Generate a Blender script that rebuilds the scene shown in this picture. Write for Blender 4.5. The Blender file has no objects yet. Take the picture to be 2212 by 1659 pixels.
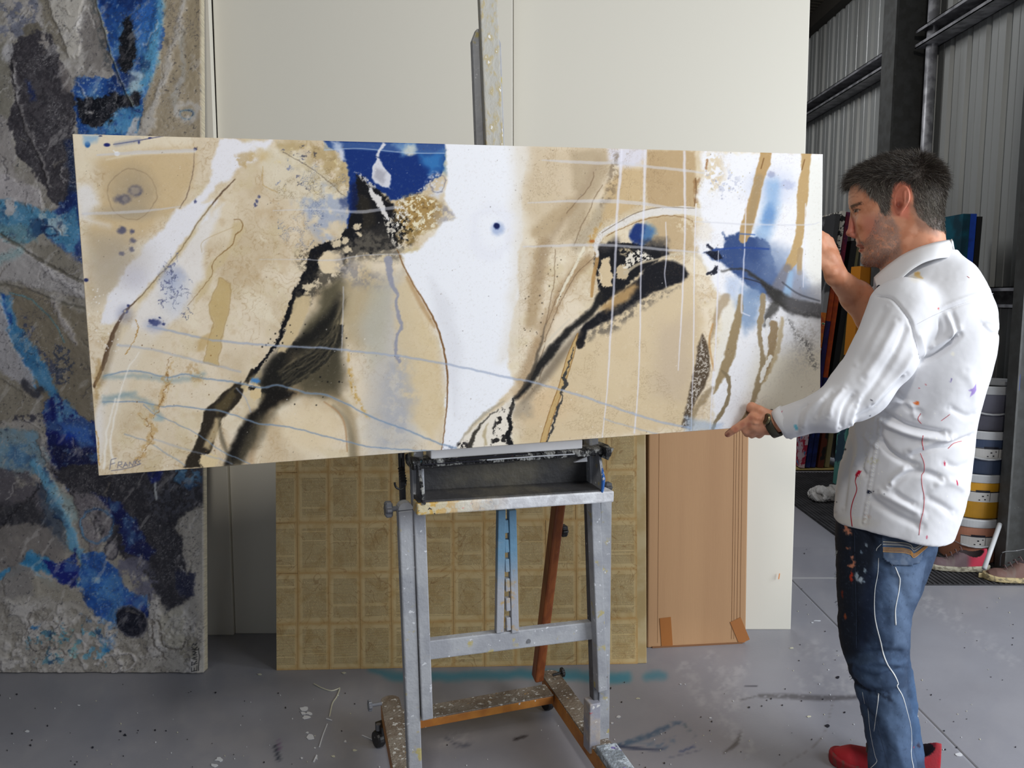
import bpy, math, random
import numpy as np
from mathutils import Vector, Matrix
random.seed(7)
SC = bpy.context.scene
COL = SC.collection

# ------------------------------------------------------------------ camera
F = 1700.0; CH = 1.40; PIT = math.atan(189.5 / F); CP, SP = math.cos(PIT), math.sin(PIT)
cam = bpy.data.objects.new('camera', bpy.data.cameras.new('camera')); COL.objects.link(cam)
cam.data.sensor_width = 36.0; cam.data.lens = F / 2212.0 * 36.0
cam.location = (0, 0, CH); cam.rotation_euler = (math.pi / 2 - PIT, 0, 0)
cam.data.clip_start = 0.05
SC.camera = cam

# ------------------------------------------------------------------ light
SC.view_settings.view_transform = 'Standard'; SC.view_settings.look = 'None'
SC.view_settings.gamma = 1.0; SC.view_settings.use_curve_mapping = False
SC.view_settings.exposure = -0.24
world = bpy.data.worlds.new('world'); SC.world = world; world.use_nodes = True
bg = world.node_tree.nodes['Background']; bg.inputs[0].default_value = (0.83, 0.90, 1.0, 1); bg.inputs[1].default_value = 0.30

def area(name, loc, target, sx, sy, energy, col):
    l = bpy.data.lights.new(name, 'AREA'); l.shape = 'RECTANGLE'; l.size = sx; l.size_y = sy
    l.energy = energy; l.color = col
    o = bpy.data.objects.new(name, l); COL.objects.link(o); o.location = loc
    o.rotation_euler = (Vector(target) - Vector(loc)).to_track_quat('-Z', 'Y').to_euler()
    return o
area('shed_lamp_light', (0.07, -0.8, 3.72), (0.1, 1.9, 1.0), 0.34, 0.34, 50, (1.0, 0.955, 0.88))
area('shed_lamp_far', (0.9, 5.6, 3.9), (2.4, 5.3, 1.2), 0.5, 1.4, 42, (0.97, 0.98, 1.0))
area('door_daylight', (4.0, 0.5, 2.2), (1.1, 2.6, 0.4), 3.2, 2.2, 250, (0.90, 0.945, 1.0))

# ------------------------------------------------------------------ projection helpers (turn a measured direction into a place)
def PY(px, py, Y):
    x = (px - 1106) / F; y = (py - 829.5) / F
    r = np.array([x, CP - y * SP, -y * CP - SP]); return np.array([0, 0, CH]) + r * (Y / r[1])
def PZ(px, py, z=0.0):
    x = (px - 1106) / F; y = (py - 829.5) / F
    r = np.array([x, CP - y * SP, -y * CP - SP]); return np.array([0, 0, CH]) + r * ((z - CH) / r[2])
def PPL(px, py, n, d):
    x = (px - 1106) / F; y = (py - 829.5) / F
    r = np.array([x, CP - y * SP, -y * CP - SP]); n = np.array(n, float)
    t = (d - n[2] * CH) / (r @ n); return np.array([0, 0, CH]) + r * t
def proj(P):
    P = np.asarray(P, float); dz = P[..., 2] - CH
    y = -dz * CP - P[..., 1] * SP; z = P[..., 1] * CP - dz * SP
    return 1106 + F * P[..., 0] / z, 829.5 + F * y / z

# ------------------------------------------------------------------ object helpers
def tag(o, label=None, cat=None, group=None, kind=None):
    if label: o['label'] = label
    if cat: o['category'] = cat
    if group: o['group'] = group
    if kind: o['kind'] = kind
    return o
def empty(name, loc=(0, 0, 0), rz=0.0, parent=None):
    o = bpy.data.objects.new(name, None); COL.objects.link(o); o.location = loc; o.rotation_euler = (0, 0, rz)
    o.empty_display_size = 0.05
    if parent: o.parent = parent
    return o
def mesh_np(name, V, Q, mat=None, parent=None, cols=None, smooth=True, tri=False):
    V = np.asarray(V, np.float32); Q = np.asarray(Q, np.int32); k = Q.shape[1]
    me = bpy.data.meshes.new(name); me.vertices.add(len(V)); me.vertices.foreach_set('co', V.ravel())
    me.loops.add(Q.size); me.loops.foreach_set('vertex_index', Q.ravel())
    me.polygons.add(len(Q)); me.polygons.foreach_set('loop_start', np.arange(0, Q.size, k, dtype=np.int32))
    try: me.polygons.foreach_set('loop_total', np.full(len(Q), k, np.int32))
    except Exception: pass
    me.update(calc_edges=True)
    if smooth: me.polygons.foreach_set('use_smooth', np.ones(len(Q), bool))
    if cols is not None: set_cols(me, cols)
    if mat: me.materials.append(mat)
    o = bpy.data.objects.new(name, me); COL.objects.link(o)
    if parent: o.parent = parent
    return o
def s2l(c):
    c = np.clip(np.asarray(c, np.float64), 0, 1); return np.where(c <= 0.04045, c / 12.92, ((c + 0.055) / 1.055) ** 2.4)
def set_cols(me, c):
    a = me.color_attributes.new('Col', 'FLOAT_COLOR', 'POINT')
    out = np.ones((len(c), 4), np.float32); out[:, :3] = s2l(c); a.data.foreach_set('color', out.ravel())
class MB:
    def __init__(s): s.v = []; s.f = []
    def add(s, vs, fs):
        b = len(s.v); s.v += [tuple(map(float, v)) for v in vs]; s.f += [tuple(i + b for i in f) for f in fs]; return s
    def box(s, c, h, ax=None):
        c = np.array(c, float); ax = np.eye(3) if ax is None else np.array(ax, float)
        vs = [c + ax[0] * h[0] * i + ax[1] * h[1] * j + ax[2] * h[2] * k for i in (-1, 1) for j in (-1, 1) for k in (-1, 1)]
        return s.add(vs, [(0, 1, 3, 2), (4, 6, 7, 5), (0, 4, 5, 1), (2, 3, 7, 6), (0, 2, 6, 4), (1, 5, 7, 3)])
    def b2(s, lo, hi):
        lo = np.array(lo, float); hi = np.array(hi, float); return s.box((lo + hi) / 2, (hi - lo) / 2)
    def beam(s, p0, p1, w, d, nrm, taper=1.0):
        p0 = np.array(p0, float); p1 = np.array(p1, float); a = p1 - p0; L = np.linalg.norm(a); a /= L
        n = np.array(nrm, float); n -= a * (n @ a); n /= np.linalg.norm(n); q = np.cross(a, n)
        vs = []
        for p, k in ((p0, 1), (p1, taper)):
            for i, j in ((-1, -1), (1, -1), (1, 1), (-1, 1)): vs.append(p + q * w / 2 * i * k + n * d / 2 * j)
        return s.add(vs, [(0, 1, 2, 3), (7, 6, 5, 4), (0, 4, 5, 1), (1, 5, 6, 2), (2, 6, 7, 3), (3, 7, 4, 0)])
    def prism(s, poly, axis):      # poly: 3-D points, extruded along axis
        n = len(poly); poly = [np.array(p, float) for p in poly]; ax = np.array(axis, float)
        return s.add(poly + [p + ax for p in poly], [tuple(range(n))[::-1], tuple(range(n, 2 * n))] + [(i, (i + 1) % n, (i + 1) % n + n, i + n) for i in range(n)])
    def tube(s, pts, r, n=8, close=False):
        pts = [np.array(p, float) for p in pts]; rs = r if hasattr(r, '__len__') else [r] * len(pts); vs = []
        for i, p in enumerate(pts):
            t = pts[min(i + 1, len(pts) - 1)] - pts[max(i - 1, 0)]; t /= max(np.linalg.norm(t), 1e-9)
            h = np.array([0, 0, 1.0]) if abs(t[2]) < 0.9 else np.array([1.0, 0, 0])
            a = np.cross(t, h); a /= np.linalg.norm(a); b = np.cross(t, a)
            for k in range(n): vs.append(p + rs[i] * (a * math.cos(2 * math.pi * k / n) + b * math.sin(2 * math.pi * k / n)))
        m = len(pts); fs = [(i * n + k, i * n + (k + 1) % n, (i + 1) * n + (k + 1) % n, (i + 1) * n + k) for i in range(m - 1) for k in range(n)]
        fs += [tuple(range(n))[::-1], tuple(range((m - 1) * n, m * n))]
        return s.add(vs, fs)
    def lathe(s, prof, c=(0, 0, 0), n=32):
        c = np.array(c, float); vs = [c + np.array([r * math.cos(2 * math.pi * k / n), r * math.sin(2 * math.pi * k / n), z]) for r, z in prof for k in range(n)]
        m = len(prof); fs = [(i * n + k, i * n + (k + 1) % n, (i + 1) * n + (k + 1) % n, (i + 1) * n + k) for i in range(m - 1) for k in range(n)]
        fs += [tuple(range(n))[::-1], tuple(range((m - 1) * n, m * n))]
        return s.add(vs, fs)
    def build(s, name, mat=None, parent=None, bevel=0.0, smooth=False, seg=2):
        me = bpy.data.meshes.new(name); me.from_pydata(s.v, [], s.f); me.update()
        if smooth: me.polygons.foreach_set('use_smooth', np.ones(len(me.polygons), bool))
        if mat: me.materials.append(mat)
        o = bpy.data.objects.new(name, me); COL.objects.link(o)
        if parent: o.parent = parent
        if bevel:
            m = o.modifiers.new('bevel', 'BEVEL'); m.width = bevel; m.segments = seg; m.limit_method = 'ANGLE'
        return o

# ------------------------------------------------------------------ materials
def C(r, g, b): return (*[float(x) for x in s2l(np.array([r, g, b]) / 255.0)], 1.0)
def newmat(name):
    m = bpy.data.materials.new(name); m.use_nodes = True; nt = m.node_tree
    return m, nt, nt.nodes['Principled BSDF']
def nnode(nt, t, **kw):
    n = nt.nodes.new(t)
    for k, v in kw.items():
        if k in n.inputs: n.inputs[k].default_value = v
        else: setattr(n, k, v)
    return n
def coords(nt, scale=(1, 1, 1), src='Object'):
    tc = nt.nodes.new('ShaderNodeTexCoord'); mp = nt.nodes.new('ShaderNodeMapping'); mp.inputs['Scale'].default_value = scale
    nt.links.new(tc.outputs[src], mp.inputs['Vector']); return mp.outputs['Vector']
def bump(nt, bs, fac, strength, dist=0.01):
    b = nt.nodes.new('ShaderNodeBump'); b.inputs['Strength'].default_value = strength; b.inputs['Distance'].default_value = dist
    nt.links.new(fac, b.inputs['Height']); nt.links.new(b.outputs[0], bs.inputs['Normal'])
def mixc(nt, fac, a, b):
    m = nt.nodes.new('ShaderNodeMix'); m.data_type = 'RGBA'
    for s, v in ((0, fac), (6, a), (7, b)):
        if hasattr(v, 'links') or hasattr(v, 'is_linked'): nt.links.new(v, m.inputs[s])
        else: m.inputs[s].default_value = v
    return m.outputs[2]
def ramp(nt, src, lo, hi):
    m = nt.nodes.new('ShaderNodeMapRange'); m.inputs[1].default_value = lo; m.inputs[2].default_value = hi; m.interpolation_type = 'SMOOTHSTEP'
    nt.links.new(src, m.inputs[0]); return m.outputs[0]
def noise(nt, vec, scale, detail=4, rough=0.55, dist=0.0):
    n = nt.nodes.new('ShaderNodeTexNoise'); n.inputs['Scale'].default_value = scale; n.inputs['Detail'].default_value = detail
    n.inputs['Roughness'].default_value = rough; n.inputs['Distortion'].default_value = dist
    nt.links.new(vec, n.inputs['Vector']); return n.outputs[0]
def M(name, col, rough=0.6, metal=0.0, col2=None, nscale=8, lo=0.4, hi=0.6, bstr=0.0, bscale=60, stretch=(1, 1, 1), spots=None, spec=0.5):
    m, nt, bs = newmat(name); v = coords(nt, stretch)
    bs.inputs['Roughness'].default_value = rough; bs.inputs['Metallic'].default_value = metal; bs.inputs['Specular IOR Level'].default_value = spec
    out = None
    if col2: out = mixc(nt, ramp(nt, noise(nt, v, nscale, 5), lo, hi), col, col2)
    if spots:
        for (c, sc, l, h) in spots: out = mixc(nt, ramp(nt, noise(nt, v, sc, 3), l, h), out if out is not None else col, c)
    if out is not None: nt.links.new(out, bs.inputs['Base Color'])
    else: bs.inputs['Base Color'].default_value = col
    if bstr: bump(nt, bs, noise(nt, v, bscale, 4), bstr)
    return m
def VM(name, rough=0.6, bstr=0.15, bscale=400, spec=0.4, weave=0, sss=0.0):
    m, nt, bs = newmat(name); a = nt.nodes.new('ShaderNodeAttribute'); a.attribute_name = 'Col'
    nt.links.new(a.outputs['Color'], bs.inputs['Base Color']); bs.inputs['Roughness'].default_value = rough; bs.inputs['Specular IOR Level'].default_value = spec
    v = coords(nt); f = noise(nt, v, bscale, 4)
    if bstr: bump(nt, bs, f, bstr, 0.002)
    if sss: bs.inputs['Subsurface Weight'].default_value = sss; bs.inputs['Subsurface Radius'].default_value = (0.012, 0.005, 0.003)
    return m

# ------------------------------------------------------------------ numpy noise and paint
_R = np.random.RandomState(11); _LAT = _R.rand(16, 256, 256).astype(np.float32)
def vn(x, y, seed=0):
    L = _LAT[seed % 16]; xi = np.floor(x).astype(int); yi = np.floor(y).astype(int); fx = x - xi; fy = y - yi
    fx = fx * fx * (3 - 2 * fx); fy = fy * fy * (3 - 2 * fy); x0 = xi & 255; x1 = (xi + 1) & 255; y0 = yi & 255; y1 = (yi + 1) & 255
    return (L[x0, y0] * (1 - fx) + L[x1, y0] * fx) * (1 - fy) + (L[x0, y1] * (1 - fx) + L[x1, y1] * fx) * fy
def fbm(x, y, scale, seed=0, octv=4, rough=0.5):
    s = 0; a = 1; t = 0; x = x / scale + seed * 17.3; y = y / scale + seed * 9.1
    for o in range(octv): s = s + a * vn(x, y, seed + o); t += a; a *= rough; x = x * 2.03 + 5.1; y = y * 2.03 + 3.7
    return s / t
def sst(a, b, x): t = np.clip((x - a) / (b - a + 1e-9), 0, 1); return t * t * (3 - 2 * t)
def dseg(x, y, pts, ws=None):
    """distance to a polyline; with ws: distance minus the interpolated half width"""
    best = np.full(x.shape, 1e9, np.float32)
    for i in range(len(pts) - 1):
        ax, ay = pts[i]; bx, by = pts[i + 1]; dx, dy = bx - ax, by - ay; L = dx * dx + dy * dy + 1e-9
        t = np.clip(((x - ax) * dx + (y - ay) * dy) / L, 0, 1); d = np.hypot(x - ax - t * dx, y - ay - t * dy)
        if ws is not None: d = d - (ws[i] * (1 - t) + ws[i + 1] * t)
        best = np.minimum(best, d)
    return best
def spl(pts, n=6):
    P = np.array(pts, float); out = []
    if len(P) < 3: return [tuple(p) for p in P]
    Q = np.vstack([2 * P[0] - P[1], P, 2 * P[-1] - P[-2]])
    for i in range(1, len(Q) - 2):
        for k in range(n):
            t = k / n; a, b, c, d = Q[i - 1], Q[i], Q[i + 1], Q[i + 2]
            out.append(tuple(0.5 * (2 * b + (c - a) * t + (2 * a - 5 * b + 4 * c - d) * t * t + (3 * b - a - 3 * c + d) * t ** 3)))
    out.append(tuple(P[-1])); return out
def inpoly(x, y, poly):
    ins = np.zeros(x.shape, bool); n = len(poly)
    for i in range(n):
        x0, y0 = poly[i]; x1, y1 = poly[(i + 1) % n]
        if y0 == y1: continue
        c = ((y0 > y) != (y1 > y)) & (x < (x1 - x0) * (y - y0) / (y1 - y0) + x0); ins ^= c
    return ins
class Paint:
    def __init__(s, x, y, base):
        s.x = x.astype(np.float32); s.y = y.astype(np.float32); s.c = np.empty((len(x), 3), np.float32); s.c[:] = np.array(base) / 255.0; s.sd = 1; s.h = np.zeros(len(x), np.float32)
    def _sub(s, P, m, w, reg=None):
        P = np.array(P); i = np.nonzero((s.x > P[:, 0].min() - m) & (s.x < P[:, 0].max() + m) & (s.y > P[:, 1].min() - m) & (s.y < P[:, 1].max() + m))[0]
        x = s.x[i]; y = s.y[i]
        if w:
            s.sd += 1; X, Y = x, y
            for (amp, sc) in (w if isinstance(w, list) else [w]):
                x = x + amp * 2 * (fbm(X, Y, sc, s.sd, 3, 0.6) - 0.5); y = y + amp * 2 * (fbm(X, Y, sc, s.sd + 5, 3, 0.6) - 0.5)
        return i, x, y
    def _bl(s, i, a, col, h=0):
        a = np.clip(a, 0, 1)[:, None]; col = np.array(col) / 255.0 if not isinstance(col, np.ndarray) else col
        s.c[i] = s.c[i] * (1 - a) + col * a
        if h: s.h[i] += h * a[:, 0]
    def _tex(s, i, tex):
        if not tex: return 1.0
        sc, lo, hi = tex[:3]; s.sd += 1
        sx, sy = (tex[3] if len(tex) > 3 else (1, 1)); return sst(lo, hi, fbm(s.x[i] * sx, s.y[i] * sy, sc, s.sd, 4, 0.6))
    def wash(s, col, scale, lo, hi, a=1.0, st=(1, 1), ang=0.0):
        s.sd += 1; ca, sa = math.cos(ang), math.sin(ang); X = s.x * ca + s.y * sa; Y = -s.x * sa + s.y * ca
        s._bl(np.arange(len(s.x)), a * sst(lo, hi, fbm(X * st[0], Y * st[1], scale, s.sd, 5, 0.55)), col)
    def fill(s, poly, col, soft=3, a=1.0, w=(6, 25), tex=None, edge=None, h=0, sm=False):
        if sm: poly = spl(list(poly) + [poly[0]], 5)[:-1]
        wm = sum(q[0] for q in w) if isinstance(w, list) else (w[0] if w else 0)
        i, x, y = s._sub(poly, soft * 1.5 + wm + (edge[0] * 3 if edge else 0), w)
        if not len(i): return
        d = dseg(x, y, list(poly) + [poly[0]]); d = np.where(inpoly(x, y, poly), d, -d)
        s._bl(i, a * sst(-soft, soft, d) * s._tex(i, tex), col, h)
        if edge: s._bl(i, edge[2] * np.exp(-(d / edge[0]) ** 2), edge[1])
    def line(s, pts, ws, col, soft=1.0, a=1.0, w=None, tex=None, sm=True, h=0):
        if not hasattr(ws, '__len__'): ws = [ws] * len(pts)
        if sm and len(pts) > 2:
            k = 5; W = []
            for i in range(len(ws) - 1): W += [ws[i] + (ws[i + 1] - ws[i]) * j / k for j in range(k)]
            W.append(ws[-1]); pts = spl(pts, k); ws = W
        wm = sum(q[0] for q in w) if isinstance(w, list) else (w[0] if w else 0)
        i, x, y = s._sub(pts, max(ws) + soft * 1.5 + wm, w)
        if not len(i): return
        d = dseg(x, y, pts, ws); s._bl(i, a * sst(soft, -soft, d) * s._tex(i, tex), col, h)
    def blob(s, cx, cy, rx, ry, col, soft=0.3, a=1.0, w=None, ang=0, tex=None, ring=None, h=0):
        wm = sum(q[0] for q in w) if isinstance(w, list) else (w[0] if w else 0); R = max(rx, ry) * (1 + soft) + wm + 3
        i, x, y = s._sub([(cx - R, cy - R), (cx + R, cy + R)], 0, w)
        if not len(i): return
        t = math.radians(ang); dx = x - cx; dy = y - cy; q = np.hypot((dx * math.cos(t) + dy * math.sin(t)) / rx, (-dx * math.sin(t) + dy * math.cos(t)) / ry)
        m = sst(1 + soft, 1 - soft, q) if not ring else np.exp(-((q - 1) / ring) ** 2)
        s._bl(i, a * m * s._tex(i, tex), col, h)
    def contours(s, col, scale, a=.3, wd=.006, lv=(.42, .5, .58), reg=(.45, .6), box=None):
        s.sd += 1; n = fbm(s.x, s.y, scale, s.sd, 5, .58); g = sst(reg[0], reg[1], fbm(s.x, s.y, scale * 1.7, s.sd + 3, 3)); m = 0
        for l in lv: m = np.maximum(m, np.exp(-((n - l) / wd) ** 2)); m = np.maximum(m, .35 * sst(l - wd * 9, l, n) * (n < l))
        if box: m = m * ((s.x > box[0]) & (s.x < box[2]) & (s.y > box[1]) & (s.y < box[3]))
        s._bl(np.arange(len(s.x)), a * m * g, col)
    def specks(s, n, box, r0, r1, cols, a=1.0, seed=1):
        rg = random.Random(seed)
        for k in range(n): s.blob(rg.uniform(box[0], box[2]), rg.uniform(box[1], box[3]), *(2 * [rg.uniform(r0, r1)]), rg.choice(cols), 0.35, a)

def gridquads(nu, nv):
    i = np.arange((nv - 1) * (nu - 1)); r, c = divmod(i, nu - 1); a = r * nu + c
    return np.stack([a, a + 1, a + nu + 1, a + nu], 1)
def painted_canvas(name, c4, thick, nu, nv, paint_fn, mat, hgt=0.0, side=None):
    """c4: world corners TL TR BR BL of the front face. Front grid with painted colours, wrapped round the sides."""
    TL, TR, BR, BL = [np.array(p, float) for p in c4]
    n = np.cross(TR - TL, BL - TL); n /= np.linalg.norm(n)       # points away from the viewer
    u = np.linspace(0, 1, nu); v = np.linspace(0, 1, nv); U, V = np.meshgrid(u, v)
    P = (TL * (1 - U[..., None]) + TR * U[..., None]) * (1 - V[..., None]) + (BL * (1 - U[..., None]) + BR * U[..., None]) * V[..., None]
    P = P.reshape(-1, 3); x, y = proj(P); p = paint_fn(x, y)
    Pf = P.copy()
    if hgt:
        e = np.minimum(np.minimum(U, 1 - U), (V * 2)).ravel(); Pf -= n * (p.h * hgt * sst(0, 0.02, e))[:, None]
    Q = gridquads(nu, nv)[:, ::-1] if False else gridquads(nu, nv)
    idx = np.arange(nu * nv).reshape(nv, nu); ring = np.concatenate([idx[0, :-1], idx[:-1, -1], idx[-1, :0:-1], idx[:0:-1, 0]])
    m = len(ring); b = nu * nv; Vs = [Pf]; Cs = [p.c]; Qs = [Q[:, ::-1]]; prev = ring
    for k in (1, 2):
        Vs.append(P[ring] + n * thick * k / 2); Cs.append(p.c[ring] * (0.97 if side is None else 0) + (0 if side is None else 1) * (np.array(side if side is not None else (0, 0, 0)) / 255.0 * (0.9 + 0.2 * _R.rand(m, 1))))
        cur = np.arange(b, b + m); b += m
        Qs.append(np.stack([prev, np.roll(prev, -1), np.roll(cur, -1), cur], 1)); prev = cur
    o = mesh_np(name, np.vstack(Vs), np.vstack(Qs), mat, None, np.vstack(Cs).astype(np.float32), smooth=bool(hgt))
    return o, n

# ------------------------------------------------------------------ surface nets (implicit shapes to meshes)
def surface_nets(Fd, org, h):
    nx, ny, nz = Fd.shape; ins = Fd < 0
    s = np.zeros((nx - 1, ny - 1, nz - 1), np.uint8)
    offs = [(i, j, k) for i in (0, 1) for j in (0, 1) for k in (0, 1)]
    for (i, j, k) in offs: s += ins[i:nx - 1 + i, j:ny - 1 + j, k:nz - 1 + k]
    act = np.nonzero((s > 0) & (s < 8)); n = len(act[0]); idx = -np.ones((nx - 1, ny - 1, nz - 1), np.int32); idx[act] = np.arange(n)
    A = np.stack(act, 1); acc = np.zeros((n, 3)); cnt = np.zeros(n)
    for ax in range(3):
        for o1 in (0, 1):
            for o2 in (0, 1):
                o = [0, 0, 0]; oth = [q for q in range(3) if q != ax]; o[oth[0]] = o1; o[oth[1]] = o2; e = list(o); e[ax] = 1
                f0 = Fd[A[:, 0] + o[0], A[:, 1] + o[1], A[:, 2] + o[2]]; f1 = Fd[A[:, 0] + e[0], A[:, 1] + e[1], A[:, 2] + e[2]]
                m = (f0 < 0) != (f1 < 0); t = np.where(m, f0 / np.where(m, f0 - f1, 1), 0)
                p = A + np.array(o); p = p.astype(float); p[:, ax] += t; acc[m] += p[m]; cnt[m] += 1
    V = np.array(org) + h * acc / cnt[:, None]; Qs = []
    for ax in range(3):
        b, c = [(1, 2), (2, 0), (0, 1)][ax]
        sl0 = [slice(1, -1)] * 3; sl1 = [slice(1, -1)] * 3; sl0[ax] = slice(0, -1); sl1[ax] = slice(1, None)
        a0 = ins[tuple(sl0)]; a1 = ins[tuple(sl1)]; E = np.nonzero(a0 != a1); flip = a0[E]; E = [E[0].copy(), E[1].copy(), E[2].copy()]
        for q in range(3):
            if q != ax: E[q] += 1
        def cell(db, dc):
            I = [E[0], E[1], E[2]]; I[b] = I[b] + db; I[c] = I[c] + dc; return idx[I[0], I[1], I[2]]
        q = np.stack([cell(-1, -1), cell(0, -1), cell(0, 0), cell(-1, 0)], 1); q[~flip] = q[~flip][:, ::-1]; Qs.append(q)
    return V, np.vstack(Qs)
def implicit(f, lo, hi, h, lip=1.0):
    lo = np.array(lo, float); hi = np.array(hi, float); B = 8; nb = np.ceil((hi - lo) / h / B).astype(int) + 1; N = nb * B
    cc = [lo[a] + (np.arange(nb[a]) * B + (B - 1) / 2) * h for a in range(3)]; G = np.stack(np.meshgrid(*cc, indexing='ij'), -1).reshape(-1, 3)
    fc = f(G).reshape(nb); act = np.abs(fc) < h * B * 0.95 * lip + 0.012
    D = np.repeat(np.repeat(np.repeat(fc, B, 0), B, 1), B, 2).astype(np.float32)
    bi = np.stack(np.nonzero(act), 1); r = np.arange(B); L = np.stack(np.meshgrid(r, r, r, indexing='ij'), -1).reshape(-1, 3)
    for s0 in range(0, len(bi), 1500):
        I = (bi[s0:s0 + 1500, None, :] * B + L[None]).reshape(-1, 3); D[I[:, 0], I[:, 1], I[:, 2]] = f(lo + I * h)
    return surface_nets(D, lo, h)
def vnormals(V, Q):
    n = np.cross(V[Q[:, 2]] - V[Q[:, 0]], V[Q[:, 3]] - V[Q[:, 1]]); N = np.zeros_like(V)
    for k in range(4):
        for a in range(3): N[:, a] += np.bincount(Q[:, k], n[:, a], len(V))
    return N / (np.linalg.norm(N, axis=1, keepdims=True) + 1e-12)
def smoothv(V, Q, it=2, lam=0.5, w=None):
    e = np.vstack([Q[:, [0, 1]], Q[:, [1, 2]], Q[:, [2, 3]], Q[:, [3, 0]]])
    for _ in range(it):
        S = np.zeros_like(V); c = np.bincount(e[:, 0], minlength=len(V)) + np.bincount(e[:, 1], minlength=len(V))
        for a in range(3): S[:, a] = np.bincount(e[:, 0], V[e[:, 1], a], len(V)) + np.bincount(e[:, 1], V[e[:, 0], a], len(V))
        d = (S / np.maximum(c, 1)[:, None] - V) * lam; V = V + (d if w is None else d * w[:, None])
    return V
def rcone(p, a, b, ra, rb):
    a = np.array(a, float); b = np.array(b, float); ab = b - a; t = np.clip(((p - a) @ ab) / (ab @ ab + 1e-12), 0, 1)
    return np.linalg.norm(p - a - t[:, None] * ab, axis=1) - (ra + (rb - ra) * t)
def ell(p, c, r, R=None):
    q = p - np.array(c, float)
    if R is not None: q = q @ np.array(R).T
    r = np.array(r, float); k0 = np.linalg.norm(q / r, axis=1); k1 = np.linalg.norm(q / (r * r), axis=1); return k0 * (k0 - 1) / (k1 + 1e-9)
def smin(a, b, k): h = np.clip(0.5 + 0.5 * (b - a) / k, 0, 1); return b * (1 - h) + a * h - k * h * (1 - h)
def smax(a, b, k): return -smin(-a, -b, k)
# ================================================================== SETTING
m_white = M('board_white', C(226, 224, 216), 0.45, bstr=0.03, bscale=30)
m_gap = M('dark_gap', C(60, 58, 52), 0.8)
m_steel = M('galvanised_cladding', C(176, 178, 176), 0.38, 0.15, C(160, 161, 158), 3, bstr=0.04, bscale=20, stretch=(1, 1, .1))
m_girt = M('galvanised_girt', C(168, 168, 172), 0.4, 0.15, C(120, 120, 124), 12)
m_col = M('steel_column', C(86, 87, 86), 0.6, 0.2, C(76, 76, 74), 14, spots=[(C(150, 148, 135), 90, 0.74, 0.76)])
m_roof = M('roof_metal', C(70, 66, 60), 0.7, 0.3)
m_dark = M('dark_wall', C(90, 90, 92), 0.8)

# floor: fine painted slab in view, plain slabs beyond
m_floor, nt, bs = newmat('painted_concrete'); a = nnode(nt, 'ShaderNodeAttribute'); a.attribute_name = 'Col'
v = coords(nt); f1 = ramp(nt, noise(nt, v, 1.7, 6, .6), .35, .7); col = mixc(nt, f1, a.outputs['Color'], C(150, 150, 156))
nt.nodes[-1].inputs[0].default_value = 0
mx = nnode(nt, 'ShaderNodeMix'); mx.data_type = 'RGBA'; mx.blend_type = 'MULTIPLY'; mx.inputs[0].default_value = 1
mr = nnode(nt, 'ShaderNodeMapRange'); mr.inputs[3].default_value = .82; mr.inputs[4].default_value = 1.12
nt.links.new(noise(nt, v, 2.2, 7, .62), mr.inputs[0]); nt.links.new(a.outputs['Color'], mx.inputs[6]); nt.links.new(mr.outputs[0], mx.inputs[7])
nt.links.new(mx.outputs[2], bs.inputs['Base Color']); bs.inputs['Roughness'].default_value = .42; bs.inputs['Specular IOR Level'].default_value = .45
bump(nt, bs, noise(nt, v, 90, 4), .06)
FB = (146, 146, 153)
fx = np.unique(np.round(np.concatenate([np.arange(-2.3, 2.9, .0095), [1.386, 1.39, 1.394]]), 4)); fy = np.unique(np.round(np.concatenate([np.arange(1.75, 4.3, .0105), [3.798, 3.804, 3.81]]), 4))
U, V_ = np.meshgrid(fx, fy); P = np.stack([U.ravel(), V_.ravel(), np.zeros(U.size)], 1)
x, y = proj(P); p = Paint(x, y, FB)
p.wash((158, 156, 160), 60, .45, .7, .6); p.wash((132, 133, 141), 160, .45, .7, .5)
p.fill([(1100, 1440), (1900, 1380), (2240, 1300), (2300, 1700), (1000, 1720)], (154, 154, 162), 90, .6)  # wide soft lightening: daylight on the right of the floor, painted into its colour
for q in ([(1530, 1420), (1600, 1500), (1560, 1530)], [(1480, 1440), (1530, 1510), (1600, 1440)], [(1740, 1400), (1850, 1440), (1830, 1500)], [(1560, 1560), (1620, 1620)], [(2000, 1300), (2180, 1420)], [(1850, 1480), (1740, 1470)]):
    p.line(q, 16, (186, 185, 188), 14, .5, w=[(14, 30), (6, 8)], tex=(9, .4, .7))
p.line([(800, 1447), (860, 1462), (960, 1462), (1080, 1458), (1180, 1456), (1290, 1462), (1350, 1464)], [4, 9, 9, 9, 9, 10, 9], (60, 136, 158), 9, .85, w=(5, 30))
p.line([(1400, 1462), (1430, 1460)], 9, (60, 136, 158), 9, .7, w=(5, 20)); p.line([(1310, 1470), (1355, 1462)], 9, (64, 140, 164), 8, .7, w=(4, 20))
p.line([(1640, 1503), (1700, 1504), (1780, 1508), (1850, 1506)], [4, 6, 6, 4], (92, 90, 94), 3, .85, tex=(3, .2, .5))
p.line([(1600, 1512), (1630, 1505)], 1.5, (92, 92, 96), 1.5, .7); p.line([(1608, 1481), (1636, 1482)], 1.2, (60, 60, 72), 1, .9)
p.line([(1338, 1610), (1400, 1590), (1460, 1563), (1480, 1566)], [5, 6, 4, 2], (60, 92, 122), 4, .8, w=(3, 12), tex=(5, .2, .6))
p.line([(1330, 1612), (1380, 1617), (1425, 1620), (1440, 1612)], [4, 3, 2, 1], (52, 66, 96), 2, .9); p.fill([(1380, 1606), (1480, 1590), (1440, 1620)], (84, 112, 140), 6, .6, tex=(6, .4, .7))
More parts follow.
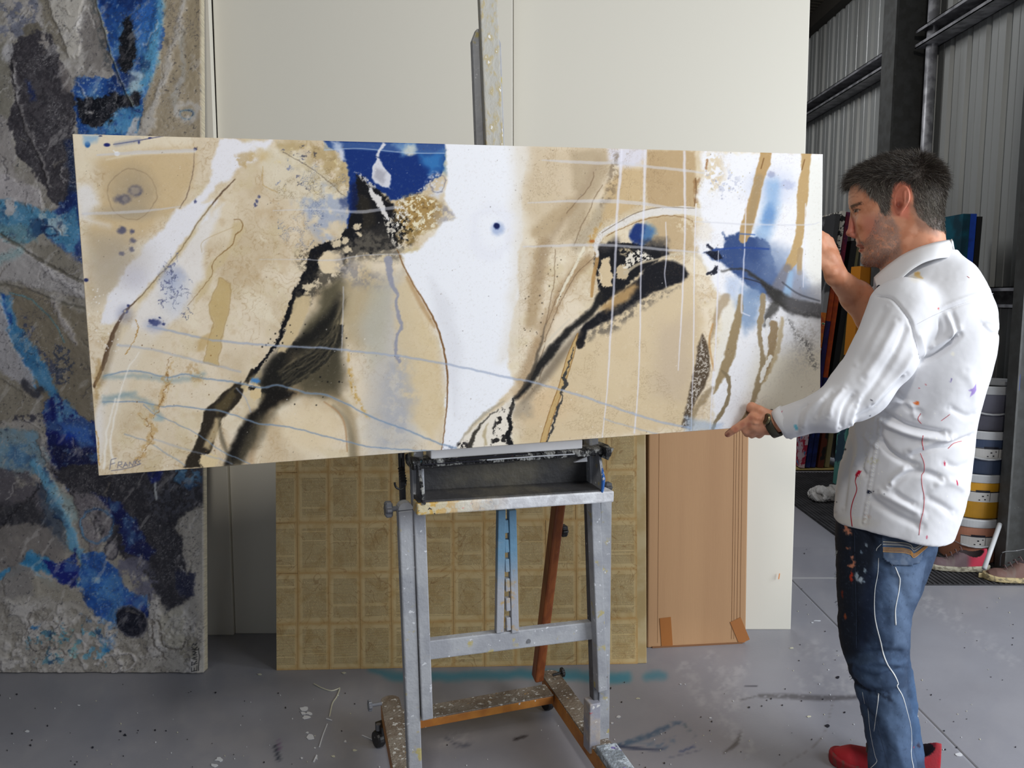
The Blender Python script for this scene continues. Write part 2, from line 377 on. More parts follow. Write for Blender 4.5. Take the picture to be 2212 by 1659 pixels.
p.line([(1470, 1624), (1500, 1612)], 2, (60, 80, 120), 2, .8); p.line([(1565, 1625), (1590, 1606), (1601, 1578)], [2, 5, .6], (84, 82, 84), 3, .8); p.line([(1440, 1638), (1515, 1620)], 1, (80, 90, 110), 1.5, .6); p.line([(1680, 1660), (1770, 1600), (1800, 1515)], .8, (110, 105, 102), 1.5, .6)
p.line([(1480, 1568), (1500, 1590)], 3, (90, 110, 120), 3, .7, tex=(4, .4, .6))
p.line([(964, 1594), (990, 1610), (1015, 1608)], [2, 5, 3], (74, 80, 98), 5, .75, tex=(5, .35, .6)); p.line([(1110, 1598), (1135, 1590)], 3, (50, 48, 58), 2, .8); p.line([(960, 1600), (1010, 1590)], 12, (190, 188, 190), 10, .4, tex=(6, .45, .7))
p.line([(594, 1610), (602, 1640)], [3, 4], (46, 52, 66), 3, .9); p.line([(602, 1600), (605, 1620)], 2, (105, 70, 110), 3, .7)
p.blob(2030, 1400, 200, 60, (160, 161, 170), .8, .4, w=(30, 80))  # pale streak of daylight painted into the floor colour
P[np.abs(P[:, 0] - 1.39) < .002, 2] -= .006; P[(np.abs(P[:, 1] - 3.804) < .004) & (P[:, 0] > 1.39), 2] -= .0
jm = np.abs(P[:, 0] - 1.39) < .003; p.c[jm] = np.array((74, 72, 70)) / 255; jm = (np.abs(P[:, 1] - 3.804) < .010) & (P[:, 0] > 1.39) & (P[:, 0] < 2.0); p.c[jm] = np.array((172, 172, 174)) / 255
floor = mesh_np('floor', P, gridquads(len(fx), len(fy)), m_floor, None, p.c); tag(floor, kind='structure')
bb = MB()
for (a0, b0, a1, b1) in ((-6, -3, 2.9, 1.75), (float(fx[-1]), 1.75, 6, 9.6), (2.9, -3, 6, 1.75), (-6, 1.75, -2.3, 9.6), (-2.3, float(fy[-1]), float(fx[-1]), 9.6)):
    bb.add([(a0, b0, 0), (a1, b0, 0), (a1, b1, 0), (a0, b1, 0)], [(0, 1, 2, 3)])
o = bb.build('floor_slab', m_floor, floor); set_cols(o.data, np.tile(np.array(FB) / 255., (len(bb.v), 1)))
# thick dried paint drops and threads on the floor
m_pw = M('white_paint', C(214, 216, 220), .4); m_py = M('cream_paint', C(206, 204, 182), .45); m_pk = M('black_paint', C(34, 34, 44), .45); m_pt = M('teal_paint', C(70, 110, 130), .5)
def splat(mb, px, py, rx, ry, rg):
    n = 9; q = []
    for k in range(n):
        r = rg.uniform(.6, 1.15); q.append(PZ(px + rx * r * math.cos(6.283 * k / n), py + ry * r * math.sin(6.283 * k / n), .0008))
    mb.prism(q, (0, 0, .0012))
rg = random.Random(5)
mw, mk, my, mt = MB(), MB(), MB(), MB()
for (px, py, rx, ry) in ((657, 1531, 9, 5), (655, 1541, 6, 4), (668, 1541, 8, 4), (662, 1550, 9, 4), (671, 1591, 9, 7), (664, 1583, 4, 2), (474, 1641, 10, 5), (462, 1654, 9, 4), (58, 1580, 5, 2.5), (170, 1524, 3, 1.4), (680, 1616, 3, 1.5), (684, 1636, 2, 6), (746, 1602, 3, 2.5), (1336, 1549, 5, 3), (1322, 1562, 3, 2), (1534, 1551, 3, 1.5), (2072, 1630, 9, 4), (1766, 1341, 8, 1.2), (1755, 1345, 3, 1), (652, 1638, 2.5, 2), (1470, 1478, 2, 1.2), (1480, 1478, 1.6, 1), (1790, 1447, 2, 1.3), (1770, 1478, 2, 1.2)):
    splat(mw, px, py, rx, ry, rg)
for k in range(110): splat(mw if k % 3 else my, rg.uniform(0, 2212), rg.uniform(1500, 1700), *(rg.uniform(.6, 1.6),) * 2, rg)
for k in range(90): splat(mk, rg.gauss(400, 330) if k < 50 else rg.uniform(1250, 2200), rg.uniform(1470, 1700), *(rg.uniform(.6, 2.0),) * 2, rg)
for k in range(70): splat(mk if k % 2 else my, rg.uniform(1650, 2200), rg.uniform(1180, 1600), *(rg.uniform(.5, 1.3),) * 2, rg)
for (px, py, r) in ((270, 1588, 3), (260, 1580, 2), (36, 1500, 2), (26, 1585, 2), (66, 1610, 2), (200, 1615, 2.5), (1787, 1568, 4), (1810, 1464, 3), (1618, 1528, 2)): splat(mk, px, py, r * 1.3, r, rg)
for (px, py) in ((1748, 1548), (1378, 1509), (1710, 1400), (720, 1634), (766, 1621), (560, 1457), (742, 1454)): splat(my, px, py, 5, 2, rg)
def thread(mb, pts, r=.002): mb.tube([PZ(a, b, .002) for a, b in spl(pts, 4)], r, 5)
thread(my, [(678, 1477), (695, 1486), (715, 1492), (730, 1488), (734, 1487), (728, 1504), (718, 1520), (712, 1547)], .0022); thread(mw, [(705, 1552), (717, 1556)], .002); thread(mw, [(707, 1564), (697, 1590), (690, 1613)], .0022); thread(mw, [(684, 1632), (678, 1645)], .003); thread(mw, [(782, 1588), (830, 1609)], .0016)
for mb, mt_, nm in ((mw, m_pw, 'white'), (mk, m_pk, 'black'), (my, m_py, 'cream')):
    tag(mb.build('paint_drops', mt_, floor), nm + ' dried paint drops scattered on the grey floor', kind='stuff')

# ribbed mat strip by the right wall
XW = 2.75
m_mat = M('ribbed_mat', C(58, 57, 60), .95, 0, C(44, 43, 46), 9, bstr=.4, bscale=160)
mm = MB(); y = 3.70
mm.b2((1.9, 3.7, 0), (2.74, 6.15, .006))
nr = 34
for k in range(nr):
    xx = 1.905 + k * .0248; mm.b2((xx, 3.702, .006), (xx + .012, 6.148, .0095))
tag(mm.build('floor_mat', m_mat), 'dark grey ribbed mat strip along the steel wall on the grey floor', 'mat')

# right wall: profiled steel sheets, girts, columns, door frame
wr = empty('wall_right', (XW, 5, 0)); tag(wr, kind='structure')
def wall_local(mb, name, mat, **k):
    o = mb.build(name, mat, wr, **k); o.location = (-XW, -5, 0); return o
pitch = .19
def sheet(y0, nrib):
    mb = MB(); prof = []
    for k in range(nrib):
        yy = y0 + k * pitch; prof += [(yy, 0), (yy + .060, 0), (yy + .064, .004), (yy + .070, .004), (yy + .074, 0), (yy + .132, 0), (yy + .146, .034), (yy + .176, .034)]
    prof.append((y0 + nrib * pitch, 0)); n = len(prof)
    vs = [(XW + d, yy, 0.02) for yy, d in prof] + [(XW + d, yy, 3.95) for yy, d in prof]
    mb.add(vs, [(i, i + 1, i + 1 + n, i + n) for i in range(n - 1)]); return mb
yy = 3.62
while yy < 9.3:
    wall_local(sheet(yy, 4), 'cladding_sheet', m_steel); yy += 4 * pitch
def girt(z0, z1, y0, y1, dep=.13):
    mb = MB(); X0, X1 = XW - dep, XW - .002
    mb.b2((X1 - .006, y0, z0), (X1, y1, z1)); mb.b2((X0, y0, z1 - .005), (X1, y1, z1)); mb.b2((X0, y0, z0), (X1, y1, z0 + .005))
    mb.b2((X0, y0, z0), (X0 + .005, y1, z0 + .022)); mb.b2((X0, y0, z1 - .022), (X0 + .005, y1, z1)); return mb
YC = 5.42
for (a, b) in ((3.945, YC - .09), (YC + .09, 9.2)):
    wall_local(girt(3.0, 3.115, a, b), 'girt', m_girt)
    if a < 4: wall_local(girt(1.335, 1.45, a, b), 'girt', m_girt)
cb = MB(); cb.b2((XW - .26, YC - .09, 0), (XW - .245, YC + .09, 3.9)); cb.b2((XW - .02, YC - .09, 0), (XW, YC + .09, 3.9)); cb.b2((XW - .25, YC - .006, 0), (XW - .01, YC + .006, 3.9))
wall_local(cb, 'column', m_col)
wall_local(MB().tube([(XW - .06, YC - .17, .1), (XW - .06, YC - .17, 3.9)], .035, 14), 'downpipe', m_girt, smooth=True)
cb = MB(); cb.b2((XW - .255, 3.86, 0), (XW - .245, 3.93, 3.9)); cb.b2((XW - .255, 3.93, 0), (XW - .06, 3.942, 3.9)); cb.b2((XW - .07, 3.86, 0), (XW - .06, 3.93, 3.9)); cb.b2((XW - .06, 3.93, 3.55), (XW + .02, 3.99, 3.9))
wall_local(cb, 'column', m_col)
wall_local(MB().b2((XW - .225, 3.927, .93), (XW - .200, 3.931, 1.01)), 'tape', M('blue_tape', C(24, 80, 190), .6))
# back and left walls, ceiling
w = MB().b2((-4.6, 9.3, 0), (XW + .2, 9.4, 4.4)).build('wall_back', m_steel); tag(w, kind='structure')
w = MB().b2((-4.7, -1.0, 0), (-4.6, 9.3, 4.6)).build('wall_left', m_dark); tag(w, kind='structure')
w = MB().b2((-4.6, 3.42, 0), (1.02, 3.50, 4.2)).build('wall_partition', M('partition', C(150, 148, 142), .8)); tag(w, kind='structure')
cl = MB(); cl.add([(XW + .2, -1.2, 3.9), (XW + .2, 9.4, 3.9), (-4.7, 9.4, 5.1), (-4.7, -1.2, 5.1)], [(0, 1, 2, 3)])
cl = cl.build('ceiling', m_roof); tag(cl, kind='structure')
for k in range(4):
    b = MB(); xx = XW - .04 - k * 1.3; zz = 3.9 + (XW + .2 - xx) * 1.2 / 7.65
    b.b2((xx - .05, -1.1, zz - .16), (xx + .05, 9.3, zz - .01)); b.build('purlin', m_roof, cl)
b = MB()
for k in range(60):
    yy = 5.5 + k * .064; b.beam((XW + .1, yy, 3.88), (XW - 2.2, yy, 4.22), .025, .02, (0, 0, 1))
tag(b.build('roof_ribs', M('roof_rib', C(96, 90, 80), .6, .3), cl), kind='stuff')

# tall white boards leaning behind the easel
def board(name, x0, x1, y0, lean, h, mat, label, cat, t=.03, bev=.003, z=0.0):
    mb = MB(); mb.b2((x0, 0, 0), (x1, t, h)); o = mb.build(name, mat, None, bevel=bev); o.location = (0, y0, z); o.rotation_euler = (-lean, 0, 0); return tag(o, label, cat)
m_wb = M('primed_board', C(222, 218, 205), .5, bstr=.02, bscale=25)
c1 = board('white_board', -2.36, -1.1565, 3.135, .004, 2.75, m_wb, 'tall white board half hidden behind the blue painting', 'board', .03)
c2 = board('white_board', -1.155, .003, 3.150, .012, 2.75, m_wb, 'tall white board behind the easel between two thin seams', 'board', .03)
c3 = board('white_board', .0045, 1.178, 3.19, .026, 2.78, m_wb, 'tall white board at the right end, its lower edge beside the cardboard box', 'board', .03)
mb = MB(); q = [PPL(1681, 1250, (0, 1, 0), 3.187), PPL(1683, 1238, (0, 1, 0), 3.187)]
o = MB().beam(q[0] - np.array([0, 3.19, 0]), q[1] - np.array([0, 3.19, 0]), .004, .002, (0, 1, 0)).build('paint_mark', M('orange_mark', C(226, 150, 90), .6), c3); o.location = (0, -.012, 0); tag(o, 'small orange paint mark')

# ================================================================== MAIN CANVAS
m_canvas = VM('painted_canvas_paint', .65, .12, 700, .10)
def paint_main(x, y):
    p = Paint(x, y, (223, 209, 186)); L, Fi, B = p.line, p.fill, p.blob
    p.wash((202, 184, 154), 190, .42, .68, .9); p.wash((228, 216, 194), 120, .5, .75, .7); p.wash((205, 190, 150), 40, .5, .75, .35)
    p.wash((190, 164, 126), 26, .55, .8, .35); p.wash((232, 222, 200), 60, .56, .7, .55, (1, .45), -.9); p.contours((150, 118, 74), 90, .35, .004); p.contours((170, 140, 96), 36, .2, .006)
    Fi([(185, 335), (300, 320), (418, 318), (419, 350), (413, 400), (395, 440), (370, 470), (330, 492), (290, 520), (215, 560), (190, 520), (215, 450), (230, 380)], (204, 180, 140), 16, .85, (14, 60))
    Fi([(165, 395), (200, 400), (215, 440), (190, 470), (235, 490), (172, 470)], (228, 226, 226), 12, .8); Fi([(190, 500), (260, 510), (290, 560), (250, 640), (200, 660)], (178, 166, 146), 25, .6)
    Fi([(150, 280), (420, 290), (300, 330), (215, 345), (165, 400)], (226, 214, 190), 16, .8)
    Fi([(475, 300), (590, 305), (560, 340), (520, 360), (500, 385), (470, 400), (440, 440), (470, 430), (440, 480), (400, 520), (370, 560), (330, 610), (300, 640), (275, 670), (240, 700), (215, 700), (235, 640), (262, 600), (290, 560), (320, 520), (360, 490), (368, 470), (380, 452), (400, 450), (430, 425), (452, 390), (458, 345)], (232, 231, 236), 5, .95, [(8, 30), (3, 7)])
    Fi([(480, 440), (465, 480), (450, 520), (438, 560), (436, 600), (415, 640), (370, 700), (310, 760), (250, 900), (215, 1010), (205, 900), (235, 820), (255, 740), (300, 670), (330, 620), (400, 530), (455, 460)], (230, 227, 226), 8, .8, (8, 30)); Fi([(250, 700), (330, 720), (400, 690), (330, 800), (270, 900), (235, 1000), (218, 1010), (225, 860)], (219, 205, 180), 14, .7)
    Fi([(495, 350), (520, 330), (552, 330), (548, 352), (525, 365)], (180, 150, 95), 6, .6, (6, 14), tex=(10, .4, .6)); Fi([(458, 560), (490, 540), (508, 480), (525, 480), (528, 500), (505, 530), (490, 560), (462, 590), (440, 640), (420, 660)], (205, 186, 146), 5, .8, (5, 20))
    L([(420, 318), (419, 350), (412, 395), (400, 430), (388, 450)], [.5, .8, 1, 1, .8], (120, 100, 85), 1, .8, w=(2, 8)); L([(230, 345), (300, 332), (420, 328)], [1, 3, 3], (232, 222, 200), 3, .6)
    L([(508, 387), (480, 415), (455, 445), (430, 478), (400, 525), (365, 572), (335, 605), (300, 645), (275, 668), (252, 705), (238, 740), (226, 780), (212, 815), (203, 835)], [1, 1.6, 1.4, 1.2, .9, .9, 1.2, 1.2, 2.4, 4, 5, 5, 4, 3], (88, 66, 48), 1.6, .9, w=(2, 10)); L([(258, 705), (240, 760), (228, 800), (216, 830)], [4, 6, 6, 4], (150, 135, 115), 8, .6)
    L([(455, 445), (430, 480), (400, 528), (300, 650)], 4, (200, 180, 130), 5, .5)
    L([(505, 475), (516, 474), (525, 484), (521, 498), (508, 508), (503, 528), (482, 545), (465, 562), (458, 578), (460, 590), (440, 618), (405, 660)], [.6, .8, 1.1, 1.1, 1.1, 1.1, 1, .8, .8, .6, .6, .4], (140, 108, 66), 1, .9, w=(2, 7)); L([(505, 490), (440, 520), (436, 545)], .6, (180, 155, 110), 1.2, .6)
    Fi([(475, 600), (498, 610), (496, 660), (480, 720), (470, 790), (440, 780), (460, 700), (450, 660)], (192, 166, 112), 4, .75, (5, 20), edge=(1.2, (160, 130, 80), .5))
    for (a, b, r, s) in ((292, 412, 15, .4), (270, 430, 13, .4), (302, 418, 5, .4), (262, 497, 9, .5), (285, 500, 5, .6), (288, 520, 6, .7), (262, 549, 6, .5), (284, 538, 6, .5), (256, 430, 8, .9)): B(a, b, r, r * .85, (66, 70, 104), s, .8, (4, 9))
    B(292, 412, 10, 8, (172, 160, 150), .4, .9, (4, 7)); B(270, 431, 6, 6, (150, 145, 148), .4, .7, (3, 6)); B(285, 415, 45, 48, (150, 138, 120), .7, .5, (10, 30)); B(270, 460, 60, 14, (158, 148, 132), .8, .5); B(285, 420, 52, 55, (150, 130, 105), .4, .6, (6, 30), ring=.02); B(265, 560, 60, 50, (170, 160, 148), .8, .4)
    B(189, 312, 6, 7, (40, 96, 160), .3, .95); Fi([(180, 295), (215, 297), (208, 306), (196, 310), (184, 312)], (140, 176, 206), 6, .8); B(231, 313, 7, 4, (38, 46, 110), .3, 1); L([(245, 312), (290, 305), (352, 294)], [.8, 1, .8], (60, 66, 110), 1, .9); B(324, 298, 4, 2, (38, 46, 110), .3, 1); B(217, 294, 4, 1.5, (50, 56, 100), .4, 1); B(300, 307, 2.5, 4, (60, 66, 120), .5, .9); L([(250, 312), (300, 303)], 4, (120, 130, 160), 5, .5); B(253, 332, 6, 5, (240, 240, 240), .2, .95); L([(245, 325), (252, 332)], 1, (240, 240, 240), 1, .9); B(422, 322, 4, 3, (50, 52, 90), .5, .9); B(186, 605, 5, 4, (40, 48, 96), .4, .95)
    # blue crackle
    B(372, 600, 26, 26, (140, 152, 185), .6, .55, (8, 16)); B(378, 640, 30, 40, (190, 198, 216), .7, .5)
    for k in range(46):
        a, b = random.gauss(374, 15), random.gauss(618, 40); pts = [(a, b)]
        for j in range(4): a += random.gauss(0, 4.5); b += random.gauss(1, 5); pts.append((a, b))
        L(pts, random.uniform(.2, .9), random.choice([(70, 74, 116), (110, 116, 150), (90, 96, 120)]), .9, .8, w=[(3, 5), (1.5, 2.5)], sm=False)
    for (a, b, r) in ((335, 697, 12), (352, 700, 4), (325, 694, 6), (270, 672, 7), (276, 660, 3), (345, 686, 3)): B(a, b, r, r * .6, (44, 52, 100), .4, .9, (4, 6))
    B(335, 702, 20, 14, (120, 130, 170), .8, .4); B(270, 680, 16, 18, (130, 134, 160), .8, .5); B(270, 672, 3, 3, (190, 180, 160), .4, .9); B(290, 600, 26, 24, (196, 194, 206), .8, .5)
    L([(292, 690), (298, 710), (290, 735), (270, 765)], .9, (170, 124, 50), 1, .85, w=(3, 6)); p.specks(60, (190, 620, 260, 760), .6, 1.8, [(236, 232, 226)], .8, 3)
    # ochre + dark spatter at upper middle
    Fi([(590, 300), (700, 310), (760, 340), (770, 400), (740, 430), (690, 400), (640, 370), (610, 330)], (182, 160, 116), 10, .8, [(10, 25), (4, 8)], tex=(26, .32, .55)); Fi([(560, 320), (640, 330), (700, 370), (760, 440), (690, 480), (620, 430), (570, 400)], (219, 210, 188), 10, .6, (12, 30))
    L([(612, 330), (660, 355), (700, 385), (740, 420), (770, 445)], .8, (110, 96, 80), 1, .8, w=(3, 12)); L([(568, 360), (566, 390), (575, 405), (600, 415)], .9, (180, 150, 95), 1.2, .7, w=(3, 8)); B(560, 335, 20, 12, (196, 164, 100), .8, .5, (8, 12))
    for k in range(34): B(random.uniform(600, 770), random.uniform(300, 425), random.uniform(1, 6), random.uniform(1, 4), random.choice([(80, 84, 116), (120, 128, 160), (52, 54, 76), (220, 204, 160)]), .5, .7, [(9, 8), (4, 3)])
    Fi([(640, 430), (700, 400), (760, 420), (770, 500), (745, 540), (700, 530), (670, 490)], (156, 168, 192), 16, .75, [(12, 30), (4, 8)], tex=(30, .35, .6)); Fi([(730, 430), (758, 425), (762, 450), (735, 448)], (70, 84, 124), 5, .8, (5, 10))
    for (a, b) in ((555, 435), (552, 443), (560, 425), (422, 434)): B(a, b, 3, 4, (60, 66, 110), .6, .8, (3, 5))
    p.contours((96, 108, 140), 34, .7, .007, box=(600, 300, 775, 540)); p.contours((120, 100, 66), 22, .6, .008, box=(590, 300, 770, 430))
    # deep blue
    Fi([(700, 296), (968, 302), (964, 330), (962, 360), (952, 378), (935, 385), (925, 400), (912, 415), (895, 420), (870, 432), (845, 432), (800, 400), (782, 380), (770, 440), (766, 470), (752, 500), (752, 440), (755, 400), (752, 370), (748, 350), (735, 330), (712, 318)], (22, 52, 118), 3, 1, [(7, 20), (3, 6)])
    Fi([(905, 330), (962, 330), (960, 372), (930, 378), (915, 350)], (62, 128, 186), 12, .85, (10, 25)); Fi([(850, 312), (900, 304), (896, 330), (868, 338)], (120, 160, 196), 8, .8, (8, 15)); B(884, 324, 14, 10, (232, 224, 196), .5, .95, (6, 10)); Fi([(760, 400), (790, 380), (800, 440), (775, 480), (757, 470)], (16, 28, 66), 8, .9)
    Fi([(715, 303), (738, 312), (748, 345), (738, 350), (728, 330)], (220, 220, 226), 6, .9, (6, 12)); Fi([(700, 306), (960, 312), (960, 332), (880, 332), (760, 322), (700, 326)], (130, 160, 196), 2, .35, (1, 10)); L([(700, 324), (780, 321), (880, 330), (960, 331)], .8, (190, 205, 222), .8, .7)
    p.wash((22, 52, 118), 30, .9, .95, .1)
    Fi([(826, 308), (834, 312), (820, 330), (816, 340), (826, 352), (836, 372), (845, 378), (846, 395), (842, 408), (832, 404), (812, 396), (803, 385), (805, 360), (812, 345), (811, 336), (818, 322)], (222, 220, 224), 2, .95, (4, 12)); Fi([(812, 360), (835, 372), (830, 398), (808, 385)], (150, 148, 156), 6, .6, (5, 10)); L([(811, 337), (822, 343)], .8, (20, 40, 90), .8, .9)
    # black
    Fi([(772, 378), (800, 398), (830, 420), (850, 440), (868, 470), (868, 520), (852, 540), (820, 545), (780, 545), (760, 552), (744, 560), (735, 540), (752, 520), (765, 500), (770, 440)], (22, 22, 26), 3, 1, [(7, 18), (4, 6)]); Fi([(770, 500), (835, 480), (850, 530), (790, 548), (755, 530)], (70, 66, 60), 12, .45, (10, 20)); Fi([(775, 420), (800, 430), (812, 480), (785, 500), (772, 470)], (60, 54, 42), 8, .55)
    L([(770, 475), (762, 500), (748, 515), (735, 528), (712, 532), (692, 540), (680, 552), (674, 575), (668, 598), (650, 622), (638, 645), (628, 668), (618, 690), (610, 712), (602, 735), (590, 755), (572, 775), (555, 795), (540, 815)], [16, 14, 12, 10, 10, 10, 12, 12, 14, 12, 10, 9, 6, 4, 4, 4, 4, 5, 7], (20, 21, 26), 2, 1, w=[(5, 14), (4, 5)])
    B(670, 560, 30, 30, (40, 36, 30), .5, .5, [(8, 10), (5, 4)], tex=(5, .5, .6)); L([(655, 640), (690, 600), (730, 590), (745, 560)], [20, 22, 14, 10], (60, 56, 50), 10, .75, w=[(8, 14), (5, 5)], tex=(8, .35, .6)); L([(745, 545), (800, 530), (850, 545)], [22, 30, 18], (104, 98, 88), 14, .8, w=[(10, 16), (5, 5)], tex=(8, .25, .6))
    B(715, 568, 27, 24, (222, 204, 172), .12, 1, [(5, 12), (3, 5)]); B(652, 575, 0.1, 0.1, (0, 0, 0), .1, 0)
    for (a, b, r) in ((728, 527, 11), (745, 520, 8), (772, 490, 8), (776, 505, 6), (662, 620, 8), (676, 616, 5), (752, 540, 10), (640, 650, 4)): B(a, b, r, r * .8, (216, 200, 170), .25, .95, [(5, 8), (3, 4)])
    L([(800, 412), (815, 430), (826, 452), (838, 475)], [5, 8, 7, 3], (226, 222, 218), 2, .95, w=[(5, 8), (3, 4)]); L([(770, 372), (785, 385), (800, 398), (810, 405)], [4, 5, 4, 3], (220, 214, 205), 2, .8, w=[(4, 6)], tex=(4, .42, .5)); L([(838, 475), (848, 500), (855, 520), (862, 530)], [9, 12, 10, 7], (222, 214, 200), 2, .9, tex=(4.5, .48, .54)); L([(865, 440), (905, 415), (930, 398)], [4, 5, 4], (214, 208, 200), 2, .8, tex=(4, .5, .56))
    B(905, 462, 50, 44, (168, 138, 86), .15, 1, [(9, 18), (4, 6)]); B(905, 462, 50, 42, (230, 220, 190), .2, .95, (4, 6), tex=(6, .53, .58)); B(870, 500, 24, 36, (20, 20, 22), .4, .9, (6, 8), tex=(7, .5, .56)); B(865, 470, 16, 40, (232, 228, 220), .4, .9, (5, 6), tex=(4.5, .54, .58)); B(900, 460, 46, 40, (110, 84, 46), .3, .6, (4, 6), tex=(9, .58, .66)); B(880, 510, 22, 20, (150, 124, 74), .5, .9, [(8, 10)], tex=(10, .3, .6))
    B(940, 400, 20, 26, (212, 214, 220), .3, .9, (8, 12), tex=(9, .35, .6)); B(945, 395, 16, 20, (110, 110, 130), .3, .6, (6, 9), ring=.1); B(968, 468, 24, 26, (132, 128, 136), .7, .75, (14, 20), tex=(10, .3, .6)); B(905, 558, 34, 16, (196, 178, 130), .5, .9, (8, 10), ang=25); B(922, 562, 14, 14, (170, 144, 90), .4, .7, (4, 8), tex=(5, .4, .6)); B(1000, 500, 60, 40, (228, 228, 232), .9, .5)
    # big dark sweep
    Fi([(740, 598), (752, 640), (735, 700), (712, 745), (735, 790), (725, 850), (640, 855), (590, 880), (565, 870), (560, 830), (575, 800), (600, 770), (640, 740), (660, 700), (690, 660), (700, 620)], (90, 84, 66), 14, .95, (10, 40), tex=None); Fi([(700, 690), (740, 720), (730, 800), (660, 820), (590, 850), (575, 835), (620, 790), (660, 750)], (62, 58, 48), 14, .8, (10, 30)); L([(735, 640), (718, 680), (690, 712), (650, 742), (615, 772), (590, 800), (575, 825)], [6, 12, 14, 16, 20, 20, 16], (30, 29, 27), 12, .95, w=(5, 25)); Fi([(745, 600), (845, 590), (850, 640), (830, 720), (770, 760), (735, 700)], (176, 160, 128), 20, .7, (10, 30)); L([(740, 570), (780, 600), (830, 610)], [16, 22, 16], (128, 126, 132), 14, .6, w=(10, 16), tex=(10, .3, .6))
    Fi([(640, 640), (672, 640), (660, 690), (640, 730), (618, 760), (600, 760), (618, 710), (630, 670)], (204, 184, 146), 3, .95, (5, 12)); p.wash((60, 56, 50), 7, .72, .78, .0)
    Fi([(630, 760), (720, 770), (760, 830), (700, 860), (620, 830)], (122, 108, 84), 20, .5, (10, 30)); L([(575, 860), (620, 838), (690, 838), (730, 862), (755, 900), (766, 950), (768, 985)], [8, 10, 12, 12, 10, 9, 9], (160, 142, 112), 8, .75); L([(720, 878), (745, 905), (757, 940), (762, 985)], [4, 6, 7, 8], (132, 122, 100), 5, .7); L([(700, 868), (730, 890), (745, 920), (750, 975)], [1, 2, 2, 1], (160, 116, 76), 2, .7); B(670, 925, 70, 50, (226, 208, 176), .4, .8)
    L([(540, 1000), (556, 930), (590, 870), (640, 848)], [8, 10, 10, 6], (180, 148, 110), 10, .6); Fi([(560, 1010), (575, 920), (600, 900), (620, 1005)], (196, 172, 136), 14, .5)
    Fi([(700, 728), (688, 742), (668, 760), (640, 776), (612, 800), (596, 815), (572, 828), (564, 850), (590, 862), (640, 830), (700, 790), (738, 745), (742, 700), (722, 700)], (34, 33, 30), 2.5, .93, [(6, 16), (3, 4)]); Fi([(735, 740), (745, 800), (730, 850), (660, 850), (640, 830), (700, 790)], (70, 66, 52), 16, .7)
    for k in range(26):
        t = random.uniform(0, 1); L([(748 - 20 * t, 640 + 60 * t), (700 + 20 * t, 730 + 40 * t), (600 + 30 * t, 800 + 50 * t)], random.uniform(.5, 1.4), random.choice([(40, 38, 32), (140, 128, 100), (110, 100, 80)]), 2.5, .3, w=(8, 30))
    p.specks(60, (560, 700, 760, 880), .6, 2.2, [(22, 22, 22)], .8, 44)
    # lower tails
    Fi([(520, 822), (528, 840), (522, 858), (500, 885), (480, 905), (468, 940), (455, 975), (440, 1010), (395, 1012), (408, 985), (425, 950), (438, 910), (440, 890), (470, 860), (500, 835)], (50, 44, 36), 2.5, 1, (4, 14)); Fi([(505, 840), (520, 838), (495, 880), (470, 895), (462, 880)], (96, 84, 58), 5, .8); Fi([(465, 905), (478, 905), (470, 940), (455, 970), (440, 968), (452, 935)], (196, 176, 138), 5, .85)
    L([(545, 800), (530, 830), (510, 845)], [4, 5, 5], (40, 36, 30), 2, .9); Fi([(578, 830), (570, 862), (558, 882), (540, 890), (520, 920), (500, 960), (484, 1005), (520, 1005), (545, 960), (560, 920), (590, 880), (640, 850)], (28, 26, 24), 7, .98, (5, 18)); Fi([(560, 900), (600, 880), (560, 960), (520, 1005), (505, 1005), (530, 950)], (96, 88, 70), 12, .7, (6, 20)); L([(472, 900), (480, 950), (500, 1000)], [1, 5, 3], (80, 74, 60), 4, .6)
    B(552, 848, 13, 18, (214, 192, 150), .12, 1, [(5, 9), (3, 4)]); B(530, 836, 8, 10, (210, 190, 150), .3, .9, (4, 6)); B(545, 838, 8, 6, (20, 20, 22), .3, .9, (4, 5), tex=(5, .4, .5)); B(452, 996, 22, 16, (218, 198, 158), .12, 1, [(5, 9), (3, 4)]); Fi([(548, 830), (565, 810), (562, 800), (540, 815)], (150, 138, 110), 4, .7)
    # cool wash and brown edge, mid
    Fi([(830, 600), (875, 590), (900, 700), (900, 980), (800, 985), (790, 800), (780, 700)], (184, 182, 180), 30, .7, (16, 60)); Fi([(800, 620), (845, 620), (835, 760), (800, 800), (785, 700)], (184, 180, 160), 18, .5); Fi([(850, 620), (880, 600), (930, 700), (955, 780), (960, 900), (930, 960), (880, 900), (860, 760)], (214, 194, 156), 14, .75, (10, 30)); Fi([(838, 780), (880, 770), (900, 860), (870, 950), (820, 960)], (168, 170, 178), 18, .6, (14, 30), tex=(18, .3, .6))
    L([(838, 560), (845, 610), (858, 635), (856, 650), (862, 690), (868, 705), (856, 730), (855, 760), (862, 780)], [8, 5, 3, 3, 4, 3, 3, 3, 5], (146, 148, 164), 2, .85, w=(3, 10)); L([(752, 760), (756, 800), (760, 830), (775, 870), (800, 905)], [2, 4, 6, 4, 2], (196, 160, 90), 4, .8, w=(4, 8), tex=(6, .3, .6))
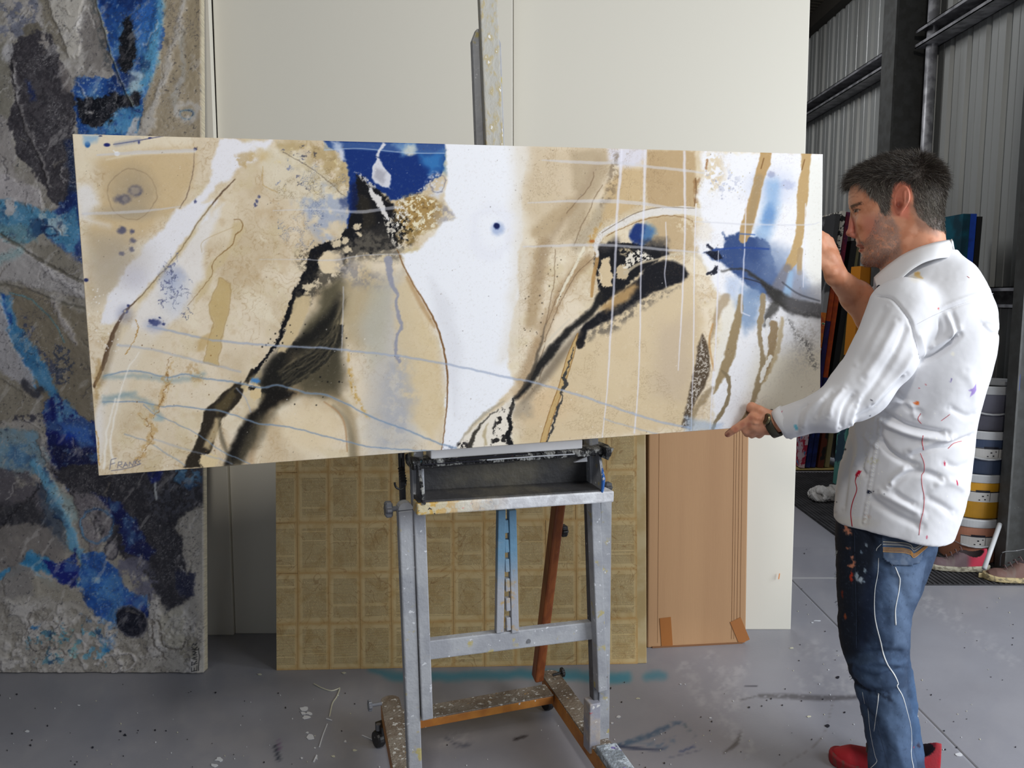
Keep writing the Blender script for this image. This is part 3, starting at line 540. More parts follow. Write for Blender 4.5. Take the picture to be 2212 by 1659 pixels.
    Fi([(962, 306), (1150, 311), (1128, 400), (1130, 480), (1118, 560), (1120, 640), (1100, 720), (1098, 790), (1110, 830), (1085, 860), (1060, 885), (1020, 920), (985, 975), (950, 980), (962, 900), (967, 830), (960, 770), (942, 705), (916, 655), (890, 610), (872, 575), (866, 550), (905, 540), (940, 505), (955, 480), (985, 470), (960, 430), (966, 380)], (236, 237, 241), 4, 1, [(5, 30), (3, 6)]); Fi([(1105, 306), (1180, 312), (1140, 420), (1140, 560), (1110, 760), (1085, 780), (1110, 600), (1110, 430)], (222, 214, 200), 22, .8, (10, 40)); Fi([(930, 600), (975, 660), (1000, 760), (985, 900), (965, 820), (945, 705)], (222, 222, 226), 16, .8)
    L([(858, 540), (874, 578), (892, 612), (918, 655), (944, 705), (961, 768), (967, 828), (963, 900), (956, 960), (953, 975)], [1, 1.2, 1.2, 1.6, 2, 2, 1.6, 1.2, 1, 1], (122, 84, 44), 1.3, .95, w=(1.5, 12)); L([(880, 600), (912, 660), (938, 705)], [4, 6, 3], (176, 140, 96), 4, .6)
    B(1073, 489, 7, 7, (22, 34, 84), .3, 1, (2, 6)); B(1075, 494, 13, 14, (140, 160, 200), .5, .6, (3, 8)); B(1073, 488, 6, 6, (22, 34, 84), .3, 1); B(1060, 500, 42, 50, (220, 220, 230), .6, .28, (14, 24), ring=.3)
    # right-centre sand with streaks
    Fi([(1150, 312), (1330, 318), (1290, 430), (1260, 520), (1200, 540), (1150, 500), (1135, 420)], (204, 186, 158), 18, .8, (14, 50)); Fi([(1235, 325), (1300, 322), (1320, 350), (1290, 420), (1250, 500), (1215, 520), (1240, 430)], (176, 158, 130), 10, .7, (8, 30))
    for q, w_, c, a in (([(1270, 560), (1220, 620), (1180, 700), (1150, 780), (1120, 850)], 12, (150, 120, 84), .55), ([(1175, 520), (1160, 600), (1150, 700)], 14, (158, 132, 96), .6), ([(1290, 350), (1270, 400), (1230, 460), (1180, 530), (1165, 600)], 8, (170, 150, 124), .6), ([(1160, 500), (1200, 470), (1230, 440)], 14, (166, 142, 106), .5), ([(1330, 420), (1310, 440), (1280, 490), (1250, 530)], 14, (178, 164, 140), .8)):
        L(q, w_, c, 10, a, w=(8, 30))
    for q in ([(1283, 370), (1275, 400), (1250, 430), (1225, 460)], [(1300, 400), (1280, 440), (1260, 480), (1240, 530)], [(1300, 540), (1240, 600), (1190, 700), (1165, 780), (1130, 860)], [(1262, 545), (1235, 585), (1200, 650), (1180, 700)], [(1200, 540), (1195, 620), (1180, 700)], [(1165, 820), (1180, 770)]): L(q, .9, (120, 98, 74), 1.2, .7, w=(3, 15))
    L([(1262, 535), (1240, 580), (1218, 620), (1200, 660)], [3, 3, 3, 1], (226, 218, 196), 1.5, .9, w=(2, 8)); L([(1230, 690), (1190, 730), (1165, 760), (1155, 800)], [2, 3, 2, 1], (210, 200, 180), 2, .7); p.specks(70, (1130, 560, 1215, 900), .5, 1.8, [(90, 76, 60), (70, 60, 52)], .8, 9); p.specks(60, (1110, 340, 1260, 560), .5, 1.2, [(130, 120, 110)], .6, 12)
    # cream + blue at top right-centre
    Fi([(1315, 318), (1395, 322), (1385, 355), (1340, 365), (1318, 345)], (214, 212, 222), 8, .9, (6, 15)); Fi([(1400, 324), (1500, 326), (1505, 395), (1502, 450), (1440, 452), (1400, 440), (1395, 380)], (182, 156, 118), 4, .9, (4, 20)); Fi([(1310, 400), (1345, 360), (1392, 370), (1390, 440), (1330, 470), (1300, 480)], (196, 170, 128), 8, .8, (8, 20)); L([(1330, 340), (1325, 380), (1315, 420), (1300, 440)], [8, 12, 10, 6], (120, 104, 84), 6, .6, w=(6, 10), tex=(7, .35, .6)); Fi([(1500, 380), (1515, 385), (1510, 440), (1500, 445)], (140, 100, 60), 2, .6, tex=(10, .3, .6)); L([(1502, 385), (1504, 410), (1500, 445)], .9, (110, 80, 50), 1, .9)
    Fi([(1400, 470), (1480, 465), (1510, 490), (1505, 545), (1430, 555), (1395, 530)], (186, 162, 126), 10, .85, (8, 20)); Fi([(1300, 560), (1440, 560), (1500, 600), (1520, 700), (1490, 920), (1120, 960), (1130, 900), (1200, 790), (1290, 700)], (206, 186, 152), 12, .85, (10, 50)); Fi([(1400, 640), (1500, 620), (1500, 880), (1400, 860)], (202, 184, 154), 24, .6); Fi([(1420, 700), (1500, 680), (1490, 850), (1420, 860)], (190, 172, 150), 24, .6, (20, 50)); B(1170, 870, 60, 40, (214, 186, 148), .7, .6)
    # right black
    Fi([(1290, 530), (1330, 522), (1400, 530), (1440, 535), (1445, 552), (1415, 566), (1390, 585), (1330, 640), (1300, 660), (1288, 650), (1296, 620), (1288, 590), (1285, 560)], (20, 20, 24), 3, 1, [(6, 14), (3, 5)]); Fi([(1400, 572), (1425, 564), (1452, 562), (1474, 572), (1488, 590), (1484, 600), (1466, 612), (1440, 622), (1410, 632), (1385, 648), (1355, 668), (1320, 690), (1290, 705), (1270, 716), (1262, 740), (1250, 745), (1245, 725), (1262, 700), (1290, 680), (1320, 655), (1350, 625), (1380, 600)], (20, 20, 26), 4, 1, (4, 14)); Fi([(1330, 650), (1470, 618), (1400, 660), (1330, 712), (1260, 740), (1290, 700)], (74, 70, 66), 8, .6, (8, 18), tex=(8, .35, .65))
    L([(1296, 640), (1285, 665), (1262, 688), (1235, 708), (1210, 735), (1190, 760), (1170, 785), (1150, 815), (1130, 845), (1112, 862)], [8, 7, 7, 7, 8, 10, 10, 8, 6, 4], (32, 31, 31), 5, .98, w=(3, 12)); L([(1250, 720), (1210, 770), (1180, 810), (1130, 870)], [6, 10, 10, 4], (108, 96, 80), 9, .7); L([(1180, 700), (1160, 770), (1140, 820), (1115, 858)], [1, 3, 3, 2], (80, 72, 62), 3, .75, w=(4, 14))
    Fi([(1320, 645), (1355, 620), (1375, 612), (1378, 622), (1355, 650), (1310, 672), (1296, 668)], (176, 144, 98), 8, .95, (5, 12)); Fi([(1300, 560), (1318, 555), (1318, 585), (1325, 600), (1318, 620), (1300, 620), (1292, 600)], (206, 186, 152), 2, 1, [(4, 8), (3, 4)]); Fi([(1335, 575), (1350, 570), (1360, 590), (1350, 605), (1330, 600)], (200, 180, 146), 2, .95, [(4, 8), (3, 4)]); B(1352, 544, 16, 9, (200, 182, 148), .4, .85, [(4, 7)], tex=(6, .35, .55)); Fi([(1360, 545), (1380, 540), (1405, 552), (1412, 562), (1385, 568), (1350, 585), (1345, 572)], (224, 216, 200), 2, .95, (4, 5), tex=(5, .47, .54)); L([(1350, 590), (1380, 570), (1420, 560), (1445, 553)], [4, 3, 2, 1], (190, 176, 150), 2, .8)
    B(1384, 506, 25, 23, (28, 52, 112), .2, 1, (6, 14)); Fi([(1395, 482), (1412, 488), (1418, 505), (1405, 520), (1388, 528), (1385, 510)], (86, 126, 164), 8, .85, (5, 10)); L([(1330, 520), (1310, 535), (1290, 530)], 7, (70, 66, 66), 8, .7); Fi([(1385, 520), (1440, 518), (1445, 545), (1400, 540)], (60, 58, 58), 10, .8, (8, 12))
    L([(1278, 640), (1282, 600), (1290, 560), (1286, 545)], [3, 4, 4, 2], (178, 140, 88), 1.5, .9); L([(1276, 530), (1278, 515), (1286, 500), (1297, 485)], [4, 6, 5, 3], (190, 150, 84), 4, .7, w=(4, 6), tex=(6, .3, .5)); B(1279, 521, 6, 3, (170, 96, 40), .5, .8)
    L([(1290, 552), (1288, 530), (1296, 512), (1315, 495), (1345, 482), (1380, 466), (1430, 456), (1480, 455), (1520, 462), (1560, 480)], [4, 5, 6, 7, 7, 8, 9, 9, 9, 8], (218, 213, 206), 2, 1, w=(3, 14)); L([(1300, 503), (1340, 478), (1380, 458), (1430, 448), (1500, 450)], .7, (100, 84, 66), 1, .8); L([(1310, 510), (1350, 490), (1400, 472), (1450, 466), (1490, 474), (1500, 490)], .9, (130, 96, 56), 1, .8, w=(2, 8)); L([(1430, 556), (1470, 548), (1510, 556), (1530, 590)], [2, 4, 4, 2], (206, 194, 170), 2.5, .8)
    L([(1290, 620), (1300, 600), (1290, 580)], 0.8, (230, 220, 200), .8, .6)
    # right white field
    Fi([(1512, 326), (1790, 330), (1790, 930), (1545, 935), (1540, 820), (1560, 700), (1545, 620), (1520, 560), (1500, 520), (1520, 480), (1505, 430), (1520, 380)], (232, 231, 233), 7, 1, [(8, 26), (4, 7)]); Fi([(1640, 760), (1790, 740), (1790, 930), (1600, 930)], (222, 213, 192), 30, .8, (14, 50)); Fi([(1735, 340), (1790, 340), (1790, 640), (1740, 600)], (228, 226, 216), 16, .7); Fi([(1555, 640), (1600, 640), (1570, 760), (1545, 820)], (222, 214, 196), 12, .7)
    B(1540, 370, 24, 40, (208, 186, 146), .6, .7, [(8, 14), (4, 5)], tex=(10, .4, .6)); L([(1528, 345), (1525, 365)], 2, (150, 104, 60), 2, .8, w=(2, 4)); B(1520, 500, 20, 22, (226, 218, 206), .4, .8, (6, 8)); B(1480, 485, 22, 16, (222, 208, 180), .4, .6, (4, 5), tex=(5, .5, .58)); B(1575, 400, 26, 30, (190, 192, 206), .5, .7, (5, 8), tex=(7, .5, .6)); p.specks(40, (1525, 365, 1610, 430), .8, 2.4, [(170, 172, 190), (196, 184, 150)], .6, 21)
    B(1666, 400, 50, 38, (196, 202, 220), .6, .6, (14, 30)); B(1666, 377, 8, 7, (160, 162, 184), .4, .8, (3, 5)); B(1700, 400, 16, 10, (176, 182, 206), .5, .7, (6, 8)); L([(1670, 400), (1665, 450), (1650, 500), (1640, 530)], [14, 16, 18, 14], (130, 166, 204), 14, .7, w=(6, 20)); B(1660, 465, 14, 24, (96, 136, 186), .6, .7, (5, 12), ang=15)
    Fi([(1560, 503), (1568, 512), (1582, 506), (1598, 503), (1612, 510), (1640, 512), (1665, 535), (1672, 560), (1680, 600), (1690, 640), (1660, 640), (1620, 620), (1590, 600), (1575, 580), (1545, 560), (1520, 545), (1560, 538), (1566, 520)], (56, 78, 124), 4, 1, [(6, 16), (3, 5)]); Fi([(1640, 520), (1700, 540), (1740, 600), (1760, 650), (1690, 650), (1650, 600)], (120, 138, 168), 20, .75, (14, 30)); Fi([(1600, 560), (1680, 570), (1700, 640), (1620, 640)], (86, 104, 140), 16, .6); Fi([(1520, 544), (1550, 540), (1560, 560), (1545, 562)], (14, 20, 40), 2, 1, (4, 6)); L([(1528, 530), (1540, 540)], 3, (20, 24, 44), 2, .9, w=(3, 4)); L([(1548, 575), (1545, 585), (1530, 592)], [3, 5, 3], (24, 26, 40), 2, .95, w=(4, 5)); Fi([(1600, 620), (1650, 625), (1640, 700), (1605, 720), (1590, 660)], (104, 132, 168), 14, .7, (10, 20)); Fi([(1570, 600), (1600, 600), (1590, 650), (1566, 640)], (176, 190, 214), 10, .7)
    L([(1655, 330), (1650, 355), (1640, 385), (1632, 420), (1622, 460), (1612, 495), (1606, 515)], [13, 13, 11, 12, 13, 13, 9], (180, 148, 100), 2, .95, w=(3, 14)); L([(1640, 385), (1628, 440), (1618, 490)], 9, (150, 132, 102), 6, .5); L([(1742, 331), (1740, 365), (1735, 410), (1731, 450), (1729, 490), (1722, 530), (1712, 560), (1702, 580)], [11, 10, 12, 10, 9, 10, 11, 9], (184, 154, 106), 2, .95, w=(3, 14)); L([(1729, 540), (1727, 560), (1727, 590)], [6, 6, 5], (172, 146, 108), 2, .9); L([(1700, 580), (1685, 610), (1670, 640)], [10, 12, 14], (120, 118, 126), 5, .8); L([(1728, 590), (1718, 640)], [6, 14], (150, 152, 164), 5, .7); L([(1708, 590), (1700, 640)], [5, 9], (150, 180, 208), 4, .8)
    for (a, b) in ((1650, 342), (1738, 345)): L([(a, b), (a - 6, b + 22)], 1.2, (120, 84, 44), 1, .8)
    L([(1558, 585), (1600, 582), (1640, 605), (1670, 632), (1700, 655), (1740, 668), (1790, 672)], [1, 2, 4, 10, 16, 17, 16], (52, 50, 48), 4, .97, w=(4, 16)); Fi([(1690, 640), (1790, 610), (1790, 690), (1700, 680)], (120, 118, 122), 14, .55); L([(1605, 600), (1640, 610), (1665, 625)], 1.2, (40, 38, 44), 1.5, .8); L([(1690, 610), (1725, 635), (1770, 650)], 1.6, (60, 60, 66), 2, .7)
    L([(1702, 690), (1720, 720), (1745, 750), (1758, 790)], [2, 5, 9, 7], (96, 94, 94), 8, .8, w=(5, 8), tex=(4, .42, .62)); B(1740, 740, 34, 50, (190, 186, 182), .8, .7, (8, 10), tex=(4, .4, .7)); L([(1674, 660), (1660, 680), (1655, 700)], [12, 10, 6], (58, 56, 52), 6, .8, w=(5, 10))
    # lower right brown runnels
    L([(1600, 640), (1596, 680), (1586, 720), (1575, 770), (1562, 805), (1550, 830), (1542, 850)], [5, 8, 11, 11, 9, 5, 2], (150, 130, 96), 2.5, .95, w=(3, 12)); L([(1560, 800), (1573, 815), (1576, 845), (1568, 875), (1550, 905), (1540, 925)], [2, 4, 4, 4, 4, 4], (134, 118, 90), 1.5, .95, w=(3, 10)); L([(1565, 645), (1550, 680), (1540, 720), (1530, 760)], [12, 7, 4, 1], (160, 138, 108), 4, .7, w=(4, 14)); Fi([(1518, 720), (1528, 745), (1535, 790), (1525, 830), (1500, 870), (1490, 925), (1472, 925), (1485, 860), (1502, 790), (1508, 740)], (88, 74, 58), 3, 1, (3, 10)); Fi([(1518, 720), (1535, 790), (1500, 870), (1490, 925), (1472, 925), (1502, 790)], (206, 198, 186), 3, .8, None, tex=(3, .5, .62)); L([(1538, 838), (1520, 860), (1500, 890), (1492, 925)], [4, 8, 6, 5], (146, 128, 98), 4, .8, w=(4, 9)); L([(1540, 700), (1532, 740), (1542, 800)], 2, (180, 130, 70), 2, .6)
    L([(1648, 640), (1645, 680), (1640, 720), (1645, 755), (1650, 790), (1634, 840), (1625, 870), (1612, 895), (1600, 915)], [6, 6, 6, 4, 9, 7, 4, 3, 3], (152, 134, 104), 2, .95, w=(4, 12)); L([(1672, 700), (1668, 740), (1662, 780), (1650, 820)], [9, 9, 6, 4], (150, 128, 96), 2, .95, w=(4, 10)); L([(1690, 690), (1682, 740), (1670, 785), (1650, 825)], [4, 6, 4, 2], (182, 162, 126), 3, .8, w=(4, 10)); L([(1665, 770), (1650, 800), (1644, 825)], [4, 5, 3], (238, 236, 230), 1.5, .9, w=(3, 6)); L([(1658, 690), (1655, 750)], [4, 3], (230, 228, 226), 1.5, .8, w=(3, 8))
    Fi([(1400, 660), (1480, 640), (1470, 700), (1400, 720)], (210, 190, 156), 20, .3)
    # bottom black-and-white froth
    Fi([(1110, 858), (1112, 885), (1104, 915), (1108, 960), (1000, 975), (985, 972), (1010, 935), (1050, 900), (1080, 880)], (228, 220, 206), 4, 1, (4, 10)); Fi([(1090, 870), (1108, 880), (1100, 900), (1106, 960), (1060, 965), (1065, 920)], (36, 34, 34), 3, .95, (4, 6), tex=(8, .48, .56)); L([(1108, 862), (1106, 882), (1100, 902), (1103, 920), (1097, 940), (1104, 960)], [2, 4, 3, 5, 5, 6], (26, 26, 28), 1.5, 1, w=[(4, 7), (2, 3)]); L([(1075, 885), (1050, 905), (1030, 930), (1020, 950), (1010, 975)], [1, 1.4, 3, 5, 8], (60, 56, 50), 2, .95, w=[(4, 9)]); L([(1088, 868), (1050, 892), (1015, 925), (990, 960)], [1, 3, 3, 1], (170, 160, 140), 3, .8, w=(3, 10)); B(1000, 962, 14, 8, (40, 38, 40), .4, .9, (4, 5), tex=(5, .4, .55)); L([(1050, 960), (1046, 935), (1055, 915)], [3, 4, 1], (180, 164, 130), 2.5, .8, w=(3, 7)); Fi([(1105, 875), (1150, 860), (1150, 900), (1110, 900)], (150, 140, 124), 14, .6, (8, 12)); B(968, 968, 12, 6, (110, 112, 130), .5, .7, (4, 5), tex=(5, .4, .6))
    L([(1248, 720), (1232, 770), (1214, 830), (1196, 880), (1180, 930), (1172, 960)], [1, 7, 6, 6, 6, 6], (194, 164, 112), 1.2, .95); 
    for s in (-1, 1): L([(1248 + s, 720), (1232 + 7 * s, 770), (1214 + 6 * s, 830), (1196 + 6 * s, 880), (1180 + 6 * s, 930), (1172 + 6 * s, 960)], .7, (128, 88, 40), .8, .85, w=(1, 6))
    L([(1240, 750), (1228, 790), (1218, 815), (1222, 830), (1214, 845), (1214, 862), (1206, 880), (1198, 905), (1192, 930), (1180, 955)], [1, 2, 3, 5, 2, 2, 2.4, 3, 2.4, 2], (60, 60, 60), 1.2, .95, w=[(4, 8), (2, 3)]); B(1253, 742, 9, 10, (28, 26, 28), .25, .95, (4, 8))
    p.contours((170, 160, 160), 44, .22, .006, box=(1500, 320, 1780, 930)); p.contours((120, 96, 66), 40, .28, .005, box=(1120, 310, 1520, 950)); p.wash((160, 134, 98), 30, .56, .8, .0)
    # pale grid lines
    G = (218, 216, 226)
    for q, w_ in (([(1343, 322), (1340, 380), (1334, 440), (1330, 540), (1325, 640), (1318, 740), (1312, 840), (1306, 900), (1301, 945)], [3.5, 3.5, 3, 2.6, 2.6, 2.2, 1.5, 1.2, 1.2]), ([(1394, 326), (1392, 400), (1390, 470), (1386, 540), (1384, 620), (1382, 740), (1377, 860), (1370, 935)], [4, 3, 2.4, 2.2, 2, 1.5, 1.5, 2]), ([(1478, 328), (1479, 400), (1480, 480), (1478, 560), (1474, 640), (1470, 720), (1465, 800)], [3, 3, 2.4, 2, 1.8, 1.6, 1]), ([(1438, 480), (1440, 545), (1436, 590), (1439, 620)], [1, 1.6, 1.4, 1]), ([(1504, 440), (1501, 520), (1499, 620), (1498, 760), (1493, 930)], [1, 1.4, 1.6, 1.4, 1]), ([(1552, 540), (1550, 640), (1545, 760), (1538, 850), (1534, 925)], [1, 2.2, 1.8, 1.4, 1.4]), ([(1612, 430), (1608, 540), (1605, 600), (1602, 668), (1606, 676), (1620, 682)], [1.6, 1.6, 2, 2.4, 1.6, 1]), ([(1740, 440), (1735, 620)], [1, 1])):
        L(q, w_, G, 1.1, .6, w=(1, 20)); L(q, [max(.45, t * .3) for t in w_], (240, 240, 246), .8, .35, w=(1, 20))
    for q, w_ in (([(1170, 346), (1220, 349), (1290, 352), (1340, 352), (1400, 360), (1480, 368), (1520, 374)], [1, 3, 3.5, 3, 3, 3, 2]), ([(1140, 438), (1220, 435), (1300, 434), (1370, 438), (1430, 446), (1470, 454)], [1, 2.5, 4, 4, 3, 2]), ([(1130, 533), (1200, 531), (1270, 529), (1340, 531), (1400, 536), (1460, 541), (1510, 545)], [1.5, 2.8, 3, 3, 3, 2.4, 1.4]), ([(1500, 478), (1600, 484), (1740, 486), (1770, 480)], [1, 2, 1.6, 1]), ([(590, 455), (700, 452), (770, 458), (850, 449), (870, 449)], [1, 1.5, 3.5, 3.5, 1]), ([(180, 462), (300, 457), (390, 446)], [3, 3, 1]), ([(210, 335), (290, 330), (420, 325)], [2, 4, 4]), ([(560, 560), (670, 560)], [.8, .6]), ([(640, 560), (720, 562), (780, 552), (870, 548)], [.8, 1.6, 1, 1]), ([(742, 620), (740, 700), (738, 760)], [1.4, 1.4, 1])):
        L(q, w_, (206, 206, 212), 1.2, .55, w=(1, 18))
    L([(1540, 540), (1600, 535), (1660, 538)], 2, (40, 70, 140), 1.5, .8); L([(1600, 505), (1630, 507)], 1.6, (60, 96, 160), 1.5, .7)
    BL = (140, 160, 190)
    for q, w_, a in (([(320, 705), (400, 722), (460, 735), (530, 742), (620, 748), (700, 752), (780, 760), (850, 768), (950, 784), (1020, 798), (1080, 812), (1140, 823), (1210, 842), (1260, 856), (1310, 874), (1375, 896), (1430, 912), (1490, 924)], 2.6, .8), ([(225, 812), (290, 800), (360, 815), (400, 808), (440, 818), (510, 826), (560, 838), (600, 832), (660, 848), (700, 852), (745, 870), (800, 900), (850, 918), (900, 938), (950, 958), (985, 968)], 2.4, .85), ([(222, 868), (300, 868), (350, 878), (370, 876), (440, 884), (480, 888), (530, 905), (560, 916), (610, 920), (680, 936), (740, 952), (800, 965), (880, 972), (940, 974)], 1.8, .95), ([(310, 875), (335, 895), (380, 915), (430, 940), (480, 975), (540, 1002)], 1.3, .8), ([(255, 745), (330, 755), (400, 773), (470, 790), (520, 804)], 3, .45), ([(270, 938), (320, 955), (360, 980), (400, 1005)], 2, .5), ([(330, 948), (400, 970), (470, 990), (500, 1002)], 2.4, .4), ([(510, 838), (530, 860), (542, 890)], 1.6, .6), ([(1305, 905), (1360, 922), (1420, 938)], 2, .5)):
        L(q, w_, (150, 162, 184), 1.4, a * .6, w=(2, 16)); p.sd -= 1
        L(q, w_ * .3, (92, 130, 160) if q[0][0] < 330 and w_ < 2.5 else (172, 182, 204), 1.0, a * .7, w=(2, 16))
    for q in ([(225, 815), (310, 812), (370, 822), (440, 810)], [(225, 868), (270, 855), (320, 870), (350, 905)], [(225, 860), (290, 850)]): L(q, 5, (132, 156, 164), 7, .55, w=(4, 12))
    B(552, 822, 9, 5, (70, 130, 190), .5, .9, (4, 5)); B(340, 905, 10, 5, (150, 180, 190), .7, .5)
    Fi([(1480, 900), (1560, 915), (1550, 930), (1480, 935)], (150, 176, 210), 8, .5)
    # lower left stains
    for q in ([(300, 895), (330, 925), (318, 960), (300, 985), (290, 1010)], [(370, 770), (360, 820), (352, 860), (330, 900)]): L(q, [2, 7, 9, 6, 3][:len(q)] if len(q) == 5 else [4, 8, 8, 3], (186, 150, 92), 4, .6, w=[(8, 12), (4, 5)], tex=(9, .35, .6)); L(q, .8, (130, 90, 44), 1.2, .8, w=[(10, 12), (4, 5)])
    for q in ([(245, 1000), (240, 950), (252, 880), (275, 800), (300, 760)], [(225, 1010), (232, 930), (250, 860)]): L(q, [3, 2, 1.6, 1.4, 1][:len(q)], (240, 236, 228), 2, .7, w=(3, 20))
    L([(214, 1005), (212, 960), (208, 930)], 1.2, (170, 120, 40), 1.5, .7, w=(3, 8)); L([(205, 820), (215, 780), (208, 860)], 4, (170, 140, 90), 5, .6, w=(5, 8)); p.specks(40, (290, 690, 470, 980), .6, 1.6, [(140, 100, 50), (120, 90, 60)], .7, 31)
    Fi([(400, 790), (420, 780), (430, 800), (440, 830), (410, 820)], (176, 144, 96), 5, .5, (6, 8), tex=(6, .35, .6)); Fi([(430, 730), (460, 720), (440, 760), (425, 760)], (190, 160, 106), 4, .6)
    p.specks(420, (160, 300, 1780, 1010), .4, 1.3, [(90, 80, 74), (120, 104, 90), (236, 232, 224)], .55, 77); p.wash((244, 240, 232), 4, .6, .9, .12); p.wash((150, 136, 116), 3.2, .58, .9, .16)
    # edge wear along the wrap
    # signature
    S = (118, 118, 134); X0, Y0 = 236, 1012
    def ltr(st):
        for q in st: L(q, .8, S, .9, .95, sm=False)
    ltr([[(237, 1014), (240, 993), (251, 990)], [(239, 1003), (248, 1000)], [(254, 1011), (256, 998), (263, 998), (263, 1003), (256, 1005), (264, 1010)], [(266, 1010), (271, 999), (276, 1008)], [(268, 1006), (275, 1004)], [(279, 1007), (280, 998), (287, 1006), (289, 996)], [(291, 1005), (292, 993)], [(298, 992), (292, 999), (299, 1004)], [(303, 995), (298, 997), (303, 1001), (298, 1004)], [(240, 1017), (262, 1014), (285, 1009), (304, 1002)]])
    p.c = np.clip(p.c, 0, 1) ** 1.06
    return p
s_ = 1.0875
def sc(a): return (a[0] * s_, a[1] * s_, CH + (a[2] - CH) * s_)
MC = [sc(q) for q in ((-.810, 1.492, 1.697), (.735, 1.910, 1.734), (.751, 1.898, 1.096), (-.793, 1.481, 1.058))]
main, NM = painted_canvas('abstract_painting', MC, .036, 1200, 490, paint_main, m_canvas)
tag(main, 'wide horizontal abstract canvas in sand, white, black and blue held on the easel', 'painting')
m_pine = M('pine', C(196, 166, 122), .7, 0, C(176, 144, 100), 20, stretch=(1, 1, 8))
def bars(c4, n, t, parent, w=.04, mid=3):
    TL, TR, BR, BL = [np.array(q) + n * (t * .62) for q in c4]; cx = (TL + BR) / 2
    uu = (TR - TL) / np.linalg.norm(TR - TL) * (w / 2 + .004); vv = (BL - TL) / np.linalg.norm(BL - TL) * (w / 2 + .004)
    TL, TR, BR, BL = TL + uu + vv, TR - uu + vv, BR - uu - vv, BL + uu - vv
    for a, b in ((TL, TR), (BL, BR), (TL, BL), (TR, BR)): MB().beam(a, b, w, t * .6, n).build('stretcher_bar', m_pine, parent)
    for k in range(1, mid + 1):
        f = k / (mid + 1); MB().beam(TL + (TR - TL) * f, BL + (BR - BL) * f, w, t * .5, n).build('stretcher_bar', m_pine, parent)
bars(MC, NM, .036, main)

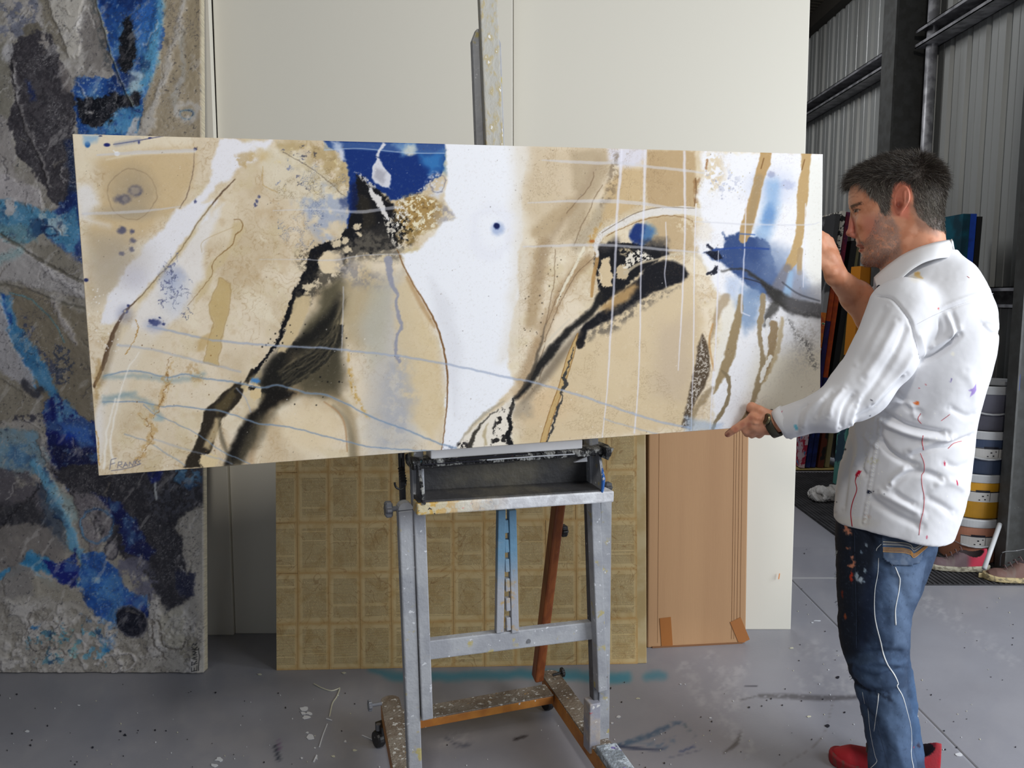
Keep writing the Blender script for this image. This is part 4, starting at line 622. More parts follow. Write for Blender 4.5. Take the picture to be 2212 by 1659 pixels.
# ================================================================== LEFT PAINTING
def paint_left(x, y):
    p = Paint(x, y, (152, 146, 136)); L, Fi, B = p.line, p.fill, p.blob; W = [(9, 26), (5, 8), (2.5, 2.6)]
    p.wash((176, 170, 166), 70, .45, .6, .8); p.wash((120, 114, 104), 50, .52, .66, .6); p.wash((190, 186, 184), 30, .58, .7, .5)
    Fi([(325, -20), (460, -20), (460, 330), (290, 330), (310, 240), (340, 120), (350, 40)], (166, 150, 124), 6, 1, (6, 30)); L([(405, -10), (385, 60), (365, 130), (345, 200), (320, 270), (300, 300)], [6, 5, 5, 7, 12, 18], (196, 190, 182), 6, .85, w=W, h=.3); L([(395, 60), (395, 160), (375, 200), (385, 250)], [4, 5, 5, 4], (176, 176, 172), 5, .6, w=W); B(402, 247, 14, 10, (70, 110, 140), .3, .8, (5, 9), ring=.2); B(404, 240, 22, 18, (200, 196, 192), .5, .7, (8, 10), ring=.3); B(360, 90, 5, 9, (110, 100, 84), .3, .9); Fi([(400, -20), (440, -20), (440, 200), (402, 200)], (150, 134, 106), 10, .6)
    Fi([(-20, -20), (80, -20), (75, 50), (60, 70), (-20, 90)], (104, 108, 126), 4, .9, W, tex=(16, .4, .55)); Fi([(50, 60), (80, 50), (95, 65), (70, 80), (55, 78)], (98, 92, 80), 3, .9); Fi([(80, -20), (110, -20), (130, 60), (165, 120), (120, 100), (95, 60)], (120, 112, 96), 4, .8, W)
    Fi([(100, -20), (190, -20), (172, 20), (170, 120), (150, 125), (132, 80), (118, 40)], (192, 186, 176), 3, .95, W, h=.5); Fi([(190, -10), (220, 20), (235, 100), (245, 165), (190, 165), (175, 120), (176, 30)], (124, 118, 114), 4, .9, W, tex=(30, .25, .5)); L([(200, 0), (215, 60), (235, 140)], [4, 8, 8], (60, 66, 70), 6, .7, w=W, tex=(8, .4, .6))
    Fi([(-20, 90), (45, 90), (30, 140), (20, 170), (35, 240), (20, 300), (-20, 300)], (112, 108, 96), 5, .8, W); B(20, 115, 18, 24, (176, 174, 178), .3, .9, (6, 12)); Fi([(-20, 250), (20, 250), (35, 330), (30, 380), (60, 400), (90, 410), (95, 440), (60, 450), (-20, 420)], (150, 144, 142), 5, .9, W); Fi([(-20, 360), (60, 400), (90, 410), (90, 455), (40, 440), (-20, 430)], (176, 170, 172), 3, .9, W, h=.4)
    Fi([(45, 75), (60, 78), (85, 65), (110, 80), (120, 105), (132, 140), (145, 190), (165, 210), (162, 280), (150, 340), (158, 400), (140, 455), (115, 440), (95, 400), (60, 360), (35, 330), (20, 260), (35, 200), (18, 130)], (46, 43, 48), 3, 1, W); p.fill([(50, 90), (130, 130), (160, 300), (130, 440), (60, 350)], (84, 80, 84), 10, .5, W, tex=(9, .5, .62)); L([(25, 130), (35, 200), (60, 280), (90, 340), (110, 400)], 2.5, (120, 116, 116), 2, .6, w=W, h=.6); B(98, 95, 12, 18, (150, 142, 136), .3, .9, W, tex=(9, .35, .55)); L([(62, 180), (68, 210)], 6, (40, 52, 100), 6, .7, w=W); Fi([(125, 130), (150, 150), (160, 200), (140, 200)], (120, 112, 110), 5, .8, W)
    Fi([(205, -20), (356, -20), (352, 60), (340, 120), (325, 180), (312, 215), (305, 250), (292, 292), (165, 295), (162, 230), (158, 185), (170, 165), (232, 168), (250, 165), (235, 100), (222, 50)], (24, 66, 142), 3, 1, W); L([(345, -10), (343, 50), (330, 110), (318, 160), (300, 190), (280, 205)], [8, 10, 12, 12, 14, 12], (84, 160, 206), 8, .9, w=W, h=.4); Fi([(290, 20), (340, 0), (335, 70), (300, 120), (290, 80)], (40, 100, 190), 10, .8, W); Fi([(280, 150), (310, 150), (300, 200), (282, 208), (276, 175)], (190, 214, 224), 6, .8, W); Fi([(270, 40), (283, 40), (295, 90), (290, 140), (275, 160), (258, 155), (256, 110)], (8, 10, 16), 5, 1, W); Fi([(165, 212), (235, 205), (310, 200), (305, 230), (255, 235), (240, 270), (200, 280), (168, 260)], (8, 10, 18), 4, 1, W); Fi([(255, 235), (308, 232), (298, 290), (230, 292), (225, 270)], (60, 130, 186), 4, .9, W, tex=(14, .25, .5)); Fi([(285, 260), (300, 250), (292, 300), (265, 300)], (206, 206, 208), 3, .9, (5, 8)); L([(205, -10), (225, 60), (245, 130), (270, 190), (290, 230)], 2, (110, 120, 110), 1.5, .7, w=(3, 12), h=.8); Fi([(160, 175), (220, 170), (215, 205), (165, 210)], (34, 72, 150), 5, .8, W); p.specks(30, (165, 165, 225, 210), .8, 2.6, [(140, 170, 200)], .8, 5)
    Fi([(140, 300), (165, 290), (170, 480), (140, 470), (150, 380)], (20, 32, 62), 6, .9, W); Fi([(155, 420), (185, 420), (190, 600), (165, 560), (140, 540), (110, 520), (95, 490), (110, 460)], (22, 48, 120), 6, .9, W)
    Fi([(-20, 425), (60, 440), (90, 455), (130, 465), (160, 445), (168, 500), (160, 545), (120, 525), (90, 500), (60, 520), (-20, 510)], (66, 132, 176), 5, .95, W); Fi([(80, 460), (130, 468), (145, 490), (130, 510), (95, 490)], (190, 214, 222), 4, .8, W, tex=(14, .35, .55)); B(108, 500, 16, 9, (24, 40, 80), .3, .9, (6, 9), ang=25, ring=.3); Fi([(10, 435), (35, 430), (30, 460), (15, 470)], (196, 190, 190), 3, .9, W); Fi([(-20, 480), (60, 490), (80, 520), (30, 530), (-20, 520)], (104, 146, 158), 8, .8, W)
    Fi([(-20, 505), (60, 545), (130, 585), (190, 610), (190, 640), (120, 630), (40, 610), (-20, 610)], (172, 168, 168), 5, .95, W, h=.4); Fi([(60, 530), (120, 530), (180, 570), (190, 610), (110, 580)], (132, 126, 114), 6, .9, W); L([(0, 505), (60, 545), (120, 580), (185, 612)], 3, (88, 84, 74), 2, .8, w=(3, 14), h=-.6); L([(0, 560), (40, 540)], 10, (140, 180, 186), 8, .7, w=W); L([(-10, 612), (60, 628), (120, 650), (185, 668)], 3, (100, 96, 84), 3, .8, w=(3, 12), h=-.5); L([(90, 570), (130, 600), (175, 640)], 5, (204, 200, 202), 4, .7, w=W, h=.5)
    Fi([(20, 620), (80, 632), (190, 680), (215, 1040), (150, 1000), (100, 900), (60, 800), (40, 700)], (126, 116, 98), 6, .95, W); L([(110, 650), (140, 700), (165, 740)], [4, 8, 4], (176, 170, 170), 5, .8, w=W, h=.5); p.fill([(40, 660), (70, 700), (90, 760), (130, 800), (130, 840), (90, 800), (60, 740)], (60, 68, 96), 3, .85, W, tex=(9, .5, .58)); p.fill([(120, 740), (160, 760), (155, 830), (120, 830)], (50, 58, 80), 3, .8, W, tex=(8, .52, .58))
    Fi([(-10, 640), (20, 640), (30, 700), (60, 745), (75, 790), (80, 850), (60, 820), (30, 740), (-10, 700)], (50, 116, 176), 5, .95, W); L([(5, 640), (22, 690), (50, 740), (80, 790), (100, 830), (115, 850)], [5, 9, 14, 16, 14, 10], (52, 120, 176), 5, .95, w=W); L([(3, 640), (15, 670), (25, 700)], 4, (20, 60, 150), 3, .9, w=W); L([(20, 632), (70, 650), (120, 700), (140, 740)], 1.6, (90, 140, 150), 1.5, .8, w=(3, 12)); Fi([(-20, 640), (0, 640), (20, 700), (25, 740), (60, 790), (75, 820), (55, 850), (20, 830), (-20, 780)], (178, 176, 182), 3, .95, W, h=.5)
    Fi([(-20, 800), (60, 830), (75, 860), (60, 900), (-20, 920)], (140, 132, 116), 4, .9, W); L([(60, 830), (75, 850), (90, 840)], 10, (50, 50, 60), 6, .9, w=W); B(60, 905, 40, 8, (40, 40, 56), .4, .8, W, tex=(9, .4, .55)); Fi([(-20, 920), (80, 930), (110, 1000), (60, 1030), (-20, 1030)], (120, 146, 160), 5, .9, W); Fi([(0, 960), (60, 960), (90, 1010), (20, 1020)], (44, 92, 150), 8, .7, W, tex=(16, .4, .6))
    Fi([(95, 865), (120, 850), (150, 880), (190, 905), (215, 910), (215, 1050), (150, 1060), (115, 1020), (100, 960)], (12, 22, 100), 4, 1, W); Fi([(110, 850), (140, 860), (175, 900), (130, 915)], (84, 144, 200), 5, .85, W, tex=(12, .3, .5)); Fi([(130, 915), (190, 920), (205, 960), (150, 950)], (20, 60, 180), 8, .9, W); Fi([(100, 960), (200, 970), (215, 1050), (120, 1030)], (10, 14, 52), 10, .85, W); L([(85, 940), (100, 990), (120, 1020)], 4, (120, 118, 120), 3, .8, w=W, h=.6)
    # lower half
    Fi([(-20, 1010), (60, 1020), (90, 1040), (100, 1120), (130, 1180), (120, 1220), (-20, 1230)], (84, 80, 88), 6, .95, W, tex=(30, .2, .45)); Fi([(-20, 1090), (70, 1080), (110, 1140), (60, 1150), (-20, 1180)], (40, 40, 46), 8, .9, W); L([(0, 1140), (60, 1080), (100, 1030)], 2, (30, 30, 36), 2, .8, w=W, h=-.6)
    Fi([(110, 1010), (460, 990), (450, 1080), (420, 1100), (395, 1115), (378, 1140), (400, 1170), (405, 1200), (400, 1240), (420, 1262), (418, 1290), (395, 1300), (372, 1320), (345, 1300), (320, 1250), (250, 1190), (170, 1090)], (38, 37, 44), 4, 1, W); p.fill([(300, 1030), (440, 1010), (440, 1090), (330, 1130)], (88, 90, 104), 8, .6, W, tex=(8, .48, .6)); p.fill([(370, 1010), (440, 1005), (430, 1050), (380, 1060)], (60, 110, 160), 6, .7, W, tex=(14, .4, .6)); Fi([(200, 1060), (260, 1090), (300, 1130), (330, 1190), (320, 1215), (270, 1190), (250, 1130)], (10, 16, 72), 5, 1, W); L([(334, 1032), (335, 1052), (338, 1078)], [3, 2, 2], (190, 196, 200), 1.5, .95, w=(2, 5)); Fi([(320, 1020), (350, 1015), (345, 1040), (330, 1045)], (14, 24, 110), 4, .9)
    L([(75, 1000), (95, 1030), (112, 1060), (125, 1100), (150, 1140), (160, 1180), (180, 1215)], [8, 12, 14, 12, 10, 9, 8], (96, 164, 206), 5, .95, w=W, h=.4); L([(120, 1060), (145, 1090), (160, 1120)], 9, (160, 200, 210), 7, .6, w=W); Fi([(80, 1040), (130, 1100), (145, 1190), (120, 1180), (90, 1110)], (40, 56, 80), 8, .7, W)
    Fi([(150, 1060), (215, 1075), (240, 1110), (235, 1170), (200, 1190), (175, 1150), (165, 1100)], (118, 112, 118), 5, .95, W, tex=(24, .2, .45), h=.5); B(210, 1135, 32, 34, (150, 146, 148), .2, .7, W, tex=(14, .3, .6)); B(210, 1135, 34, 36, (70, 120, 170), .2, .7, (6, 12), ring=.08); B(240, 1190, 13, 18, (120, 116, 122), .2, .95, (4, 9)); B(240, 1190, 14, 19, (40, 40, 56), .2, .8, (4, 9), ring=.12)
    Fi([(60, 1130), (110, 1140), (140, 1190), (135, 1220), (110, 1215), (80, 1190), (-20, 1260), (-20, 1140)], (128, 122, 118), 5, .85, W, h=.3); Fi([(-20, 1245), (40, 1220), (75, 1190), (110, 1205), (130, 1230), (165, 1240), (168, 1262), (130, 1256), (90, 1230), (40, 1240), (-20, 1265)], (40, 120, 176), 5, .95, W); Fi([(85, 1205), (130, 1215), (165, 1185), (172, 1230), (165, 1270), (130, 1260), (105, 1235)], (12, 24, 112), 4, 1, W); L([(80, 1240), (110, 1262), (130, 1270)], [4, 6, 4], (150, 186, 206), 4, .8, w=W)
    Fi([(-20, 1260), (40, 1220), (75, 1225), (85, 1280), (50, 1300), (-20, 1310)], (130, 126, 124), 4, .95, W, h=.4); Fi([(70, 1240), (120, 1258), (160, 1275), (175, 1310), (120, 1320), (80, 1300)], (150, 144, 132), 4, .9, W)
    Fi([(-20, 1290), (90, 1290), (170, 1300), (200, 1340), (240, 1370), (300, 1390), (330, 1340), (318, 1300), (345, 1300), (370, 1330), (400, 1300), (460, 1270), (460, 1480), (-20, 1480)], (160, 155, 148), 5, .95, W); p.fill([(0, 1300), (440, 1330), (440, 1455), (0, 1455)], (192, 188, 186), 10, .8, W, tex=(40, .46, .62), h=.6); p.fill([(0, 1300), (440, 1330), (440, 1455), (0, 1455)], (128, 122, 112), 10, .7, W, tex=(34, .52, .64), h=-.4)
    Fi([(180, 1195), (215, 1195), (240, 1215), (262, 1250), (280, 1280), (315, 1290), (320, 1330), (300, 1350), (250, 1345), (215, 1335), (185, 1310), (172, 1260)], (24, 72, 160), 4, .98, W); Fi([(190, 1240), (240, 1240), (250, 1290), (210, 1300)], (36, 96, 190), 10, .8, W); B(206, 1252, 10, 7, (150, 190, 220), .4, .8, W); Fi([(250, 1215), (300, 1200), (345, 1260), (330, 1300), (290, 1290), (262, 1255)], (96, 96, 116), 6, .9, W, tex=(16, .3, .5)); Fi([(270, 1290), (318, 1290), (320, 1330), (290, 1330)], (30, 56, 140), 5, .9, W); B(283, 1342, 37, 30, (12, 14, 28), .12, 1, (5, 14), ang=38); B(283, 1342, 38, 31, (110, 110, 124), .1, .6, (5, 14), ang=38, ring=.05); Fi([(170, 1330), (250, 1350), (245, 1400), (220, 1390), (200, 1350)], (70, 120, 180), 5, .6, W, tex=(12, .4, .6))
    Fi([(320, 1300), (340, 1300), (350, 1340), (340, 1400), (320, 1370)], (190, 186, 182), 4, .9, W, h=.5); p.fill([(345, 1330), (395, 1310), (400, 1390), (360, 1400)], (176, 170, 156), 4, .95, W, h=.3)
    Fi([(392, 1120), (460, 1080), (460, 1470), (425, 1470), (425, 1290), (408, 1230), (395, 1180)], (178, 171, 160), 4, .95, W); L([(345, 1340), (352, 1390), (380, 1405), (400, 1385)], 2, (120, 112, 100), 2, .8, w=W, h=-.7); L([(330, 1340), (335, 1390), (360, 1420)], 2.4, (120, 112, 104), 2, .7, w=W, h=-.7); B(408, 1400, 20, 24, (110, 104, 84), .5, .6, W, tex=(10, .35, .6)); Fi([(380, 1230), (420, 1240), (418, 1290), (385, 1290)], (24, 28, 56), 4, .9, W)
    p.fill([(100, 1370), (160, 1360), (170, 1420), (120, 1420)], (110, 180, 184), 4, .8, W, tex=(10, .5, .58)); p.fill([(60, 1340), (230, 1350), (230, 1440), (60, 1430)], (70, 146, 176), 4, .7, W, tex=(16, .58, .66)); B(75, 1353, 8, 5, (40, 110, 180), .4, .9, W); B(225, 1400, 9, 5, (40, 120, 190), .4, .9, W); L([(65, 1325), (60, 1360), (68, 1400), (110, 1400), (160, 1420)], 1.4, (110, 104, 100), 1.5, .8, w=W, h=-.6); L([(110, 1400), (115, 1370), (130, 1350)], 1.4, (60, 64, 76), 1.5, .7, w=W); L([(210, 1432), (250, 1410), (280, 1412), (290, 1435), (240, 1450)], 3, (204, 200, 200), 3, .7, w=W, h=.7)
    p.contours((60, 58, 66), 60, .5, .004); p.contours((206, 204, 204), 44, .4, .004); p.contours((70, 66, 66), 24, .3, .007, reg=(.52, .62))
    p.wash((214, 210, 208), 14, .64, .76, .35, (1, .35), .6); p.wash((34, 34, 42), 6, .71, .77, .5); p.wash((206, 206, 208), 3, .7, .8, .2)
    m = (p.c[:, 2] > p.c[:, 0] + .12); gi = np.nonzero(m)[0]; nz = fbm(p.x, p.y, 34, 9, 5, .55)[gi]; p._bl(gi, .38 * sst(.52, .72, nz), (104, 168, 216)); p._bl(gi, .5 * sst(.46, .3, nz), (8, 18, 62)); nz = fbm(p.x, p.y, 6, 12, 4, .6)[gi]; p._bl(gi, .35 * sst(.64, .74, nz), (176, 206, 226))
    m = (p.c.max(1) < .25); gi = np.nonzero(m)[0]; nz = fbm(p.x * 1.2, p.y * .7, 12, 5, 5, .65)[gi]; p._bl(gi, .35 * sst(.52, .68, nz), (98, 94, 98)); nz = fbm(p.x, p.y, 3.2, 4, 3, .6)[gi]; p._bl(gi, .25 * sst(.6, .74, nz), (140, 136, 138))
    for k in range(130):
        a, b = random.uniform(0, 430), random.uniform(0, 1450); t = random.uniform(0, 3.14); n = random.uniform(12, 40); L([(a, b), (a + n * math.cos(t), b + n * math.sin(t) * 1.4)], random.uniform(.6, 2), random.choice([(206, 202, 200), (70, 68, 74), (120, 114, 104)]), 1.6, .5, w=[(9, 16), (3, 5)], h=random.choice([.5, -.5]))
    p.specks(160, (0, 0, 440, 1450), .6, 1.8, [(30, 34, 50), (200, 200, 200)], .6, 8)
    for q in ([(415, 1449), (427, 1447)], [(427, 1447), (427, 1437)], [(415, 1449), (415, 1441)], [(421, 1448), (421, 1442)], [(415, 1436), (427, 1432)], [(415, 1436), (416, 1429), (421, 1432), (426, 1427)], [(426, 1424), (416, 1422), (426, 1418)], [(426, 1415), (417, 1414), (425, 1409), (416, 1407)], [(427, 1404), (414, 1404)], [(419, 1404), (414, 1398)], [(420, 1403), (426, 1398)], [(415, 1395), (417, 1391), (421, 1394), (424, 1390)], [(430, 1447), (431, 1420), (430, 1400)]): L(q, .9, (16, 16, 20), .8, .95, sm=False)
    p.c = np.clip(p.c, 0, 1) ** .86
    p.h += .9 * (fbm(p.x, p.y, 46, 3, 5, .55) - .5) + .2 * (fbm(p.x, p.y, 9, 6, 3) - .5)
    return p
m_imp = VM('impasto_paint', .38, .35, 260, .4)
XL = -2.30; la = .098; hh = 2.85
def lp(x, t): return (x, 2.80 + t * math.sin(la), t * math.cos(la))
LC = [lp(XL, hh), lp(-1.152, hh), lp(-1.152, .004), lp(XL, .004)]
lpnt, NL = painted_canvas('impasto_painting', LC, .042, 360, 900, paint_left, m_imp, .010, side=(206, 196, 170))
tag(lpnt, 'tall thick-textured painting in deep blue, charcoal and grey leaning at the left', 'painting')
bars(LC, NL, .042, lpnt, mid=1)

# ================================================================== BOOK-PAGE CANVAS, CARDBOARD BOX
def leanbox(name, x0, x1, y0, y1, lean, h, t, mat, label, cat, bev=.003):
    yaw = math.atan2(y1 - y0, x1 - x0); w = math.hypot(x1 - x0, y1 - y0)
    r = empty(name, (x0, y0, 0), yaw); tag(r, label, cat)
    mb = MB().b2((0, 0, 0), (w, t, h)); o = mb.build('canvas' if 'canvas' in label else 'body', mat, r, bevel=bev); o.rotation_euler = (-lean, 0, 0)
    return r, o, w
m_page, nt, bs = newmat('book_page'); v = coords(nt); sx = nt.nodes.new('ShaderNodeSeparateXYZ'); nt.links.new(v, sx.inputs[0])
oi = nt.nodes.new('ShaderNodeObjectInfo')
def mth(op, a, b=None):
    n = nt.nodes.new('ShaderNodeMath'); n.operation = op
    for k, q in enumerate((a, b)):
        if q is None: continue
        if isinstance(q, (int, float)): n.inputs[k].default_value = q
        else: nt.links.new(q, n.inputs[k])
    return n.outputs[0]
def box1(v_, c, h, s=.0015): return mth('SUBTRACT', 1.0, ramp(nt, mth('ABSOLUTE', mth('SUBTRACT', v_, c)), h - s, h + s))
lines = ramp(nt, mth('SINE', mth('MULTIPLY', sx.outputs[2], 2 * math.pi / .0044)), -.35, .45)
cmb = nt.nodes.new('ShaderNodeCombineXYZ'); nt.links.new(mth('MULTIPLY', sx.outputs[0], 620), cmb.inputs[0]); nt.links.new(mth('MULTIPLY', mth('FLOOR', mth('DIVIDE', sx.outputs[2], .0044)), 7.7), cmb.inputs[2]); nt.links.new(mth('MULTIPLY', oi.outputs['Random'], 91.0), cmb.inputs[1])
words = ramp(nt, noise(nt, cmb.outputs[0], 1.0, 1), .36, .44)
cm2 = nt.nodes.new('ShaderNodeCombineXYZ'); nt.links.new(mth('MULTIPLY', sx.outputs[2], 55), cm2.inputs[0]); nt.links.new(mth('MULTIPLY', oi.outputs['Random'], 33.0), cm2.inputs[1])
para = ramp(nt, noise(nt, cm2.outputs[0], 1.0, 1), .33, .36)
blk = mth('MULTIPLY', box1(sx.outputs[0], 0.003, .044), box1(sx.outputs[2], 0.0, .074))
ink = mth('MULTIPLY', mth('MULTIPLY', mth('MULTIPLY', lines, words), blk), para)
v2 = coords(nt, src='Object'); vo = nt.nodes.new('ShaderNodeVectorMath'); vo.operation = 'ADD'; nt.links.new(v2, vo.inputs[0])
cm3 = nt.nodes.new('ShaderNodeCombineXYZ'); nt.links.new(mth('MULTIPLY', oi.outputs['Random'], 40.0), cm3.inputs[0]); nt.links.new(cm3.outputs[0], vo.inputs[1])
st = noise(nt, vo.outputs[0], 14, 5, .6, 1.2); edge = mth('ADD', ramp(nt, mth('ABSOLUTE', sx.outputs[0]), .046, .0585), ramp(nt, mth('ABSOLUTE', sx.outputs[2]), .083, .097))
base = mixc(nt, ramp(nt, st, .4, .75), C(212, 188, 138), C(196, 166, 112)); base = mixc(nt, mth('MULTIPLY', mth('MINIMUM', edge, 1.0), .6), base, C(190, 146, 84))
rr = mth('SUBTRACT', 1.0, ramp(nt, mth('ABSOLUTE', mth('SUBTRACT', noise(nt, vo.outputs[0], 7, 2, .5, 2.0), .5)), 0.0, .012)); base = mixc(nt, mth('MULTIPLY', rr, .45), base, C(150, 104, 54))
base = mixc(nt, mth('MULTIPLY', ink, .58), base, C(92, 74, 48)); nt.links.new(base, bs.inputs['Base Color']); bs.inputs['Roughness'].default_value = .45; bs.inputs['Specular IOR Level'].default_value = .3
m_pbase = M('page_canvas', C(200, 180, 136), .5, 0, C(186, 160, 110), 9)
nc, cv, w_ = leanbox('book_page_canvas', -.887, .517, 2.826, 2.882, .112, 1.42, .035, m_pbase, 'canvas pasted with yellowed book pages standing behind the easel', 'canvas')
pgm = MB().b2((-.0585, -.0008, -.0965), (.0585, 0, .0965)); first = None; rg = random.Random(3)
# page grid: columns .1172 wide, rows .190 high
z0 = .1645 - .097; offx = .058 - .0195
for r in range(8):
    for c in range(13):
        xa = .0215 + c * .1172 - .0; zc = .0795 + r * .190; x0, x1 = xa - .0585, xa + .0585
        if r == 0: zc = .0795
        if x1 > w_ + .001 or zc + .0965 > 1.42: continue
        sh = rg.uniform(-.0012, .0012)
        if x0 < .0005:
            pm = MB().b2((max(.0008, x0) - xa, -.0008, -.0965), (.0585, 0, .0965)); o = pm.build('page', m_page, cv); o.location = (xa, -.0004, zc)
            if o.location[2] - .0965 < 0: o.scale[2] = .90; o.location[2] = .0872
            continue
        if first is None: first = pgm.build('page', m_page, cv); o = first
        else: o = first.copy(); COL.objects.link(o); o.parent = cv
        o.scale = (1, 1, 1)
        o.location = (xa + sh, -.0004 - .0006 * ((r + c) % 2), zc + rg.uniform(-.001, .001)); o.rotation_euler = (0, rg.uniform(-.006, .006), 0)
        if zc - .0965 < 0: o.scale = (1, 1, .90); o.location[2] = .0872
def text(name, s, size, mat, parent, loc, rot, ext=.0004, align='CENTER', font=None):
    cu = bpy.data.curves.new(name, 'FONT'); cu.body = s; cu.size = size; cu.extrude = ext; cu.align_x = align; cu.align_y = 'CENTER'; cu.resolution_u = 2
    t = bpy.data.objects.new(name, cu); COL.objects.link(t); dg = bpy.context.evaluated_depsgraph_get(); me = bpy.data.meshes.new_from_object(t.evaluated_get(dg)); bpy.data.objects.remove(t)
    me.materials.clear(); me.materials.append(mat); o = bpy.data.objects.new(name, me); COL.objects.link(o); o.parent = parent; o.location = loc; o.rotation_euler = rot; return o
m_ink = M('ink', C(62, 52, 40), .7)
# title label pasted upside down
tx, tz = .258, .905
lb = MB().b2((tx - .036, -.0022, tz - .05), (tx + .036, -.0016, tz + .05)).build('title_page', M('title_paper', C(206, 190, 152), .6), cv); tag(lb, 'title page reading TRAVELS pasted upside down')
fr = MB()
for (a, b, c, d) in ((-.034, -.047, .034, -.0462), (-.034, .0462, .034, .047), (-.034, -.047, -.0332, .047), (.0332, -.047, .034, .047)): fr.b2((tx + a, -.0026, tz + b), (tx + c, -.0022, tz + d))
fr.build('printed_border', m_ink, lb)
R_ = (math.pi / 2, math.pi, 0)
for s_t, z_, sz in (('TRAVELS', -.036, .0125), ('INTO SEVERAL', -.024, .005), ('Remote Nations', -.014, .010), ('OF THE', -.002, .006), ('WORLD', .010, .011)):
    text('lettering', s_t, sz, m_ink, lb, (tx, -.0024, tz + z_), R_)

m_cb = M('cardboard', C(184, 144, 104), .75, 0, C(174, 134, 96), 3, bstr=.05, bscale=200, stretch=(1, 1, .05)); m_cbc = M('cardboard_crease', C(160, 118, 80), .8); m_cbd = M('cardboard_edge', C(128, 88, 56), .8); m_tp = M('packing_tape', C(164, 104, 52), .25)
bx, bd, wb = leanbox('cardboard_box', .541, .950, 3.014, 3.06, .045, 1.45, .075, m_cb, 'flat brown cardboard carton with taped corners between the page canvas and the white board', 'box', .006)
for fxx in (.385, .372, .36, .350, .043):
    o = MB().b2((fxx, -.0012, .02), (fxx + .0010, 0.0004, 1.44)).build('crease', m_cbc if fxx > .1 and fxx != .36 else m_cb, bd)
for (a, b, t) in (((.062, .004), (.053, .122), .046), ((.385, .006), (.345, .100), .048)):
    q0 = (a[0] + .02, -.0016, a[1]); q1 = (b[0] + .02, -.0016, b[1]); o = MB().beam(q0, q1, t, .0012, (0, 1, 0)).build('tape', m_tp, bd)
o = MB().box((.0, 0, 0), (.001, .0010, .001)).b2((.02, -.004, -.001), (wb - .015, .004, .006)).build('bottom_flap', m_cbd, bd, bevel=.001)
# ================================================================== EASEL
m_grey = M('easel_grey_paint', C(166, 168, 172), .5, 0, C(150, 152, 158), 10, bstr=.18, bscale=90, spots=[(C(176, 164, 112), 26, .60, .70), (C(206, 208, 212), 60, .66, .70), (C(96, 92, 88), 40, .72, .76)])
m_greyd = M('easel_dark_grey', C(96, 97, 100), .6, 0, C(76, 76, 80), 12, bstr=.15, bscale=90, spots=[(C(190, 192, 196), 90, .70, .74)])
m_ochre = M('easel_speckled_mast', C(172, 170, 162), .5, 0, C(172, 158, 118), 70, .46, .66, bstr=.25, bscale=70, stretch=(1, 1, .6), spots=[(C(214, 214, 214), 70, .66, .70)])
m_brown = M('easel_brown_wood', C(150, 84, 42), .45, 0, C(128, 68, 34), 6, stretch=(8, 8, 1), spots=[(C(210, 206, 200), 60, .76, .78)])
m_orange = M('easel_bare_wood', C(196, 130, 54), .5, 0, C(172, 108, 44), 10, spots=[(C(225, 220, 210), 50, .70, .74), (C(40, 30, 24), 60, .74, .77)])
m_top = M('easel_splattered_top', C(140, 130, 118), .55, 0, C(120, 106, 92), 14, bstr=.5, bscale=120, spots=[(C(214, 212, 206), 70, .60, .64), (C(176, 140, 90), 40, .66, .70)])
m_blue = M('easel_blue_patches', C(148, 150, 154), .5, 0, C(96, 134, 160), 7, .44, .54, bstr=.15, bscale=90, spots=[(C(160, 122, 72), 11, .58, .64)])
m_pink = M('easel_paint_block', C(176, 164, 152), .55, 0, C(150, 150, 160), 14, spots=[(C(196, 70, 70), 16, .70, .73), (C(208, 206, 204), 60, .64, .68)], bstr=.2)
m_black = M('black_plastic', C(30, 30, 32), .4, 0, bstr=.1, spots=[(C(150, 150, 150), 60, .68, .72)])
m_knob = M('silver_knob', C(120, 122, 128), .35, .3, bstr=.1)
m_crust = M('crusted_paint', C(160, 160, 156), .5, 0, C(34, 34, 36), 30, .47, .53, bstr=.5, bscale=140, spots=[(C(120, 170, 180), 50, .68, .71), (C(190, 60, 50), 60, .74, .76)])
m_trough = M('trough_inside', C(58, 57, 58), .5, 0, C(98, 92, 78), 5, .45, .7, bstr=.22, bscale=60)
m_foam = M('white_foam_strip', C(250, 250, 251), .6, bstr=.05)
m_ledge, nt, bs = newmat('ledge_paint'); v = coords(nt, src='Object'); n1 = noise(nt, v, 14, 4, .6, .6)
sx = nt.nodes.new('ShaderNodeSeparateXYZ'); nt.links.new(v, sx.inputs[0])
g1 = mixc(nt, ramp(nt, n1, .4, .7), C(184, 184, 188), C(222, 224, 228)); lf = nt.nodes.new('ShaderNodeMapRange'); lf.inputs[1].default_value = -.24; lf.inputs[2].default_value = -.04; lf.inputs[3].default_value = 1; lf.inputs[4].default_value = 0; nt.links.new(sx.outputs[0], lf.inputs[0])
oc = mixc(nt, ramp(nt, noise(nt, v, 60, 3), .45, .55), C(196, 160, 84), C(196, 184, 150)); oc = mixc(nt, ramp(nt, noise(nt, v, 50, 3, .5, 2), .64, .67), oc, C(40, 38, 44)); oc = mixc(nt, ramp(nt, noise(nt, v, 26, 2, .5, 1), .68, .70), oc, C(224, 80, 40))
g1 = mixc(nt, mth('MINIMUM', 1.0, 0.0) if False else lf.outputs[0], g1, oc) if True else g1
nt.links.new(g1, bs.inputs['Base Color']); bs.inputs['Roughness'].default_value = .45
bump(nt, bs, noise(nt, v, 120, 4), .18)

